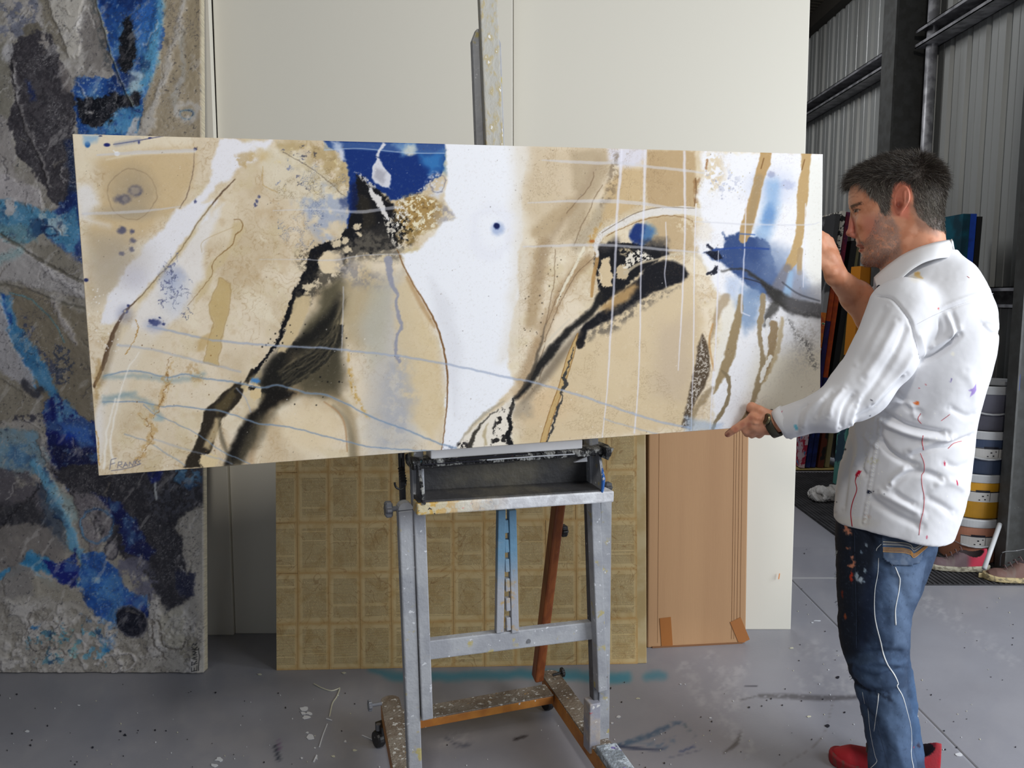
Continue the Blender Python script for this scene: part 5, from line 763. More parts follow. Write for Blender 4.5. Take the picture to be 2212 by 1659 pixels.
nt = m_blue.node_tree; bs_ = nt.nodes['Principled BSDF']; src = bs_.inputs['Base Color'].links[0].from_socket; v = coords(nt); sz_ = nt.nodes.new('ShaderNodeSeparateXYZ'); nt.links.new(v, sz_.inputs[0])
low = mixc(nt, ramp(nt, noise(nt, v, 30, 3), .55, .68), C(160, 162, 168), C(176, 150, 104)); nt.links.new(mixc(nt, ramp(nt, sz_.outputs[2], .60, .74), low, src), bs_.inputs['Base Color'])
PSI = math.radians(19.4); EO = np.array([-.015, 2.07, 0.0]); EX = np.array([math.cos(PSI), math.sin(PSI), 0]); EY = np.array([-math.sin(PSI), math.cos(PSI), 0]); EZ = np.array([0, 0, 1.0])
easel = empty('studio_easel', EO, PSI); tag(easel, 'paint-splattered grey wooden studio easel with casters standing in the middle of the floor', 'easel')
def EP(px, py, b): # local easel coordinates (a, b, z) of a sighted point lying b behind the post plane
    w = PPL(px, py, EY, EY @ EO + b); return np.array([(w - EO) @ EX, b, w[2]])
NY = (0, 1, 0)
def eb(name, p0, p1, w, d, mat, parent=easel, bevel=.003, taper=1.0, nrm=NY, lab=None, ext=None):
    o = MB().beam(p0, p1, w, d, nrm, taper).build(name, mat, parent, bevel=bevel)
    if lab: o['label'] = lab
    return o
def pw(px, b, z=1.0): return px / F * (2.07 + b)
# outer posts
o = MB(); p0 = EP(897, 1690, 0.0); p0[2] = .05; p1 = EP(874, 1098, -.08)
w = .037; o.beam(p0, p1, w, .032, NY)
o = o.build('post', m_grey, easel, bevel=.004)
cap = MB(); ctr = p1.copy(); cap.prism([(ctr[0] + w / 2 * math.cos(t), ctr[1] - .016, ctr[2] + w / 2 * math.sin(t)) for t in np.linspace(0, math.pi, 9)], (0, .032, 0)); cap.build('post_head', m_grey, easel)
q0 = EP(1300, 1605, 0.0); q1 = EP(1305, 1062, -.05); q0[2] = .12
eb('post', q0, q1, .034, .03, m_grey)
# inner sliding frame
a0, a1 = EP(921, 1548, -.03), EP(898, 960, -.10); eb('frame_upright', a0, a1, .030, .032, m_grey)
a0, a1 = EP(1297, 1488, -.035), EP(1276, 930, -.09); eb('frame_upright', a0, a1, .028, .034, m_grey)
a0, a1 = EP(1286, 1560, .0), EP(1268, 930, -.05); eb('inner_upright', a0, a1, .020, .030, m_greyd)
a0, a1 = EP(884, 1500, .01), EP(866, 960, -.04); eb('inner_upright', a0, a1, .012, .03, m_greyd)
o = eb('crossbar', EP(908, 1403, -.02), EP(1283, 1358, -.02), .052, .026, m_grey)
MB().tube([EP(1142, 1385, -.0345), EP(1142, 1385, -.036)], .006, 12).build('screw', m_knob, easel)
# ratchet slats
for (x0, x1) in ((1082, 1078), (1105, 1109)):
    eb('mast_slat', EP(x0, 1100, -.05), EP(x1 if x0 == 1082 else 1111, 1364, -.028), .021, .02, m_blue, bevel=.002)
for k in range(6):
    eb('ratchet_block', EP(1092 + k * .9, 1122 + k * 42, -.047 + k * .003), EP(1093 + k * .9, 1150 + k * 42, -.046 + k * .003), .012, .016, m_blue, bevel=.002)
# tall mast above
eb('mast', EP(1096, 1010, -.03), EP(1050, -70, .0), .047, .022, m_ochre, bevel=.003)
mm = MB(); a, b = EP(1064, 420, .012), EP(1051, 64, .022); L_ = b - a
wv = np.array([.038, 0, 0]); c_ = np.array([.013, 0, 0]); up = L_ / np.linalg.norm(L_)
mm.prism([a - wv, a + wv, b + wv - up * .03, b + wv - c_, b - wv + c_, b - wv - up * .03], (0, .022, 0)); mm.build('mast_rail', m_greyd if False else m_grey, easel, bevel=.002)
# prop strut behind
o = eb('prop_strut', EP(1161, 1465, .30), EP(1208, 1075, .06), .030, .040, m_brown, bevel=.006)
# trough and ledge
LB = -.155
l0, l1 = EP(900, 1100, LB), EP(1325, 1072, LB)
sl = (l1[2] - l0[2]) / (l1[0] - l0[0])
eb('ledge', l0 + [0, .02, 0], l1 + [0, .02, 0], .030, .05, m_ledge, bevel=.004)
up0, up1 = EP(893, 1006, LB + .03), EP(1306, 978, LB + .03)
def tl(a0, b0, s): return a0 + (b0 - a0) * s
tb = MB(); bk = .085
for (s0, s1, nm) in ((0, 1, 'trough_back'),):
    A, B_, Cc, D = l0 + [.008, bk, .0], l1 + [-.035, bk, .0], up1 + [-.01, bk - .04, 0], up0 + [.006, bk - .04, 0]
    MB().prism([A, B_, Cc, D], (0, .008, 0)).build('trough_back', m_trough, easel)
MB().prism([l0 + [.004, -.0, .012], l1 + [-.035, 0, .012], l1 + [-.035, bk + .005, .018], l0 + [.004, bk + .005, .018]], (0, 0, .008)).build('trough_floor', m_trough, easel)
for (L0, U0, off) in ((l0, up0, .010), (l1, up1, -.036)):
    MB().prism([L0 + [off, .0, .01], L0 + [off, bk, .01], U0 + [off if off > 0 else -.02, bk - .04, 0], U0 + [off if off > 0 else -.02, -.005, 0], L0 + [off, -.004, .05]], (.007, 0, 0)).build('trough_end', m_greyd if off > 0 else m_grey, easel)
MB().tube([l0 + [.016, -.004, .012], l0 + [.012, -.008, .05], up0 + [.014, -.004, -.01]], [.006, .005, .006], 7).build('paint_ridge', m_crust, easel)
MB().tube([l1 + [-.033, -.002, .014], l1 + [-.032, -.006, .05], up1 + [-.014, -.004, -.008]], [.004, .005, .003], 7).build('paint_ridge', M('blue_drip', C(190, 196, 206), .5, 0, C(40, 96, 170), 60, .5, .52), easel)
# crusted top lip
lip = MB(); n = 150; rg = random.Random(4); ringn = 10; vs = []
for i in range(n):
    s = i / (n - 1); c = tl(up0 + [-.006, .018, .006], up1 + [.006, .018, .006], s); e = 1 + (.35 if s < .04 or s > .96 else 0)
    for k in range(ringn):
        t = 2 * math.pi * k / ringn; rx = .036 * e * (abs(math.cos(t)) ** .5) * (1 if math.cos(t) > 0 else -1); rz = .013 * e * (abs(math.sin(t)) ** .6) * (1 if math.sin(t) > 0 else -1)
        vs.append(c + np.array([rg.uniform(-.002, .002), rx + rg.uniform(-.0016, .0016), rz * .86 + rg.uniform(-.0016, .0016)]))
lip.add(vs, [(i * ringn + k, i * ringn + (k + 1) % ringn, (i + 1) * ringn + (k + 1) % ringn, (i + 1) * ringn + k) for i in range(n - 1) for k in range(ringn)] + [tuple(range(ringn))[::-1], tuple(range((n - 1) * ringn, n * ringn))])
lip = lip.build('canvas_rest', m_crust, easel); lip['label'] = 'top rest thick with dried crusty paint'
for k in range(7):
    z_ = rg.uniform(-.010, .012); s0 = rg.uniform(0, .5); s1 = s0 + rg.uniform(.2, .5)
    MB().tube([tl(up0, up1, s0) + [0, -.020, z_ + .005], tl(up0, up1, (s0 + s1) / 2) + [0, -.0215, z_ + .006], tl(up0, up1, min(1, s1)) + [0, -.020, z_ + .005]], .0016, 5).build('paint_ridge', rg.choice([m_pk, m_grey, m_pw, m_black]), lip)
MB().prism([up1 + [-.004, -.02, .014], up1 + [.022, -.01, .012], up1 + [.008, -.02, -.002], up1 + [-.004, -.03, -.014], up1 + [-.02, -.022, -.006]], (0, .03, 0)).build('paint_ridge', m_crust, lip)
MB().prism([EP(1241, 997, LB - .0), EP(1268, 987, LB - .0), EP(1269, 997, LB - .012), EP(1240, 999, LB - .012)], (0, .004, .0)).build('paper_scrap', m_grey, easel)
# right side: foot block, foot rails, rear bar
MB().beam(EP(1278, 1618, -.015), EP(1279, 1512, -.015), .034, .045, NY).build('foot_block', m_pink, easel, bevel=.003)
def EZP(px, py, z):
    w = PZ(px, py, z); return np.array([(w - EO) @ EX, (w - EO) @ EY, z])
rz = .125
R0, R1 = EZP(1190, 1456, rz), EZP(1330, 1650, rz); R1 = R0 + (R1 - R0) * 1.45; dR = (R1 - R0) / np.linalg.norm(R1 - R0)
L0, L1 = EZP(843, 1512, rz), EZP(878, 1680, rz); dd = R1 - R0; L1 = L0 + (L1 - L0) / np.linalg.norm(L1 - L0) * np.linalg.norm(dd)
def rail(a, b, lab=None):
    up_ = np.array([0, 0, 1.0]); d = (b - a) / np.linalg.norm(b - a); sd = np.cross(d, up_); hw = .030
    poly = [a + sd * hw * math.cos(t) - d * hw * math.sin(t) for t in np.linspace(0, math.pi, 9)] + [b - sd * hw, b + sd * hw]
    mb = MB().prism([q + [0, 0, -.005] for q in poly], (0, 0, .005)); o1 = mb.build('rail_top', m_top, None)
    mb2 = MB().prism([q + [0, 0, -.055] for q in poly], (0, 0, .0498)); o2 = mb2.build('foot_rail', m_orange, easel, bevel=.003); o1.parent = o2; return o2
rail(R0, R1); rail(L0, L1)
c0, c1 = EZP(898, 1556, .12), EZP(1196, 1501, .12); dirc = (c1 - c0) / np.linalg.norm(c1 - c0); c0 = c0 - dirc * .06
bk_ = np.cross(np.array([0, 0, 1.0]), dirc)
o2 = MB().prism([c0 + [0, 0, -.03], c1 + [0, 0, -.03], c1 + bk_ * .075 + [0, 0, -.03], c0 + bk_ * .075 + [0, 0, -.03]], (0, 0, .0255)).build('rear_bar', m_orange, easel, bevel=.002)
MB().prism([c0 + [0, 0, -.0044], c1 + [0, 0, -.0044], c1 + bk_ * .075 + [0, 0, -.0044], c0 + bk_ * .075 + [0, 0, -.0044]], (0, 0, .005)).build('bar_top', m_top, o2, bevel=.001)
f0, f1 = L0 + (L1 - L0) * .80, R0 + (R1 - R0) * .80
eb('front_bar', f0 + [0, 0, -.02], f1 + [0, 0, -.02], .05, .035, m_top)
m_pad = M('cluttered_foot_paint', C(140, 148, 156), .5, 0, C(196, 206, 214), 24, .5, .56, bstr=.8, bscale=80, spots=[(C(120, 110, 170), 30, .66, .69)])
q = R0 + dR * .47; MB().beam(q + [0, 0, .010], q + dR * .26 + [0, 0, .004], .062, .02, (0, 0, 1)).build('foot_plate', m_pad, easel, bevel=.004)
def caster(p):
    o = MB().lathe([(.001, -.012), (.024, -.012), (.027, -.006), (.027, .006), (.024, .012), (.001, .012)], (0, 0, 0), 20).build('caster_wheel', m_black, easel, smooth=False); o.rotation_euler = (0, math.pi / 2, .3); o.location = (p[0], p[1], .0275)
    MB().b2((-.016, -.022, .0), (.016, .022, .026)).build('caster_fork', m_black, o).location = (-.028, 0, 0)
    MB().tube([(p[0], p[1], .055), (p[0], p[1], .075)], .008, 10).build('caster_stem', m_knob, easel)
for p in (EZP(818, 1600, .02), EZP(1182, 1515, .03), R0 + (R1 - R0) * .92, L0 + (L1 - L0) * .92): caster(p)
def knob(c, ax, r, mat, n=7, ln=.02, stem=.02):
    mb = MB(); c = np.array(c, float); ax = np.array(ax, float); ax /= np.linalg.norm(ax); h = np.array([0, 0, 1.0]); a = np.cross(ax, h); a /= np.linalg.norm(a); b = np.cross(ax, a); N = 42
    vs = []
    for k, s in ((-.5, .82), (-.3, 1), (.3, 1), (.5, .82)):
        for i in range(N):
            t = 2 * math.pi * i / N; rr_ = r * s * (1 + .13 * math.cos(n * t)); vs.append(c + ax * ln * k + rr_ * (a * math.cos(t) + b * math.sin(t)))
    mb.add(vs, [(j * N + i, j * N + (i + 1) % N, (j + 1) * N + (i + 1) % N, (j + 1) * N + i) for j in range(3) for i in range(N)] + [tuple(range(N))[::-1], tuple(range(3 * N, 4 * N))])
    mb.tube([c, c + ax * stem], r * .35, 12); return mb.build('knob', mat, easel, smooth=False)
knob(EP(839, 1100, -.07), (1, 0, 0), .019, m_knob, 6, .018, .03)
knob(EP(1217, 1146, .10), (-1, 0, 0), .017, m_black, 6, .02, .02)
knob(EP(1215, 1452, .34), (-.8, 0, -.1), .014, m_black, 6, .012, .035)
knob(EP(799, 1524, .24), (1, 0, 0), .015, m_knob, 6, .012, .035)
knob(EP(1312, 1052, -.02), (-1, 0, 0), .014, m_greyd, 6, .02, .01)
# bungee hook hanging at the left
bc = [EP(864, 975, -.10), EP(866, 1012, -.10)]; bg_ = MB().tube(bc, .0042, 8)
o = bg_.build('bungee_cord', m_black, easel); 
cl_ = MB(); q0 = EP(866, 1008, -.10); q1 = EP(872, 1040, -.10); cl_.tube([tl(q0, q1, s) for s in np.linspace(0, 1, 12)], [.006 + .003 * (i % 2) for i in range(12)], 8); cl_.build('cord_wrap', m_black, o)
MB().tube([EP(x_, y_, -.10) for x_, y_ in spl([(874, 1036), (876, 1046), (872, 1054), (864, 1057), (856, 1053), (853, 1046), (853, 1042)], 4)], .0026, 8).build('hook', m_black, o)
# white strip the painting stands on
ws0, ws1 = EP(925, 980, LB + .045), EP(1250, 958, LB + .045); ws0[2] += .003; ws1[2] += .003
o = MB().beam(ws0, ws1, .024, .05, NY).build('white_foam_strip', m_foam, None, bevel=.003); o.location = EO; o.rotation_euler = (0, 0, PSI)
tag(o, 'white foam strip lying on the easel rest under the painting', 'strip')

# ================================================================== STACKED PAINTINGS BY THE RIGHT WALL
def vm2(name, fn, rough=.5): # slab with painted face by node colours
    return M(name, *fn)
def stackcanvas(px_t, py_t, px_b, py_b, Y, wd, th, mat, label, edge_mat=None, group=None, dy=0.0):
    """slab leaning against the wall: its front edge runs from a sighted top corner to a sighted bottom corner; wd goes back along the wall."""
    b = PY(px_b, py_b, Y); b[2] = max(b[2], 0); t = PY(px_t, py_t, Y + dy)
    d = t - b; L = np.linalg.norm(d); ex = np.array([d[2], 0, -d[0]]); ex /= np.linalg.norm(ex)
    mb = MB().prism([b, b + ex * th, b + ex * th + d, b + d], (0, wd, 0)); return mb, b, d, ex
m_e_tan = M('canvas_edge_tan', C(150, 142, 104), .7); m_e_blk = M('canvas_edge_black', C(26, 26, 28), .6)
def stk(name, label, pt, pb, Y, wd, th, mat, floor_z=.021, strips=()):
    b = PY(pb[0], pb[1], Y); t = PY(pt[0], pt[1], Y); d = t - b; k = (b[2] - floor_z) / d[2]; b = b - d * k; d = t - b
    if t[0] + th > XW - .008: t = t.copy(); t[0] = XW - .008 - th; b[0] = min(b[0], t[0] - .02); d = t - b
    ex = np.array([d[2], 0, -d[0]]); ex /= np.linalg.norm(ex)
    root = empty(name, b + [0, 0, .001]); mb = MB().prism([(0, 0, 0), ex * th, ex * th + d, d], (0, wd, 0)); mb.build('canvas', mat, root)
    for (s0, s1, m_) in strips:
        q = MB().prism([d * s0 - np.array([0, .0015, 0]) + ex * .0, d * s0 + ex * th + [0, -.0015, 0], d * s1 + ex * th + [0, -.0015, 0], d * s1 + [0, -.0015, 0]], (0, .004, 0)); q.build('painted_edge', m_, root)
        q = MB().prism([d * s0 - ex * .0015, d * s1 - ex * .0015, d * s1 - ex * .0015 + [0, wd * .999, 0], d * s0 - ex * .0015 + [0, wd * .999, 0]], ex * .0018); q.build('painted_face', m_, root)
    return tag(root, label, 'painting', 'paintings leaning against the steel wall')
m_abs = M('face_grey_blobs', C(70, 70, 72), .5, 0, C(150, 150, 152), 2.6, .50, .54, spots=[(C(30, 30, 32), 4, .6, .63)])
m_pat = M('pattern_orange', C(214, 120, 40), .5, 0, C(190, 90, 50), 9, .5, .53, spots=[(C(230, 226, 210), 22, .60, .63), (C(60, 140, 80), 16, .66, .68)])
m_mag = M('pattern_magenta', C(120, 30, 60), .5, 0, C(90, 26, 70), 14, .5, .55, spots=[(C(170, 60, 70), 40, .6, .64)])
m_org = M('paint_orange', C(196, 84, 30), .5, 0, C(176, 70, 34), 20); m_pur = M('paint_purple', C(52, 40, 110), .5, 0, C(40, 36, 90), 14); m_prt = M('pattern_print', C(220, 216, 205), .5, 0, C(30, 30, 34), 26, .5, .53, spots=[(C(206, 160, 40), 30, .68, .7)])
m_pkb = M('pattern_pink_white', C(214, 190, 200), .5, 0, C(176, 40, 70), 16, .48, .52, spots=[(C(90, 140, 190), 20, .6, .62)])
m_bkb = M('paint_blue_dark', C(30, 46, 120), .5, 0, C(20, 32, 80), 12)
m_brn = M('paint_brown_black', C(96, 44, 30), .5, 0, C(30, 26, 26), 8, .5, .54)
YS = 6.25
stk('stacked_painting', 'leaning painting with grey blobs above pink and white pattern, foremost of the far stack', (1806, 462), (1728, 1012), YS, .9, .035, m_abs, strips=((0, .27, m_pkb), (.27, .62, m_pat)))
stk('stacked_painting', 'leaning painting with a printed black and white edge above orange and purple', (1818, 456), (1740, 1012), YS + .012, .9, .035, m_mag, strips=((0, .2, m_bkb), (.2, .58, m_pur), (.58, .72, m_org), (.72, 1.0, m_prt)))
stk('stacked_painting', 'leaning painting with magenta and orange edge right of the printed one', (1829, 458), (1751, 1012), YS + .022, .9, .035, m_mag, strips=((0, .36, m_bkb), (.36, .7, m_org)))
stk('stacked_painting', 'leaning painting with a black edge between the magenta and tan ones', (1841, 520), (1766, 1012), YS + .02, .9, .045, m_e_blk, strips=((0, .25, m_brn),))
stk('stacked_painting', 'leaning painting with a plain tan edge in the far stack', (1855, 520), (1781, 1012), YS + .03, .9, .035, m_e_tan)
o = MB().b2((2.28, YS - .03, .0095), (2.64, YS + .93, .0135)).build('timber_batten', M('batten_wood', C(176, 156, 96), .7), None)
tag(o, 'low yellow timber batten under the far stack of paintings', 'batten')
stk('stacked_painting', 'orange edged painting leaning in the nearer stack behind the man', (1860, 575), (1818, 1060), 5.62, .16, .075, M('paint_flat_orange', C(224, 140, 30), .55), .011, strips=((0, .40, M('paint_teal_camo', C(52, 84, 104), .5, 0, C(100, 170, 160), 6, .46, .49)),(.40, .60, m_brn)))
stk('stacked_painting', 'dark red painting beside the orange edged one', (1886, 575), (1844, 1060), 5.63, .16, .07, M('paint_dark_red', C(150, 30, 46), .5, spots=[(C(220, 200, 200), 14, .66, .69)]), .011)
stk('stacked_painting', 'teal painting leaning on the wall right of the man\'s neck', (2081, 462), (2024, 1150), 4.40, .25, .040, M('paint_teal', C(10, 96, 116), .5, 0, C(14, 60, 76), 6), .011)
stk('stacked_painting', 'bright blue painting leaning beside the teal one', (2097, 462), (2040, 1150), 4.41, .25, .034, M('paint_bright_blue', C(30, 80, 196), .5, 0, C(24, 60, 150), 8), .011)
stk('stacked_painting', 'black sided painting between the bright blue one and the steel wall', (2111, 468), (2054, 1150), 4.42, .25, .03, m_e_blk, .011)
stk('stacked_painting', 'small dark teal painting standing on edge behind the paint buckets', (2126, 780), (2116, 1150), 4.33, .1, .035, M('paint_dark_teal', C(20, 76, 100), .5, 0, C(50, 60, 50), 5), .011)

# ================================================================== BUCKETS
m_lid = M('bucket_lid', C(196, 198, 200), .4, 0, C(170, 172, 176), 5, bstr=.05)
m_lab = M('bucket_label', C(214, 212, 208), .5); m_wire = M('wire', C(170, 170, 172), .3, .6)
def bucket(x, y, z, r, h, col, label, lab_ang, stripe=True, handle=-1.9):
    root = empty('paint_bucket', (x, y, z)); tag(root, label, 'bucket', 'stacked paint buckets')
    mt = M('bucket_plastic', C(*col), .35, 0, C(*[int(c * .86) for c in col]), 3)
    MB().lathe([(.001, 0), (r * .90, 0), (r * .91, .004), (r * .985, h - .05), (r * .985, h - .036), (.001, h - .036)], n=72).build('tub', mt, root, smooth=False)
    MB().lathe([(r * .9, h - .042), (r * 1.03, h - .042), (r * 1.035, h - .036), (r * 1.035, h - .006), (r * 1.02, h), (r * .96, h), (r * .95, h - .006), (.001, h - .006)], n=72).build('lid', m_lid, root)
    if stripe:
        lb_ = MB(); n = 14; z0_, z1_ = h * .38, h * .62
        def lr(zz): return r * (.91 + .075 * zz / (h - .05)) + .0012
        vs = []
        for i in range(n):
            t = lab_ang - .62 + 1.24 * i / (n - 1)
            for zz in (z0_, z1_): vs.append((lr(zz) * math.cos(t), lr(zz) * math.sin(t), zz))
        lb_.add(vs, [(2 * i, 2 * i + 2, 2 * i + 3, 2 * i + 1) for i in range(n - 1)]); lo = lb_.build('label_strip', m_lab, root)
        mk_ = MB(); rg_ = random.Random(int(z * 100))
        for (t0, t1, a, b) in ((-.62, -.2, .92, .99), (-.3, .15, .9, 1.12), (.1, .6, .9, 1.0), (.16, .175, .1, .9), (-.1, -.04, .5, .62), (-.02, .03, .2, .32), (-.2, -.15, .15, .25), (.06, .10, .62, .72)):
            zz0, zz1 = z0_ + (z1_ - z0_) * a, z0_ + (z1_ - z0_) * b; vs = []
            for t in np.linspace(lab_ang + t0, lab_ang + t1, 4):
                for zz in (zz0, zz1): vs.append(((lr(zz) + .001) * math.cos(t), (lr(zz) + .001) * math.sin(t), zz))
            mk_.add(vs, [(2 * i, 2 * i + 2, 2 * i + 3, 2 * i + 1) for i in range(3)])
        mk_.build('print', m_pk, lo)
    pts = [];
    for t in np.linspace(0, math.pi, 17):
        ax_ = np.array([math.cos(handle), math.sin(handle), 0]); fw = np.array([-math.sin(handle), math.cos(handle), 0]) * -1
        pts.append(ax_ * (r * 1.045) * math.cos(t) - fw * (r * 1.045) * math.sin(t) * -1 + np.array([0, 0, h - .06 - .085 * math.sin(t)]))
    hb = MB().tube(pts, .0018, 6).build('handle', m_wire, root); mid = pts[6:11]; MB().tube(mid, .005, 8).build('grip', m_lid, hb)
    return root
bxp, byp = 2.475, 4.13
z_ = .0105
for (dx, dy, r, h, col, lb2, st_, ha) in ((-.008, 0, .152, .235, (188, 130, 104), 'salmon paint bucket at the bottom of the stack by the column', True, -.35), (.008, .01, .150, .235, (222, 162, 44), 'yellow paint bucket second from the bottom of the stack', True, 2.9), (.030, .0, .150, .228, (70, 84, 112), 'dark blue paint bucket second from the top of the stack', True, -.35), (.045, .01, .148, .232, (112, 112, 126), 'grey-violet paint bucket on top of the stack', False, -.35)):
    bucket(bxp + dx, byp + dy, z_, r, h, col, lb2, -1.75, st_, ha); z_ += h - .0
o = MB().lathe([(.001, 0), (.10, 0), (.104, .006), (.104, .02), (.09, .022), (.001, .022)], n=32).build('tub_lid', m_lid); o.location = (bxp + .09, byp + .0, z_ + .0005)
tag(o, 'small grey plastic lid lying on top of the bucket stack', 'lid')
q0, q1 = PY(2126, 1228, 3.72), PY(2160, 1132, 3.90); q0[2] = max(q0[2], .02)
o = MB().tube([(0, 0, 0), q1 - q0], .011, 16).build('plastic_pipe', M('white_pipe', C(200, 202, 204), .4), None, smooth=True); o.location = q0; o.rotation_euler = (0, 0, 0)
tag(o, 'white plastic pipe leaning across the bottom bucket', 'pipe')
o = MB().tube([PY(a, b, 3.62) for a, b in spl([(2228, 1183), (2195, 1190), (2170, 1192), (2162, 1200), (2160, 1222)], 4)], .003, 6).build('bent_wire', m_black, None); tag(o, 'bent black wire in front of the steel column', 'wire')

# ================================================================== SHOES AND RAG
def shoe(name, loc, rz, L, colr, label, cat='shoe', parent=None, sole_c=(196, 186, 160), heelc=None, worn=.5):
    """implicit low shoe: toe at +x, heel at -x, length L"""
    s = L / .29
    def f(p):
        q = p / s; x, y, z = q[:, 0], q[:, 1], q[:, 2]
        cy = .008 * np.sin(x * 12); hw = .047 + .006 * np.sin((x + .04) * 20) - .012 * np.clip((-x - .02) / .12, 0, 1); hw = hw * np.sqrt(np.clip(1 - ((x / .147) ** 2) ** 3, 0.0001, 1))
        tz = .055 + .065 * sst(.06, -.05, x) ; tz = np.where(x > .10, .055 - (x - .10) * .45, tz)
        taper = np.clip(z / .12, 0, 1) * .36; e = np.hypot((y - cy) / (hw * (1 - taper)), np.maximum(z, 0) / tz * 0.0 + 0)
        body = (np.abs(y - cy) / (hw * (1 - taper)) ) ; 
        d = np.maximum((np.sqrt(body ** 2 + (np.clip(z, 0, 1) / tz) ** 4) - 1) * .035, -z)
        d = np.maximum(d, (np.abs(x) - .147) * .6)
        hole = ell(q, (-.06, cy.mean() if 0 else 0, .125), (.060, .027, .062)); return smax(d, -hole, .006) * s
    V, Q = implicit(f, (-.17 * s, -.07 * s, -.01), (.17 * s, .07 * s, .14 * s), .0042, 2.5); V = smoothv(V, Q, 2, .5)
    c = np.empty((len(V), 3)); c[:] = np.array(colr) / 255.; x, z = V[:, 0] / s, V[:, 2] / s
    n1 = fbm(V[:, 0], V[:, 2] + V[:, 1], .03, 3, 4)[:, None]; dirt = np.array((120, 112, 104)) / 255.
    c = c * (1 - worn * sst(.45, .65, n1)) + dirt * worn * sst(.45, .65, n1)
    if heelc is not None: m = sst(-.03, -.07, x)[:, None]; c = c * (1 - m) + (np.array(heelc) / 255.) * m
    inn = (ell(V / s, (-.06, 0, .125), (.064, .031, .066)) < 0.0) ; c[inn & (z < .108)] = np.array((40, 24, 26)) / 255.
    o = mesh_np('upper', V, Q, m_shoe, None, c)
    def fs(p):
        q = p / s; x, y, z = q[:, 0], q[:, 1], q[:, 2]; hw = .052 + .006 * np.sin((x + .04) * 20) - .012 * np.clip((-x - .02) / .12, 0, 1); hw = hw * np.sqrt(np.clip(1 - ((x / .155) ** 2) ** 3, .0001, 1))
        top = .026 + .008 * np.clip((-x) / .15, 0, 1) + .006 * np.clip((x - .1) / .05, 0, 1); return smax(smax(np.abs(y - .008 * np.sin(x * 12)) - hw, z - top, .006), -z, .003) * s
    V2, Q2 = implicit(fs, (-.17 * s, -.07 * s, -.01), (.17 * s, .07 * s, .05 * s), .004, 2.0); V2 = smoothv(V2, Q2, 1, .5)
    c2 = np.empty((len(V2), 3)); c2[:] = np.array(sole_c) / 255.; n2 = fbm(V2[:, 0], V2[:, 2] * 2 + V2[:, 1], .012, 5, 4)[:, None]; c2 = c2 * (1 - .6 * sst(.5, .62, n2)) + np.array((92, 84, 70)) / 255. * .6 * sst(.5, .62, n2)
    if parent is None: r = empty(name, loc, rz); tag(r, label, cat)
    else: r = empty(name, loc, rz, parent)
    o.parent = r; so = mesh_np('sole', V2, Q2, m_shoe, r, c2)
    lc = MB()
    for k in range(4):
        xx = .052 - k * .022; zz = .068 + .016 * k; lc.tube([(xx * s, -.026 * s, (zz - .008) * s), (xx * s + .002, 0, (zz + .004) * s), (xx * s, .026 * s, (zz - .008) * s)], .0028, 6)
    lc.build('laces', M('laces', C(110, 90, 90), .8), r); return r
m_shoe = VM('worn_shoe', .7, .3, 200)
def fl(px, py, z=.0): return tuple(PZ(px, py, z))
p = PZ(2066, 1233, .0); shoe('worn_shoe', (p[0], p[1], .0105), math.radians(163), .285, (104, 84, 88), 'worn grey and red trainer on the mat in front of the buckets', heelc=(176, 40, 66), sole_c=(178, 172, 152))
p = PZ(2194, 1257, .0); shoe('worn_shoe', (p[0], p[1], .0105 if p[1] > 3.72 else .001), math.radians(168), .285, (112, 84, 76), 'worn brown shoe with thick paint-caked sole at the right edge', sole_c=(190, 172, 128), heelc=(190, 172, 128))
p = PZ(1985, 1205, .0); o = shoe('worn_shoe', (p[0] - .17, p[1] + .20, .0105), math.radians(200), .27, (120, 112, 104), 'worn pale shoe mostly hidden behind the man\'s thigh', sole_c=(190, 180, 160))
rc = PZ(1778, 1082, .0)
def fr_(p):
    q = p; a = ell(q, (0, 0, .035), (.10, .07, .055)); b = ell(q, (-.045, -.05, .045), (.055, .05, .045)); c = ell(q, (.07, 0, .05), (.075, .06, .045)); d = smin(smin(a, b, .02), c, .02)
    h = ell(q, (-.05, -.105, .05), (.028, .04, .028)); d = smax(d, -h, .02); n = fbm(q[:, 0] + q[:, 2] * .7, q[:, 1] - q[:, 2] * .5, .035, 4, 3); return np.maximum(d + .022 * (np.abs(n - .5) * 4 - .5), -q[:, 2])
V, Q = implicit(fr_, (-.16, -.13, -.01), (.18, .12, .12), .005, 2.2); V = smoothv(V, Q, 2, .5)
o = mesh_np('crumpled_rag', V, Q, M('rag_cloth', C(212, 210, 208), .9, 0, C(188, 184, 180), 12, bstr=.3)); o.location = (rc[0], rc[1], .0098)
tag(o, 'crumpled white rag lying on the dark mat', 'rag')
# ================================================================== THE MAN
TH = math.atan((1980 - 1106) / F); VD = np.array([math.sin(TH), math.cos(TH), 0.0]); RD = np.array([math.cos(TH), -math.sin(TH), 0.0]); DM = 2.36; C0 = VD * DM
man = empty('person', (C0[0], C0[1], 0), -TH)
tag(man, 'man in a paint-stained white shirt and jeans holding the right end of the wide painting', 'person')
def Lp(px, py, t=0.0):
    w = PPL(px, py, VD, DM + t); return np.array([(w - C0) @ RD, t, w[2]])
def canv_t(px, py):
    n = NM; w = PPL(px, py, n, n @ np.array(MC[0])); return (w @ VD) - DM
def to_px(V):
    W = V[:, 0:1] * RD + V[:, 1:2] * VD + C0 + np.array([0, 0, 1]) * V[:, 2:3]; return proj(W)
def to_px0(V):   # as seen when moved onto the man's middle plane
    U_ = V.copy(); U_[:, 1] = 0; return to_px(U_)
def rz_(px, py): q = Lp(px, py, 0); return (q[0], q[2])
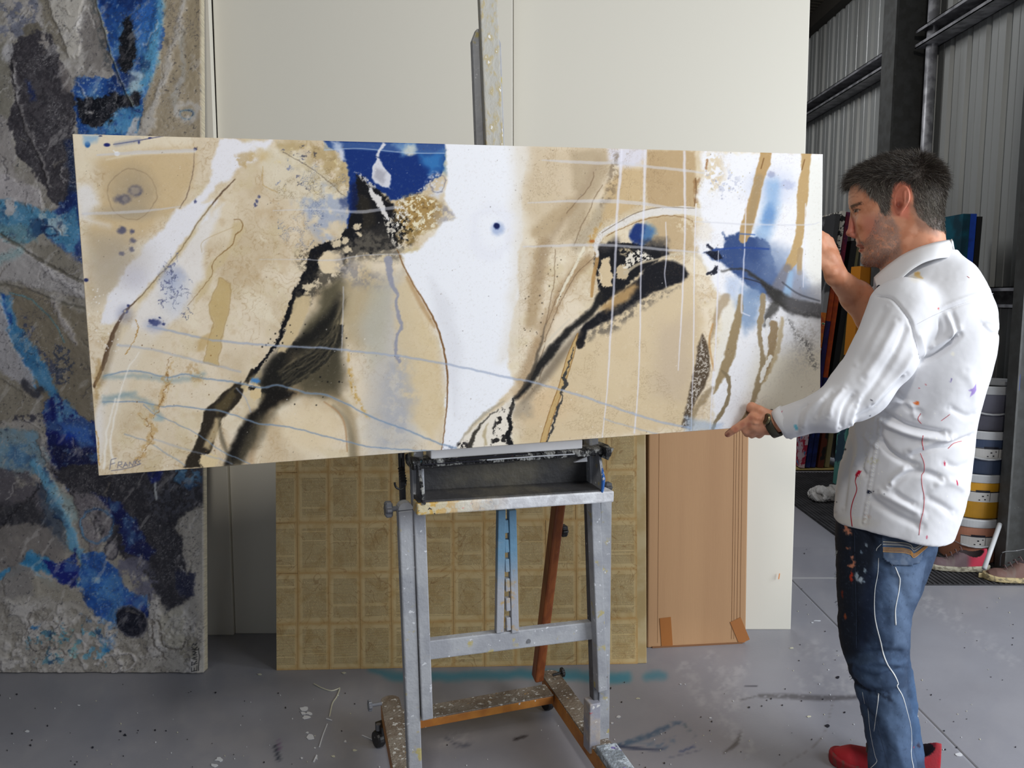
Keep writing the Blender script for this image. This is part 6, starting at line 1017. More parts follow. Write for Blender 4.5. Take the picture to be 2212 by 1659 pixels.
def stack(p, secs, pw=2.0):
    z = np.array([s[0] for s in secs]); o = np.argsort(z); S = np.array(secs)[o]; z = S[:, 0]
    rc, a, tc, b = [np.interp(p[:, 2], z, S[:, k]) for k in (1, 2, 3, 4)]
    q = (np.abs((p[:, 0] - rc) / a) ** pw + np.abs((p[:, 1] - tc) / b) ** pw) ** (1 / pw)
    d = (q - 1) * np.minimum(a, b); return np.maximum(d, np.maximum(z[0] - p[:, 2], p[:, 2] - z[-1]))
def sec(py, pl, pr, t, b):
    A, B_ = Lp(pl, py, t), Lp(pr, py, t); return (A[2], (A[0] + B_[0]) / 2, (B_[0] - A[0]) / 2, t, b)
def secs_smooth(L_):
    L_ = np.array(sorted(L_)); z = np.linspace(L_[0, 0], L_[-1, 0], 60); out = [z] + [np.interp(z, L_[:, 0], L_[:, k]) for k in range(1, 5)]
    S = np.stack(out, 1); K = np.ones(5) / 5
    for k in range(1, 5):
        e = np.concatenate([[S[0, k]] * 2, S[:, k], [S[-1, k]] * 2]); S[:, k] = np.convolve(e, K, 'valid')
    return [tuple(r) for r in S]

# ---- body: head, neck, arms, hands as one skin
HP = [(1836, 404), (1841, 388), (1858, 366), (1890, 350), (1930, 338), (1972, 334), (2003, 343), (2026, 362), (2038, 387), (2041, 420), (2037, 448), (2029, 478), (2022, 500), (1995, 520), (1960, 545), (1935, 566), (1917, 573), (1900, 577), (1880, 575), (1868, 568), (1862, 557), (1861, 547), (1859, 541), (1856, 536), (1851, 530), (1849, 522), (1848, 508), (1846, 490), (1842, 472), (1840, 458), (1834, 448), (1832, 436), (1832, 420)]
HP_ = [rz_(*q) for q in spl(HP + [HP[0]], 3)[:-1]]
hc = Lp(1945, 440)
def head_f(p):
    r, t, z = p[:, 0], p[:, 1], p[:, 2]; tc = -.10 * (r - hc[0]) - .0; w = t - tc
    d = dseg(r, z, HP_ + [HP_[0]]); ins = inpoly(r, z, HP_); d = np.where(ins, d, -d)
    zc0 = Lp(1900, 480)[2]; chin = Lp(1900, 575)[2]; s = np.clip((z - chin) / (zc0 - chin), 0, 1)
    jr = np.clip((r - Lp(1862, 500)[0]) / .08, 0, 1)
    wm = (.050 + .012 * jr) * (1 - s) + .0765 * s; Dm = .052 * (1 - s) + .070 * s
    k = np.clip(d / Dm, 0, 1); hw = wm * np.sqrt(1 - (1 - k) ** 2)
    f = np.where(d > 0, (np.abs(w) - hw) * .62, np.hypot(-d, np.maximum(np.abs(w), 0)) * .8 + .0004)
    def S(px, py, tt): q = Lp(px, py, 0); q[1] = tt - .10 * (q[0] - hc[0]); return q
    f = smin(f, rcone(p, S(1843, 458, 0), S(1837, 500, 0), .0075, .0085), .006); f = smin(f, ell(p, S(1837, 503, 0), (.0125, .0105, .010)), .005)
    for sg in (-1, 1):
        f = smin(f, ell(p, S(1845, 508, sg * .012), (.011, .0075, .008)), .004)
        f = smin(f, rcone(p, S(1839, 448, sg * .010), S(1858, 445, sg * .044), .0065, .006), .010)
        f = smax(f, -ell(p, S(1848, 460, sg * .034), (.012, .016, .0095)), .008)
        f = smin(f, ell(p, S(1855, 459, sg * .029), (.0115, .0125, .0115)), .002)
        f = smin(f, rcone(p, S(1848, 452.5, sg * .020), S(1858, 452, sg * .041), .0042, .0034), .003)
        f = smin(f, rcone(p, S(1849, 466, sg * .020), S(1860, 465, sg * .041), .0035, .003), .005)
        f = smin(f, ell(p, S(1872, 482, sg * .048), (.024, .014, .014)), .016)
        f = smax(f, -rcone(p, S(1852, 512, sg * .024), S(1864, 534, sg * .036), .004, .004), .010)
        f = smax(f, -ell(p, S(1841, 514.5, sg * .008), (.005, .0028, .003)), .001)
        # ear
        e0 = S(1948, 439, sg * .079); q = p - e0; q = q.copy(); q[:, 1] = q[:, 1] * sg - q[:, 0] * .42; an = math.radians(-6); X_ = q[:, 0] * math.cos(an) + q[:, 2] * math.sin(an); Z_ = -q[:, 0] * math.sin(an) + q[:, 2] * math.cos(an); Q_ = np.stack([X_ + .10 * Z_ * 0, q[:, 1], Z_], 1)
        wid = .0205 - .006 * sst(0, -.035, Z_); Qn = Q_.copy(); Qn[:, 0] = Q_[:, 0] / wid * .0205
        outer = ell(Qn, (0, .001, 0), (.0205, .0095, .0375)); rim = ell(Qn, (0.001, .010, .004), (.0155, .009, .0285)); conch = ell(Qn, (-.003, .006, -.006), (.010, .011, .013))
        ear = smax(outer, -rim, .002); anti = rcone(Qn, (.005, .0045, .020), (.009, .0050, -.010), .0035, .0035); ear = smin(ear, anti, .003); ear = smax(ear, -conch, .002); ear = smin(ear, ell(Qn, (-.0135, .006, -.008), (.004, .004, .007)), .003)
        f = smin(f, ear, .003)
    # lips and mouth line
    f = smin(f, ell(p, S(1855, 530, 0), (.0075, .022, .0045)), .004); f = smin(f, ell(p, S(1861, 541, 0), (.0085, .020, .0055)), .004); f = smax(f, -rcone(p, S(1854, 536, -.022), S(1854, 536, .022), .0018, .0018), .0015); f = smax(f, -rcone(p, S(1857, 536.5, -.020), S(1868, 537, -.030), .0018, .001), .0015)
    f = smin(f, ell(p, S(1874, 562, 0), (.016, .020, .015)), .014)
    return f
def neck_f(p):
    a = rcone(p, Lp(1983, 470, 0), Lp(1995, 620, .0), .0575, .066); b = rcone(p, Lp(1948, 535, 0), Lp(1945, 640, 0), .044, .060); d = smin(a, b, .03)
    for sg in (-1, 1):
        q0, q1 = Lp(1962, 500, sg * .052), Lp(1930, 600, sg * .026); d = smin(d, rcone(p, q0, q1, .009, .010), .014)
    return smin(d, ell(p, Lp(2000, 690, 0), (.10, .15, .12)), .05)
def hand_left():
    ct = lambda a, b: canv_t(a, b)
    tw = ct(1665, 915) - .046; tk = ct(1620, 905) - .030
    J = lambda a, b, o=0.0: Lp(a, b, ct(a, b) - .022 + o)
    W0 = Lp(1700, 921, tw + .0); parts = []
    fr0, fr1 = Lp(1790, 880, tw - .02), Lp(1664, 914, tw)
    def f(p):
        d = rcone(p, fr0, fr1, .040, .0255)
        d = smin(d, rcone(p, Lp(1668, 907, tw + .004), Lp(1630, 902, tk), .020, .0165), .012)
        d = smin(d, rcone(p, Lp(1668, 919, tw + .004), Lp(1628, 918, tk + .004), .020, .016), .012)
        d = smin(d, rcone(p, Lp(1664, 926, tw + .012), Lp(1640, 927, tk + .018), .015, .013), .012)
        th = [Lp(1663, 900, tw - .002), Lp(1640, 887, tk + .006), Lp(1624, 879, tk + .012), Lp(1621, 883, tk + .018)]
        for a, b, r0, r1 in zip(th[:-1], th[1:], (.0165, .0125, .0115), (.0125, .0118, .0105)): d = smin(d, rcone(p, a, b, r0, r1), .005)
        ix = [Lp(1628, 904, tk), Lp(1604, 917, tk - .002), Lp(1586, 928, tk - .004), Lp(1572, 938, tk + .002)]
        g = None
        for a, b, r0, r1 in zip(ix[:-1], ix[1:], (.0135, .0108, .0098), (.0108, .0098, .0082)):
            h = rcone(p, a, b, r0, r1); g = h if g is None else smin(g, h, .002)
        d = smin(d, g, .006)
        for pts in ([Lp(1626, 918, tk + .002), Lp(1611, 930, tk + .006), Lp(1614, 936, tk + .022), Lp(1620, 934, tk + .036)], [Lp(1634, 925, tk + .010), Lp(1624, 935, tk + .018), Lp(1624, 939, tk + .034), Lp(1630, 937, tk + .046)], [Lp(1646, 929, tk + .022), Lp(1640, 936, tk + .030), Lp(1640, 939, tk + .043), Lp(1645, 937, tk + .052)]):
            g = None
            for a, b, r0, r1 in zip(pts[:-1], pts[1:], (.0125, .0105, .0095), (.0105, .0095, .0082)):
                h = rcone(p, a, b, r0, r1); g = h if g is None else smin(g, h, .002)
            d = smin(d, g, .004)
        for (a, b) in (((1660, 906), (1633, 903)), ((1658, 914), (1630, 914))): d = smin(d, rcone(p, Lp(*a, tw - .018), Lp(*b, tk - .015), .002, .0025), .006)
        nail = Lp(1574, 936, tk - .006); return d
    return f, (fr0, fr1)
hl_f, (FL0, FL1) = hand_left()
tR = canv_t(1765, 540)
RE, RW = Lp(1888, 688, .11), Lp(1806, 596, tR + .075)
def hand_right(p):
    d = rcone(p, RE, Lp(1850, 640, .06), .046, .041); d = smin(d, rcone(p, Lp(1850, 640, .06), RW, .041, .0255), .02)
    d = smin(d, rcone(p, RW, Lp(1788, 556, tR + .065), .025, .024), .015); d = smin(d, rcone(p, RW, Lp(1800, 560, tR + .085), .020, .020), .015)
    base = [(1778, 536), (1783, 528), (1790, 526), (1797, 530)]
    for k, (a, b) in enumerate(base):
        t0 = tR + .060 + .008 * k; ln = (.9, 1, .95, .75)[k]
        pts = [Lp(a + 6, b + 16, t0), Lp(a - 6 * ln, b - 14 * ln, t0 - .002), Lp(a - 18 * ln, b - 22 * ln, t0 - .008), Lp(a - 27 * ln, b - 22 * ln, t0 - .012)]
        g = None
        for q0, q1, r0, r1 in zip(pts[:-1], pts[1:], (.0115, .010, .009), (.010, .009, .0078)):
            h = rcone(p, q0, q1, r0, r1); g = h if g is None else smin(g, h, .002)
        d = smin(d, g, .004)
    th = [Lp(1796, 586, tR + .055), Lp(1782, 570, tR + .052), Lp(1768, 556, tR + .054), Lp(1756, 546, tR + .056)]
    for a, b, r0, r1 in zip(th[:-1], th[1:], (.018, .0135, .0118), (.0135, .0118, .0095)): d = smin(d, rcone(p, a, b, r0, r1), .005)
    return d
LS, LE, LC_ = Lp(1950, 672, -.165), Lp(1858, 838, -.255), Lp(1692, 914, canv_t(1665, 915) - .046)
RS = Lp(1975, 625, .18)
def body_f(p):
    m = np.full(len(p), .25)
    out = np.minimum(m, neck_f(p))
    # head only where near
    hm = np.linalg.norm(p - hc, axis=1) < .26
    if hm.any(): h = head_f(p[hm]); o = out[hm]; out[hm] = smin(h, o, .012)
    hm = (p[:, 0] < FL0[0] + .08) & (p[:, 2] < 1.35)
    if hm.any(): out[hm] = np.minimum(out[hm], hl_f(p[hm]))
    hm = (p[:, 0] < RE[0] + .08)
    if hm.any(): out[hm] = np.minimum(out[hm], hand_right(p[hm]))
    arms = np.minimum(smin(rcone(p, LS, LE, .045, .04), rcone(p, LE, FL0, .04, .038), .02), rcone(p, RS, RE, .045, .044)); out = smin(out, arms, .02)
    sh = np.minimum(rcone(p, Lp(2000, 660, 0), LS, .07, .045), rcone(p, Lp(2000, 660, 0), RS, .07, .045)); return smin(out, sh, .03)
lo = np.array([Lp(1560, 900, -.3)[0] - .01, -.36, 1.0]); hi = np.array([Lp(2065, 500, 0)[0] + .03, .30, Lp(1950, 320, 0)[2] + .02])
BV, BQ = implicit(body_f, lo, hi, .0026, 1.25)
bx_, by_ = to_px0(BV); nx_, ny_ = to_px(BV)
hd = np.linalg.norm(BV - hc, axis=1) < .22
px_ = np.where(hd, bx_, nx_); py_ = np.where(hd, by_, ny_)
bp = Paint(px_, py_, (214, 152, 120)); bp.wash((188, 120, 86), 22, .45, .7, .6); bp.wash((216, 168, 142), 30, .5, .75, .5)
bp.fill([(1838, 468), (1848, 470), (1850, 515), (1824, 515), (1822, 498)], (198, 122, 106), 5, .8, None); bp.fill([(1865, 470), (1900, 470), (1905, 510), (1870, 520)], (190, 118, 100), 12, .6, None); bp.fill([(1925, 400), (1970, 400), (1965, 480), (1930, 470)], (206, 120, 98), 5, .7, None); bp.blob(1944, 452, 7, 10, (120, 56, 44), .5, .7)
bp.fill([(1850, 526), (1868, 532), (1866, 537), (1852, 536)], (158, 92, 84), 2, .8, None); bp.fill([(1855, 537), (1868, 537), (1866, 545), (1857, 544)], (166, 96, 86), 2, .7, None); bp.line([(1853, 536), (1868, 537)], .8, (90, 44, 40), .8, .9)
bp.fill([(1846, 522), (1872, 524), (1888, 500), (1900, 462), (1916, 448), (1930, 470), (1945, 505), (1950, 550), (1925, 590), (1862, 590), (1852, 560), (1860, 548), (1872, 540), (1868, 530), (1850, 528)], (150, 126, 116), 6, .62, (3, 10), tex=(6, .2, .55))
bp.fill([(1838, 446), (1862, 441), (1864, 446), (1840, 452)], (70, 52, 44), 2, .75, (1, 3)); bp.blob(1852, 458.5, 5, 2.4, (206, 196, 186), .2, .9); bp.blob(1850, 458.5, 5, 3.2, (110, 80, 66), .4, .5); bp.blob(1849.5, 458.5, 2.8, 2.6, (46, 40, 34), .2, 1); bp.line([(1844, 455), (1852, 454.5), (1861, 457)], .9, (56, 38, 32), .8, .9); bp.line([(1846, 462), (1858, 462.5)], .5, (120, 70, 58), .8, .8)  # brow, eye and lids; the soft brown blob is shade painted over the eye
for yy_ in (412, 420, 428): bp.line([(1834, yy_ + 3), (1844, yy_), (1856, yy_ + 2)], .5, (160, 98, 76), .9, .6)
HAIRP = [(1830, 402), (1846, 398), (1862, 396), (1870, 410), (1880, 428), (1890, 438), (1900, 446), (1905, 464), (1914, 470), (1922, 462), (1926, 440), (1929, 412), (1938, 402), (1954, 400), (1968, 408), (1974, 430), (1974, 452), (1984, 472), (2000, 486), (2015, 496), (2040, 502), (2080, 480), (2080, 310), (1900, 290), (1800, 330)]
bp.fill(HAIRP, (62, 56, 52), 3, .93, (2, 6)); bp.fill([(1960, 440), (2030, 470), (2025, 512), (1985, 500)], (120, 92, 78), 8, .5, (3, 6))
bp.line([(1573, 938), (1569, 942)], 3, (120, 60, 50), 3, .6); 
for (a, b) in ((1622, 903), (1618, 917), (1604, 917), (1588, 927)): bp.blob(a, b, 5, 5, (178, 104, 84), .6, .5)
bn = vnormals(BV, BQ)
m_skin = VM('skin', .5, .12, 500, .35, sss=.08)
BVs = smoothv(BV, BQ, 1, .3); body = mesh_np('body', BVs, BQ, m_skin, man, bp.c)
MB().box((0, 0, 0), (.001, .001, .001))
# fingernails
def nailm(c, ax, up, L_=.011, W_=.009):
    ax = np.array(ax) / np.linalg.norm(ax); up = np.array(up, float); up -= ax * (up @ ax); up /= np.linalg.norm(up); sd = np.cross(ax, up)
    mb = MB(); vs = []
    for i in range(5):
        for j in range(5):
            u = (i / 4 - .5) * 2; v_ = (j / 4 - .5) * 2; rr_ = math.sqrt(max(0, 1 - .25 * u * u)); vs.append(c + ax * L_ / 2 * u + sd * W_ / 2 * v_ * (1 if u < .5 else .8) + up * (.0012 - .0014 * v_ * v_))
    mb.add(vs, [(i * 5 + j, i * 5 + j + 1, (i + 1) * 5 + j + 1, (i + 1) * 5 + j) for i in range(4) for j in range(4)]); return mb
tk = canv_t(1620, 905) - .030
i0, i1 = Lp(1586, 928, tk - .004), Lp(1572, 938, tk + .002)
o = nailm(i1 + [.001, -.0075, .0022], i1 - i0, (0, -1, .25)).build('fingernail', M('nail', C(150, 92, 80), .3), body, smooth=True)

# ---- hair and stubble strands
def strands(name, sel, n, lenf, dirf, colf, wid, seed, mat, nseg=3):
    rg = np.random.RandomState(seed); I = rg.choice(sel, n); P0 = BVs[I] + rg.normal(0, .0009, (n, 3)); N0 = bn[I]
    D = dirf(P0, N0, rg); D /= np.linalg.norm(D, axis=1, keepdims=True); Ln = lenf(P0, rg)[:, None]
    side = np.cross(D, np.array([0.0, 1.0, 0.1]) + rg.normal(0, .35, (n, 3))); side /= np.linalg.norm(side, axis=1, keepdims=True) + 1e-9
    cur = rg.normal(0, .14, (n, 3)); V = []; 
    for k in range(nseg + 1):
        s = k / nseg; c = P0 - N0 * .001 + D * Ln * s + (cur + N0 * -.10 + np.array([0, 0, -.18])) * Ln * s * s; w = wid * (1 - s * .85)
        V += [c - side * w, c + side * w]
    V = np.stack(V, 1).reshape(-1, 3); m = 2 * (nseg + 1); b = (np.arange(n) * m)[:, None]
    Q = np.concatenate([b + np.array([[2 * k, 2 * k + 1, 2 * k + 3, 2 * k + 2]]) for k in range(nseg)], 0)
    cc = np.repeat(colf(P0, rg), m, 0); return mesh_np(name, V, Q, mat, man, cc)
pxs, pys = to_px0(BV); hairm = inpoly(pxs, pys, HAIRP) & hd & (BV[:, 2] > Lp(2000, 512)[2])
near_ear = (((pxs - 1948) / 20) ** 2 + ((pys - 439) / 36) ** 2) < 1; hairm &= ~near_ear
sel = np.nonzero(hairm)[0]; top_z = Lp(1950, 395)[2]
def hpx(P0): return to_px0(P0)
def hlen(P0, rg):
    x, y = hpx(P0); tp = sst(430, 370, y); fr = sst(1900, 1845, x) * sst(420, 395, y); return (.012 + .013 * tp + .010 * fr) * rg.uniform(.6, 1.25, len(P0)) * np.where(y > 470, .7, 1)
def hdir(P0, N0, rg):
    x, y = hpx(P0); tp = sst(430, 370, y)[:, None]; frn = sst(1920, 1850, x)[:, None]
    top = np.array([-.75, 0, .25]) + N0 * .55; sd = np.array([.55, 0, -.75]) + N0 * .22; fro = np.array([-.8, 0, -.10]) + N0 * .30
    bk_ = np.array([.10, 0, -.9]) + N0 * .28; b = sst(1985, 2030, x)[:, None]; crown = np.array([.30, 0, -.25]) + N0 * .55
    tmp = sst(1900, 1880, x)[:, None] ; sd = sd * (1 - tmp) + (np.array([-.2, 0, -.8]) + N0 * .25) * tmp
    low = sd * (1 - b) + bk_ * b; t2 = top * (1 - sst(1960, 2010, x)[:, None]) + crown * sst(1960, 2010, x)[:, None]; t2 = t2 * (1 - frn) + fro * frn
    return low * (1 - tp) + t2 * tp + rg.normal(0, .17, (len(P0), 3))
def hcol(P0, rg):
    x, y = hpx(P0); gr = .12 + .50 * sst(385, 430, y) * sst(2060, 2000, x) + .20 * sst(400, 470, y); g = rg.rand(len(P0)) < gr
    base = np.stack([rg.uniform(.12, .22, len(P0))] * 3, 1) * np.array([1.12, .94, .80]); lt = np.stack([rg.uniform(.36, .60, len(P0))] * 3, 1) * np.array([1, .95, .87]); return np.where(g[:, None], lt, base)
m_hair = VM('hair_strands', .5, 0, 10, .35)
hair = strands('hair', sel, 34000, hlen, hdir, hcol, .00036, 3, m_hair)
tag(hair, 'short dark hair greying at the sides')
BEARD = [(1850, 520), (1870, 524), (1886, 500), (1897, 466), (1912, 452), (1922, 462), (1936, 490), (1944, 520), (1944, 548), (1925, 585), (1862, 588), (1856, 560), (1862, 548), (1872, 540), (1868, 531), (1852, 529)]
sel = np.nonzero(inpoly(pxs, pys, BEARD) & hd)[0]
def bcol(P0, rg):
    g = rg.rand(len(P0)) < .5; a = np.stack([rg.uniform(.25, .38, len(P0))] * 3, 1) * np.array([1.1, .9, .75]); b = np.stack([rg.uniform(.42, .66, len(P0))] * 3, 1); return np.where(g[:, None], b, a)
st_ = strands('stubble', sel, 9000, lambda P0, rg: rg.uniform(.002, .005, len(P0)), lambda P0, N0, rg: N0 * .35 + np.array([-.1, 0, -.8]) + rg.normal(0, .25, (len(P0), 3)), bcol, .00019, 5, m_hair, 2); tag(st_, 'grey stubble beard')
brow = np.nonzero(inpoly(pxs, pys, [(1836, 446), (1864, 440), (1866, 446), (1840, 452)]) & hd)[0]
if len(brow): strands('eyebrows', brow, 500, lambda P0, rg: rg.uniform(.004, .009, len(P0)), lambda P0, N0, rg: N0 * .4 + np.array([.6, 0, .25]) + rg.normal(0, .2, (len(P0), 3)), lambda P0, rg: np.stack([rg.uniform(.14, .25, len(P0))] * 3, 1), .0004, 6, m_hair, 2)

# ---- dried paint threads and seams laid on the cloth surface
def drape(name, V, N, lines_, mat, parent, off=.0006, flat=.5):
    X, Y_ = to_px(V); W = V[:, 0:1] * RD + V[:, 1:2] * VD + C0 + np.array([0, 0, 1]) * V[:, 2:3]; NW = N[:, 0:1] * RD + N[:, 1:2] * VD + np.array([0, 0, 1]) * N[:, 2:3]
    front = ((W - np.array([0, 0, CH])) * NW).sum(1) < 0; idx = np.nonzero(front)[0]; mb = MB()
    for pts, ws in lines_:
        if not hasattr(ws, '__len__'): ws = [ws] * len(pts)
        k = 6; PP = spl(pts, k) if len(pts) > 2 else [tuple(np.array(pts[0]) + (np.array(pts[-1]) - np.array(pts[0])) * j / 6) for j in range(7)]; wi = np.interp(np.linspace(0, 1, len(PP)), np.linspace(0, 1, len(ws)), ws); vs = []; ok = True; P3 = []
        for (a, b) in PP:
            d = np.hypot(X[idx] - a, Y_[idx] - b); j = np.argpartition(d, 8)[:8]; j = j[d[j] < 9]
            if not len(j): continue
            tt = V[idx[j], 1]; j = j[tt < tt.min() + .03]; w_ = 1 / (d[j] + .3) ** 2; w_ /= w_.sum(); n = (N[idx[j]] * w_[:, None]).sum(0); n /= np.linalg.norm(n)
            t_ = (V[idx[j], 1] * w_).sum(); P3.append((Lp(a, b, t_), n))
        if len(P3) < 2: continue
        m = len(P3)
        for i, (c, n) in enumerate(P3):
            t = P3[min(i + 1, m - 1)][0] - P3[max(i - 1, 0)][0]; t = t / (np.linalg.norm(t) + 1e-9); sd = np.cross(t, n); sd /= np.linalg.norm(sd) + 1e-9; r = wi[min(int(i * len(wi) / m), len(wi) - 1)] * .00122
            for q in range(6):
                an = math.pi * 2 * q / 6; vs.append(c + n * off + sd * r * math.cos(an) + n * r * flat * math.sin(an))
        mb.add(vs, [(i * 6 + q, i * 6 + (q + 1) % 6, (i + 1) * 6 + (q + 1) % 6, (i + 1) * 6 + q) for i in range(m - 1) for q in range(6)] + [tuple(range(6)), tuple(range((m - 1) * 6, m * 6))])
    return mb.build(name, mat, parent, smooth=True)
# ---- shirt
SS = secs_smooth([sec(540, 2012, 2058, 0, .04), sec(555, 1985, 2080, 0, .066), sec(578, 1955, 2104, 0, .098), sec(607, 1920, 2132, 0, .148), sec(640, 1892, 2149, 0, .19), sec(690, 1872, 2158, 0, .20), sec(760, 1858, 2152, 0, .195), sec(830, 1850, 2134, 0, .18), sec(900, 1840, 2114, 0, .168), sec(960, 1828, 2108, 0, .168), sec(1020, 1816, 2100, 0, .172), sec(1080, 1806, 2085, 0, .176), sec(1140, 1799, 2062, 0, .178), sec(1200, 1794, 2040, 0, .178)])
hemA, hemB = Lp(1798, 1131, -.1), Lp(2047, 1173, -.1)
SL1 = Lp(1905, 770, -.225)
def shirt_f(p):
    d = stack(p, SS, 2.25)
    hem = hemA[2] + (hemB[2] - hemA[2]) * (p[:, 0] - hemA[0]) / (hemB[0] - hemA[0]) + .012 * np.sin((p[:, 0] - hemA[0]) * 14)
    d = smax(d, hem - p[:, 2], .004)
    arm = smin(rcone(p, LS, SL1, .082, .076), rcone(p, SL1, LE, .076, .070), .02); arm = smin(arm, rcone(p, LE, Lp(1790, 886, LC_[1] - .022), .069, .052), .03); arm = smin(arm, rcone(p, Lp(1790, 886, LC_[1] - .022), LC_, .052, .0395), .02)
    axd = (LC_ - Lp(1790, 886, LC_[1])); axd /= np.linalg.norm(axd); cut = (p - LC_) @ axd - .004; arm = smax(arm, cut, .003)
    d = smin(d, arm, .022)
    r2 = rcone(p, RS, Lp(1905, 668, .115), .080, .066); ax2 = Lp(1880, 682, .12) - RS; ax2 /= np.linalg.norm(ax2); r2 = smax(r2, (p - Lp(1893, 672, .115)) @ ax2, .006); d = smin(d, r2, .02)
    # hollow cuffs, hem and neck
    inn = np.maximum(stack(p, SS, 2.25) + .015, p[:, 2] - (hem + .05)); d = smax(d, -inn, .002)
    cn = rcone(p, Lp(1968, 470, 0), Lp(1975, 600, 0), .062, .062); return smax(d, -cn, .003)
lo = np.array([Lp(1680, 900, -.3)[0] - .02, -.40, hemB[2] - .05]); hi = np.array([Lp(2162, 700, 0)[0] + .03, .30, Lp(2000, 530, 0)[2] + .02])
SV, SQ = implicit(shirt_f, lo, hi, .0034, 1.3); SV = smoothv(SV, SQ, 2, .5)
sn = vnormals(SV, SQ); sx_, sy_ = to_px(SV); near = sst(.02, -.03, SV[:, 1])
disp = np.zeros(len(SV)); 
def fold(pts, amp, wd, soft=None, mod=0):
    global disp
    P_ = spl(pts, 5); d = dseg(sx_, sy_, P_); m = np.exp(-(d / wd) ** 2)
    # fade along the ends
    e0 = np.hypot(sx_ - P_[0][0], sy_ - P_[0][1]); e1 = np.hypot(sx_ - P_[-1][0], sy_ - P_[-1][1]); m *= sst(0, wd * 2.2, np.minimum(e0, e1) + wd * .5)
    if mod: m *= .5 + .5 * np.sin(dseg(sx_, sy_, [(1700, 500), (1701, 500)]) / mod)
    disp += amp * m
arm_d = np.minimum(np.minimum(rcone(SV, LS, SL1, .082, .076), rcone(SV, SL1, LE, .076, .070)), rcone(SV, LE, LC_, .066, .0395)); onarm = sst(.012, -.004, arm_d - stack(SV, SS, 2.25)); bodym = 1 - onarm
FOLDS = [([(1915, 825), (1945, 858), (1968, 884), (1985, 892)], -.010, 9), ([(1905, 880), (1930, 868), (1960, 872), (1980, 900)], .010, 8), ([(1900, 890), (1930, 905), (1960, 920), (2000, 930), (2045, 938)], -.013, 9), ([(1895, 905), (1935, 925), (1985, 942), (2050, 948)], .010, 9), ([(1900, 948), (1920, 975), (1950, 995), (1980, 1008)], -.013, 9), ([(1965, 990), (2010, 972), (2060, 958), (2105, 942)], -.008, 7), ([(1960, 975), (2005, 958), (2060, 946)], .007, 8), ([(1925, 1045), (1960, 1024), (2000, 1022), (2038, 1036)], -.010, 9), ([(1960, 1008), (1935, 1030), (1920, 1050)], .009, 9), ([(1878, 1075), (1915, 1100), (1950, 1120), (1990, 1138)], -.008, 10), ([(1895, 1060), (1940, 1085), (1990, 1112)], .007, 10), ([(1930, 1062), (1955, 1080), (1975, 1090)], -.007, 7), ([(2000, 1075), (2030, 1090), (2060, 1110)], -.006, 10), ([(2015, 1050), (2050, 1040), (2090, 1060)], .005, 12),
    ([(2072, 724), (2050, 745), (2018, 768), (1985, 782)], -.016, 8), ([(2070, 710), (2040, 735), (2005, 752)], .008, 9), ([(2000, 696), (1998, 715), (1990, 742)], -.006, 5), ([(2012, 690), (2012, 715), (2004, 745)], .005, 5), ([(2024, 684), (2030, 710), (2020, 740)], -.006, 5), ([(2042, 676), (2055, 705), (2055, 735)], .005, 6), ([(2056, 672), (2066, 700), (2064, 730)], -.004, 6),
    ([(1895, 640), (1925, 645), (1948, 668), (1968, 698), (1978, 735), (1988, 778)], -.005, 3), ([(1974, 704), (2020, 680), (2080, 655), (2145, 634)], -.004, 3), ([(1970, 696), (2015, 672), (2080, 646), (2140, 626)], .003, 5), ([(1985, 720), (1994, 760), (2000, 790)], .005, 6),
    ([(1960, 700), (1935, 760), (1890, 830), (1850, 880)], -.006, 9), ([(1940, 690), (1905, 760), (1865, 820)], .005, 12), ([(1975, 760), (1940, 810), (1880, 875)], .006, 9), ([(1955, 810), (1900, 870), (1845, 905)], -.007, 8), ([(1915, 660), (1885, 720), (1850, 790)], -.004, 12), ([(1845, 850), (1825, 880), (1815, 925)], -.007, 7), ([(1860, 860), (1842, 892), (1835, 920)], .006, 7), ([(1825, 840), (1800, 868), (1790, 900)], .005, 8), ([(1800, 845), (1775, 870), (1760, 905)], -.005, 8), ([(1780, 860), (1750, 880), (1735, 925)], .004, 8), ([(1745, 870), (1725, 890), (1722, 935)], -.004, 6), ([(1880, 900), (1900, 870), (1935, 840)], -.006, 8),
    ([(1835, 930), (1838, 980), (1828, 1040), (1820, 1100)], -.005, 7), ([(1850, 900), (1855, 960), (1848, 1010)], .005, 8), ([(1870, 980), (1860, 1010), (1872, 1030)], -.006, 7), ([(1865, 935), (1880, 955), (1898, 965)], .006, 7), ([(1822, 990), (1812, 1050), (1806, 1110)], .004, 8), ([(2085, 800), (2110, 860), (2100, 920)], .003, 14), ([(2120, 700), (2140, 720), (2158, 718)], -.006, 5), ([(2125, 690), (2150, 700)], .004, 6), ([(2050, 880), (2090, 900), (2112, 890)], -.004, 9), ([(2040, 1000), (2070, 1010), (2100, 1000)], -.004, 10), ([(1930, 560), (1915, 600), (1905, 625)], -.003, 6)]
acc = np.zeros(len(SV))
for f_ in FOLDS:
    disp = np.zeros(len(SV)); fold(f_[0], f_[1], f_[2] * (.74 if f_[2] > 4 else 1)); fx_, fy_ = np.array(f_[0]).mean(0); isarm = inpoly(np.array([fx_]), np.array([fy_]), [(1885, 640), (1990, 690), (1995, 765), (1925, 842), (1868, 898), (1800, 935), (1680, 950), (1670, 880), (1770, 830), (1850, 690)])[0]
    acc += disp * (onarm if isarm else bodym) * 1.1
disp = acc
sm_ = [(1901, 905), (1893, 960), (1880, 1035), (1866, 1128)]; d_ = dseg(sx_, sy_, spl(sm_, 4)); disp += .0022 * np.exp(-(d_ / 4) ** 2) * (.5 + .5 * np.sin(sy_ / 1.6)); disp += -.002 * np.exp(-((d_ - 6) / 3) ** 2)
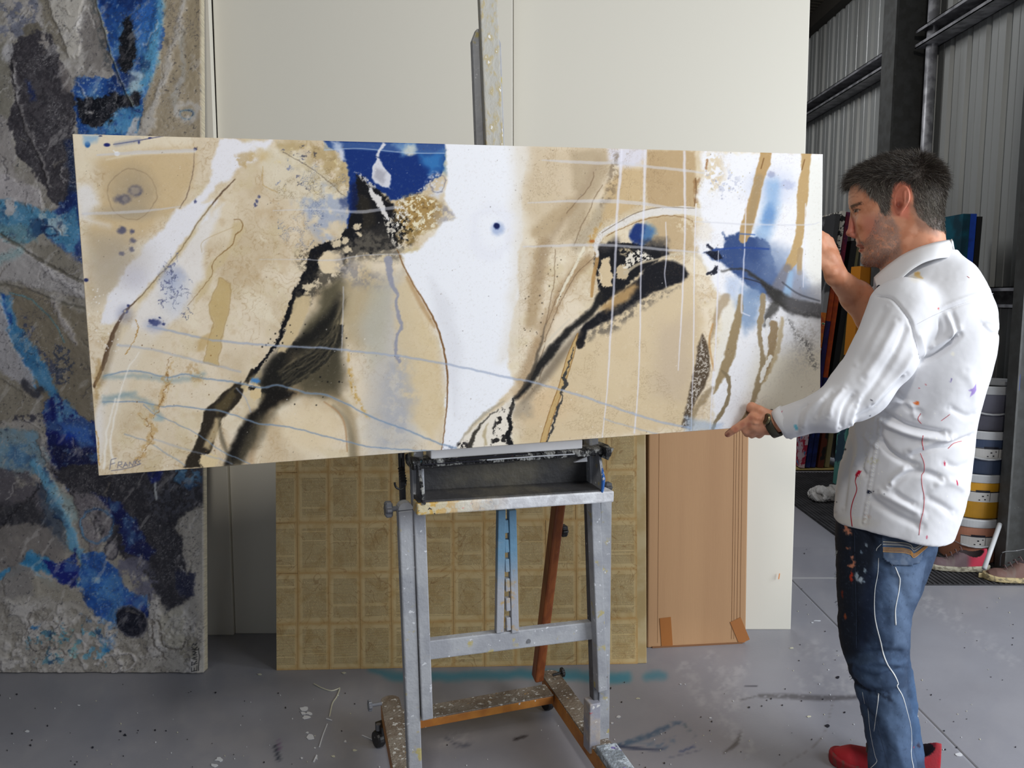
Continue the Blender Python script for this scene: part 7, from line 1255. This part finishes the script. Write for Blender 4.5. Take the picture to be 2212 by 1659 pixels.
disp += .006 * (fbm(sx_ + sy_ * .6, (sy_ * .7 - sx_ * .3) * .6, 60, 4, 2, .5) - .5) * 2 + .0005 * (fbm(sx_, sy_, 12, 7, 3) - .5) * 2
disp *= near; SV2 = SV + sn * disp[:, None]; SV2 = smoothv(SV2, SQ, 1, .3)
sp = Paint(sx_, sy_, (222, 222, 225)); L, B = sp.line, sp.blob
sp.blob(1982, 594, 6, 6, (214, 170, 96), .4, .9, (2, 5)); L([(1984, 598), (1994, 603)], [4, .8], (220, 184, 118), 1.5, .9); B(1978, 602, 12, 8, (228, 214, 186), .8, .4)
L([(1851, 1026), (1855, 1019)], [4, 3], (190, 24, 52), 1, 1); 

sp.fill([(2091, 843), (2100, 838), (2107, 828), (2108, 842), (2104, 850), (2096, 858), (2098, 846)], (164, 142, 204), 1.2, 1, None); L([(2052, 825), (2056, 817)], .8, (120, 104, 170), .6, .9); B(1981, 871, 5, 4, (232, 120, 56), .2, 1); L([(1974, 871), (1980, 871)], .8, (232, 120, 56), .7, .9)
B(1876, 1063, 5, 4.5, (52, 56, 76), .25, 1, (1, 3)); L([(1880, 1064), (1889, 1061)], .7, (60, 64, 80), .7, .9); B(2042, 1002, 2.2, 5, (186, 34, 70), .3, 1, None, -10); B(2065, 1042, 1.6, 6, (186, 40, 80), .3, 1); B(2026, 667, 1.6, 2.4, (210, 60, 56), .3, 1); B(1719, 924, 3, 7, (96, 184, 206), .3, .9, None, -20); L([(1685, 893), (1690, 888)], .8, (190, 60, 90), .8, .8); B(2001, 1160, 2, 4, (196, 40, 80), .3, .9)
for (a, b, r) in ((1827, 971, 2.4), (1821, 985, 1.6), (1830, 937, 2), (1881, 863, 1.6), (1879, 898, 1.6), (1853, 1015, .6), (1804, 1090, 1.4), (1810, 1085, 1), (1986, 838, 1.2), (1996, 853, 1.2), (1999, 831, 1), (1912, 1065, 1.2)): B(a, b, r, r, (60, 60, 74) if a < 1950 else (200, 60, 70), .3, .9)
B(2059, 765, 4, 4.5, (244, 240, 226), .3, .8); B(1885, 995, 12, 8, (196, 190, 130), .6, .4, (4, 4), tex=(4, .45, .6)); B(1872, 1118, 8, 12, (190, 140, 110), .6, .4, (4, 4), tex=(4, .48, .6)); B(1850, 1130, 40, 12, (222, 218, 204), .7, .5)
sp.specks(60, (1830, 850, 2100, 1140), .5, 1.4, [(250, 248, 240), (246, 244, 230)], .8, 4)
SHIRT_RED = [([(1851, 1026), (1848, 1040), (1851, 1058), (1842, 1085), (1838, 1108), (1841, 1137)], [2.2, 1.0, 1.2, 1.3, 1.3, 1.4])]
SHIRT_THIN = [([(1989, 893), (1983, 905), (1990, 915)], .6), ([(1994, 941), (1992, 955), (1995, 972)], .8), ([(1988, 979), (1996, 1000), (1996, 1018), (1991, 1028), (1992, 1050), (1996, 1072), (1995, 1100), (1988, 1130), (1985, 1156)], .6), ([(2048, 969), (2060, 958), (2077, 953)], .6), ([(2033, 909), (2052, 895)], .5), ([(2089, 597), (2094, 601)], .6)]
m_shirt = VM('shirt_cotton', .9, .10, 700, .05)
shirt = mesh_np('shirt', SV2, SQ, m_shirt, man, sp.c); tag(shirt, 'white shirt with red, orange and violet paint drips')
sn2 = vnormals(SV2, SQ)
tag(drape('paint_drip', SV2, sn2, SHIRT_RED, M('dried_red', C(176, 24, 50), .4), shirt), 'red paint drip'); tag(drape('paint_drip', SV2, sn2, SHIRT_THIN, M('dried_pink', C(196, 70, 80), .5), shirt), 'thin red paint runs')
drape('seam', SV2, sn2, [([(1974, 704), (2020, 680), (2080, 655), (2145, 634)], .55), ([(1895, 640), (1925, 645), (1948, 668), (1968, 698), (1978, 735), (1988, 778)], .55)], M('seam_thread', C(206, 206, 210), .9), shirt, .0002)
st_l = [([(sx, sy), (sx + 1.6, sy + 2.2)], .55) for (sx, sy) in [(1900 - (y_ - 905) * .155 + 3, y_) for y_ in range(908, 1126, 5)]] + [([(sx, sy), (sx - .6, sy + 4)], .6) for (sx, sy) in [(1876 - (y_ - 960) * .21 if y_ < 1130 else 1840, y_) for y_ in range(925, 1130, 9)]]
drape('stitching', SV2, sn2, st_l, M('stitch_cream', C(236, 234, 220), .8), shirt)
# collar leaf
top_ = [(2056, 519, 0.02), (2048, 519, -.045), (2020, 524, -.072), (1985, 534, -.080), (1950, 550, -.078), (1918, 573, -.068), (1895, 593, -.052), (1888, 600, -.046)]
bot_ = [(2062, 553, .02), (2053, 556, -.064), (2026, 558, -.102), (1994, 567, -.118), (1966, 584, -.126), (1942, 606, -.128), (1920, 634, -.122), (1904, 648, -.112)]
def collar_mesh(sg):
    T = spl([tuple(Lp(*q)) for q in top_], 6) if False else None
    A = np.array([Lp(a, b, t) for a, b, t in top_]); Bm = np.array([Lp(a, b, t) for a, b, t in bot_])
    def rs(P_, n=36):
        s = np.linspace(0, len(P_) - 1, n); k = np.minimum(s.astype(int), len(P_) - 2); f = (s - k)[:, None]; return P_[k] * (1 - f) + P_[k + 1] * f
    A, Bm = rs(A), rs(Bm)
    for _ in range(3): A[1:-1] = (A[:-2] + A[1:-1] * 2 + A[2:]) / 4; Bm[1:-1] = (Bm[:-2] + Bm[1:-1] * 2 + Bm[2:]) / 4
    vs = []; nr = 7
    for k in range(nr):
        f = k / (nr - 1); m_ = A * (1 - f) + Bm * f; m_[:, 1] -= .006 * math.sin(f * math.pi); vs.append(m_)
    I_ = rs(np.array([Lp(a, b + 4, t * .86) for a, b, t in top_])); vs = [np.array([Lp(a, b, t) for a, b, t in top_])[0:0]] + vs if False else vs
    inner = A.copy(); inner[:, 2] -= .032; inner[:, 1] *= .90; vs = [inner, (inner + A) / 2 + [0, .0, .012]] + vs
    P_ = np.vstack(vs); P_[:, 1] *= 1 if sg < 0 else -1
    return P_, gridquads(36, len(vs))
for sg in (-1, 1):
    P_, Q_ = collar_mesh(sg)
    if sg > 0: P_[:, 0] += .0; Q_ = Q_[:, ::-1]
    o = mesh_np('collar', P_, Q_, M('collar_cotton', C(229, 229, 231), .8) if sg < 0 else bpy.data.materials['collar_cotton'], shirt); sd = o.modifiers.new('s', 'SOLIDIFY'); sd.thickness = .0028; sd.offset = 0
b0 = Lp(1899, 620, -.110); o = MB().lathe([(.0005, -.0012), (.0052, -.0012), (.0056, 0), (.0052, .0012), (.0005, .0012)], n=16).build('button', M('button_black', C(30, 36, 50), .3), shirt); o.location = b0 + [0, -.006, 0]; o.rotation_euler = (math.pi / 2, 0, .3)
# cuff band
ca = LC_ - Lp(1790, 886, LC_[1]); ca /= np.linalg.norm(ca)
def ringmesh(c, ax, r0, r1, w, n=40, tilt=(0, 0, 0), el=1.0):
    ax = np.array(ax, float) + np.array(tilt); ax /= np.linalg.norm(ax); a = np.cross(ax, (0, 0, 1)); a /= np.linalg.norm(a); b = np.cross(ax, a); mb = MB(); vs = []
    for (rr_, ww) in ((r0, -w / 2), (r1, -w / 2 + .001), (r1, w / 2 - .001), (r0, w / 2), (r0 - .002, w / 2 - .001), (r0 - .002, -w / 2 + .001)):
        for i in range(n):
            t = 2 * math.pi * i / n; vs.append(c + ax * ww + (a * math.cos(t) * el + b * math.sin(t)) * rr_)
    mb.add(vs, [(j * n + i, j * n + (i + 1) % n, ((j + 1) % 6) * n + (i + 1) % n, ((j + 1) % 6) * n + i) for j in range(6) for i in range(n)]); return mb
ringmesh(LC_ + ca * -.006, ca, .037, .0430, .026, tilt=(.0, 0, -.34)).build('cuff', bpy.data.materials['collar_cotton'], shirt, smooth=True)
ringmesh(Lp(1893, 672, .115) + [0, 0, 0], RE - RS, .062, .069, .03, tilt=(0, 0, 0)).build('rolled_cuff', bpy.data.materials['collar_cotton'], shirt, smooth=True)
# watch
wc = Lp(1670, 915, LC_[1] + .004); wax = np.array([.86, -.12, .40])
wt = ringmesh(wc, wax, .0325, .0362, .021, el=.94).build('watch', M('watch_strap', C(56, 52, 36), .45, bstr=.1), man, smooth=True); tag(wt, 'dark strapped wristwatch')
fc = Lp(1656, 905, LC_[1] - .029); 
o = MB().lathe([(.001, -.004), (.013, -.004), (.0145, -.002), (.0145, .002), (.013, .004), (.001, .004)], n=24).build('watch_case', M('watch_metal', C(120, 112, 84), .3, .8), wt); o.location = fc; o.rotation_euler = (math.radians(70), 0, math.radians(-50))
o2 = MB().lathe([(.001, .0041), (.011, .0041), (.011, .0048), (.001, .0048)], n=24).build('watch_dial', M('watch_dial', C(60, 50, 36), .2), wt); o2.location = fc; o2.rotation_euler = o.rotation_euler

# ---- jeans
tn, tf = -.085, .095
NL_ = secs_smooth([sec(1110, 1806, 2014, -.03, .13), sec(1160, 1805, 2008, -.04, .12), sec(1210, 1806, 1998, -.06, .11), sec(1250, 1807, 1988, tn, .098), sec(1300, 1808, 1976, tn, .094), sec(1350, 1811, 1966, tn, .088), sec(1400, 1818, 1960, tn, .082), sec(1440, 1832, 1962, tn, .078), sec(1480, 1846, 1963, tn, .075), sec(1520, 1856, 1964, tn, .073), sec(1560, 1866, 1969, tn, .070), sec(1600, 1873, 1975, tn, .067), sec(1660, 1875, 1990, tn, .064), sec(1720, 1878, 2000, tn, .066), sec(1752, 1880, 2004, tn, .068)])
FL_ = secs_smooth([sec(1110, 1830, 2030, .04, .12), sec(1160, 1830, 2030, .05, .12), sec(1210, 1830, 2012, .07, .105), sec(1260, 1836, 1990, tf, .095), sec(1320, 1838, 1972, tf, .088), sec(1400, 1846, 1966, tf, .080), sec(1450, 1856, 1975, tf, .076), sec(1500, 1866, 1984, tf, .072), sec(1550, 1880, 1990, tf, .070), sec(1600, 1894, 1999, tf, .066), sec(1645, 1900, 2004, tf, .066)])
def jeans_f(p):
    a = stack(p, NL_, 2.1); b = stack(p, FL_, 2.1); d = smin(a, b, .02); return d
lo = np.array([min(s[1] - s[2] for s in NL_) - .02, -.22, min(s[0] for s in NL_) - .02]); hi = np.array([max(s[1] + s[2] for s in FL_) + .03, .24, max(s[0] for s in NL_) + .01])
JV, JQ = implicit(jeans_f, lo, hi, .0040, 1.6); JV = smoothv(JV, JQ, 3, .5); jn = vnormals(JV, JQ); sx_, sy_ = to_px(JV); disp = np.zeros(len(JV))
for f_ in [([(1850, 1418), (1880, 1412), (1925, 1408), (1958, 1412)], -.007, 7), ([(1855, 1435), (1895, 1428), (1950, 1436)], .007, 7), ([(1850, 1450), (1890, 1462), (1930, 1452), (1960, 1440)], -.007, 7), ([(1838, 1465), (1865, 1490), (1895, 1500)], -.008, 6), ([(1860, 1470), (1900, 1484), (1945, 1476)], .005, 7), ([(1858, 1515), (1875, 1540), (1890, 1553)], -.007, 6), ([(1872, 1150), (1895, 1190), (1905, 1215), (1930, 1240)], -.006, 8), ([(1885, 1150), (1910, 1225), (1960, 1235), (1985, 1200)], .004, 8), ([(1930, 1250), (1955, 1290), (1965, 1330)], -.005, 12), ([(1900, 1290), (1890, 1340), (1920, 1390)], .006, 14), ([(1850, 1330), (1860, 1380), (1890, 1400)], -.004, 12), ([(1930, 1500), (1950, 1540), (1960, 1600)], .004, 10), ([(1900, 1580), (1915, 1620), (1910, 1660)], -.005, 9), ([(1935, 1600), (1945, 1640), (1960, 1665)], .004, 8), ([(1965, 1500), (1980, 1540), (1992, 1545)], -.006, 6), ([(1970, 1440), (1985, 1500), (1990, 1540)], .004, 6), ([(1836, 1150), (1845, 1250), (1848, 1390)], -.0025, 3), ([(1905, 1160), (1906, 1200), (1920, 1216)], .003, 4)]: fold(*f_)
disp += .004 * (fbm(sx_, sy_, 30, 2, 4) - .5) * 2; JV2 = JV + jn * disp[:, None]
jp = Paint(sx_, sy_, (54, 70, 94)); L, B, Fi = jp.line, jp.blob, jp.fill
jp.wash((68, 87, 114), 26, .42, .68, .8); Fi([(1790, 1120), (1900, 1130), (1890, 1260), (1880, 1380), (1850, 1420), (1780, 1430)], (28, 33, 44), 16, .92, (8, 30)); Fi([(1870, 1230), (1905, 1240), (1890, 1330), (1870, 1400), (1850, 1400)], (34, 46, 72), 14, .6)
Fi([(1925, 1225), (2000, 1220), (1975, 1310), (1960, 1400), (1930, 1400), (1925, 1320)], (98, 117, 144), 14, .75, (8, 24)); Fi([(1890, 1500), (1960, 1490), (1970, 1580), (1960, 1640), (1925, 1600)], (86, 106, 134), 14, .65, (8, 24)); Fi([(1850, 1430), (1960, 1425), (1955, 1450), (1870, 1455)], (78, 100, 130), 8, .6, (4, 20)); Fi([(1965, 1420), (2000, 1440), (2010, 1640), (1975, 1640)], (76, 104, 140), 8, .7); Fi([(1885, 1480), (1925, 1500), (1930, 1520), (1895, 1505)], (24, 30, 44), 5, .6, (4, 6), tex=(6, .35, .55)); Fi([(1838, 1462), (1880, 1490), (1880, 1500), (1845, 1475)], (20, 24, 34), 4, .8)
jp.fill([(1880, 1600), (1990, 1600), (1990, 1700), (1880, 1700)], (84, 104, 134), 14, .5); jp.wash((120, 140, 168), 2.2, .62, .85, .25); jp.wash((26, 32, 46), 2.4, .62, .85, .3)
W = (238, 240, 240)
JEAN_DRIPS = [([(1951, 1150), (1950, 1168), (1942, 1190), (1934, 1208), (1927, 1221)], [1.4, 1.2, 1.4, 1.6, 1.4]), ([(1934, 1225), (1940, 1240), (1944, 1252), (1942, 1275), (1937, 1300), (1934, 1320), (1935, 1350)], [1, 1.4, 1.3, 1.2, 1, 1.4, 1.8]), ([(1905, 1174), (1895, 1184), (1893, 1190)], [.6, .8, .6]), ([(1898, 1205), (1896, 1240), (1890, 1275), (1889, 1320), (1893, 1350), (1902, 1385), (1908, 1412), (1917, 1435), (1932, 1458), (1940, 1476), (1938, 1483), (1950, 1505), (1960, 1540), (1967, 1570), (1969, 1600), (1968, 1630), (1973, 1659), (1972, 1670)], [.6, .6, .7, .9, 1.2, 1.5, 1.6, 1.6, 1.8, 1.4, 1.4, 1.6, 1.5, 1.6, 1.3, 1.3, 1.6, 1]), ([(1898, 1498), (1896, 1520), (1892, 1550), (1888, 1580)], [1.6, .9, .6, .4]), ([(1875, 1530), (1880, 1580), (1890, 1630), (1894, 1645), (1880, 1660)], [.5, .5, .6, .8, .8]), ([(1863, 1495), (1868, 1520)], [.5, .4])]
for (a, b, rx, ry, c) in ((1830, 1145, 7, 4, (226, 150, 118)), (1834, 1152, 6, 3, (226, 150, 118)), (1828, 1139, 3, 5, (220, 140, 108)), (1833, 1184, 5, 2, (190, 124, 100)), (1840, 1203, 3, 2, (226, 150, 118)), (1839, 1222, 8, 3.5, (226, 146, 112)), (1843, 1216, 3, 4, (226, 146, 112)), (1839, 1245, 2.5, 11, (196, 60, 34)), (1820, 1283, 2, 9, (120, 48, 36)), (1825, 1333, 3, 6, (170, 84, 50)), (1850, 1244, 4, 8, (170, 186, 200)), (1858, 1252, 5, 5, (190, 204, 216)), (1867, 1258, 3, 3, (150, 170, 190)), (1869, 1232, 2.5, 5, (160, 180, 196)), (1872, 1178, 3, 3, (150, 164, 176)), (1861, 1193, 2, 3, (130, 150, 170)), (1986, 1612, 4, 5, (50, 44, 60)), (1975, 1616, 2, 2, (190, 70, 90))): B(a, b, rx, ry, c, .4, .9, [(3, 5), (2, 3)])

Fi([(1806, 1440), (1842, 1435), (1842, 1462), (1830, 1468)], (20, 22, 28), 3, .6); 
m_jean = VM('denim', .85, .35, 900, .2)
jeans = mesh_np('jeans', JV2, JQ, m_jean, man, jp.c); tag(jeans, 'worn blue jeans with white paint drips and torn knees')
jn2 = vnormals(JV2, JQ)
tag(drape('paint_drip', JV2, jn2, [(q, [v * .85 for v in w_]) for q, w_ in JEAN_DRIPS], M('dried_white', C(232, 234, 232), .5), jeans), 'white paint drips')
drape('seam', JV2, jn2, [([(1846, 1150), (1848, 1250), (1850, 1330), (1850, 1400)], .5), ([(1890, 1545), (1905, 1600), (1920, 1660)], .5), ([(1874, 1500), (1885, 1550), (1896, 1560)], .5), ([(1856, 1430), (1862, 1470), (1868, 1500)], .4)], M('denim_seam', C(60, 74, 98), .9), jeans)
# back pocket raised from the denim
cq = np.stack([sx_[JQ].mean(1), sy_[JQ].mean(1)], 1); PK = [(1905, 1150), (2008, 1163), (2003, 1182), (1992, 1192), (1985, 1212), (1960, 1222), (1925, 1220), (1908, 1205)]
fm = inpoly(cq[:, 0], cq[:, 1], PK) & (JV[JQ].mean(1)[:, 1] < .0); Qp = JQ[fm]; u_, inv = np.unique(Qp, return_inverse=True); PV = JV2[u_] + jn[u_] * .0035; PQ = inv.reshape(-1, 4)
pp = Paint(sx_[u_], sy_[u_], (76, 92, 116)); pp.wash((110, 122, 140), 14, .45, .7, .7); pp.fill([(1900, 1140), (2012, 1150), (2005, 1180), (1975, 1190), (1900, 1172)], (52, 62, 78), 5, .7)
PCOLS = ((200, 192, 170), (120, 120, 124), (196, 192, 180), (196, 136, 50), (200, 144, 60), (190, 128, 46), (204, 146, 60))
o = mesh_np('back_pocket', PV, PQ, m_jean, jeans, pp.c); tag(o, 'back pocket with gold and white stitching'); sd = o.modifiers.new('s', 'SOLIDIFY'); sd.thickness = .003; sd.offset = -1
for k, c in enumerate(PCOLS):
    o_ = k * 2.9 + (4 if k > 2 else 0); drape('stitching', PV, jn2[u_], [([(1907, 1170 + o_), (1930, 1171 + o_), (1950, 1172 + o_), (1966, 1176 + o_), (1974, 1184 + o_ * .95), (1990, 1175 + o_ * .8), (2003, 1166 + o_ * .7)], .62)], M('pocket_thread', C(*c), .7), o, .0012)
# frayed threads at the torn knee and thigh
rg = random.Random(9); fm_ = MB()
for (a, b, n_) in ((1803, 1195, 8), (1803, 1240, 14), (1806, 1302, 12), (1808, 1335, 12), (1824, 1400, 14), (1833, 1440, 22), (1840, 1462, 26), (1838, 1452, 18)):
    for k in range(n_):
        q = Lp(a + rg.uniform(3, 9), b + rg.uniform(-6, 6), tn + rg.uniform(-.03, .02)); e = q + np.array([rg.uniform(-.010, -.001), rg.uniform(-.004, .004), rg.uniform(-.010, .003)]); fm_.tube([q, (q + e) / 2 + [0, 0, .0015], e], .0004, 4)
tag(fm_.build('frayed_threads', M('fray', C(190, 192, 186), .9, 0, C(90, 104, 128), 40, .5, .6), jeans), kind='stuff')
# ---- red shoes
p = PZ(1840, 1640, .058); pl_ = np.array([(p - C0) @ RD, (p - C0) @ VD]); heel = PZ(2012, 1650, .06); ph_ = np.array([(heel - C0) @ RD, tf + .0])
cx_ = (Lp(1812, 1660, tf)[0] + Lp(2022, 1660, tf)[0]) / 2
sh = shoe('shoe', (cx_, tf, 0.0), math.pi, .295, (176, 34, 46), '', parent=man, sole_c=(150, 34, 44), worn=.15)
sh = shoe('shoe', ((NL_[0][1]) - .045, tn, 0.0), math.pi, .295, (176, 34, 46), '', parent=man, sole_c=(150, 34, 44), worn=.15)
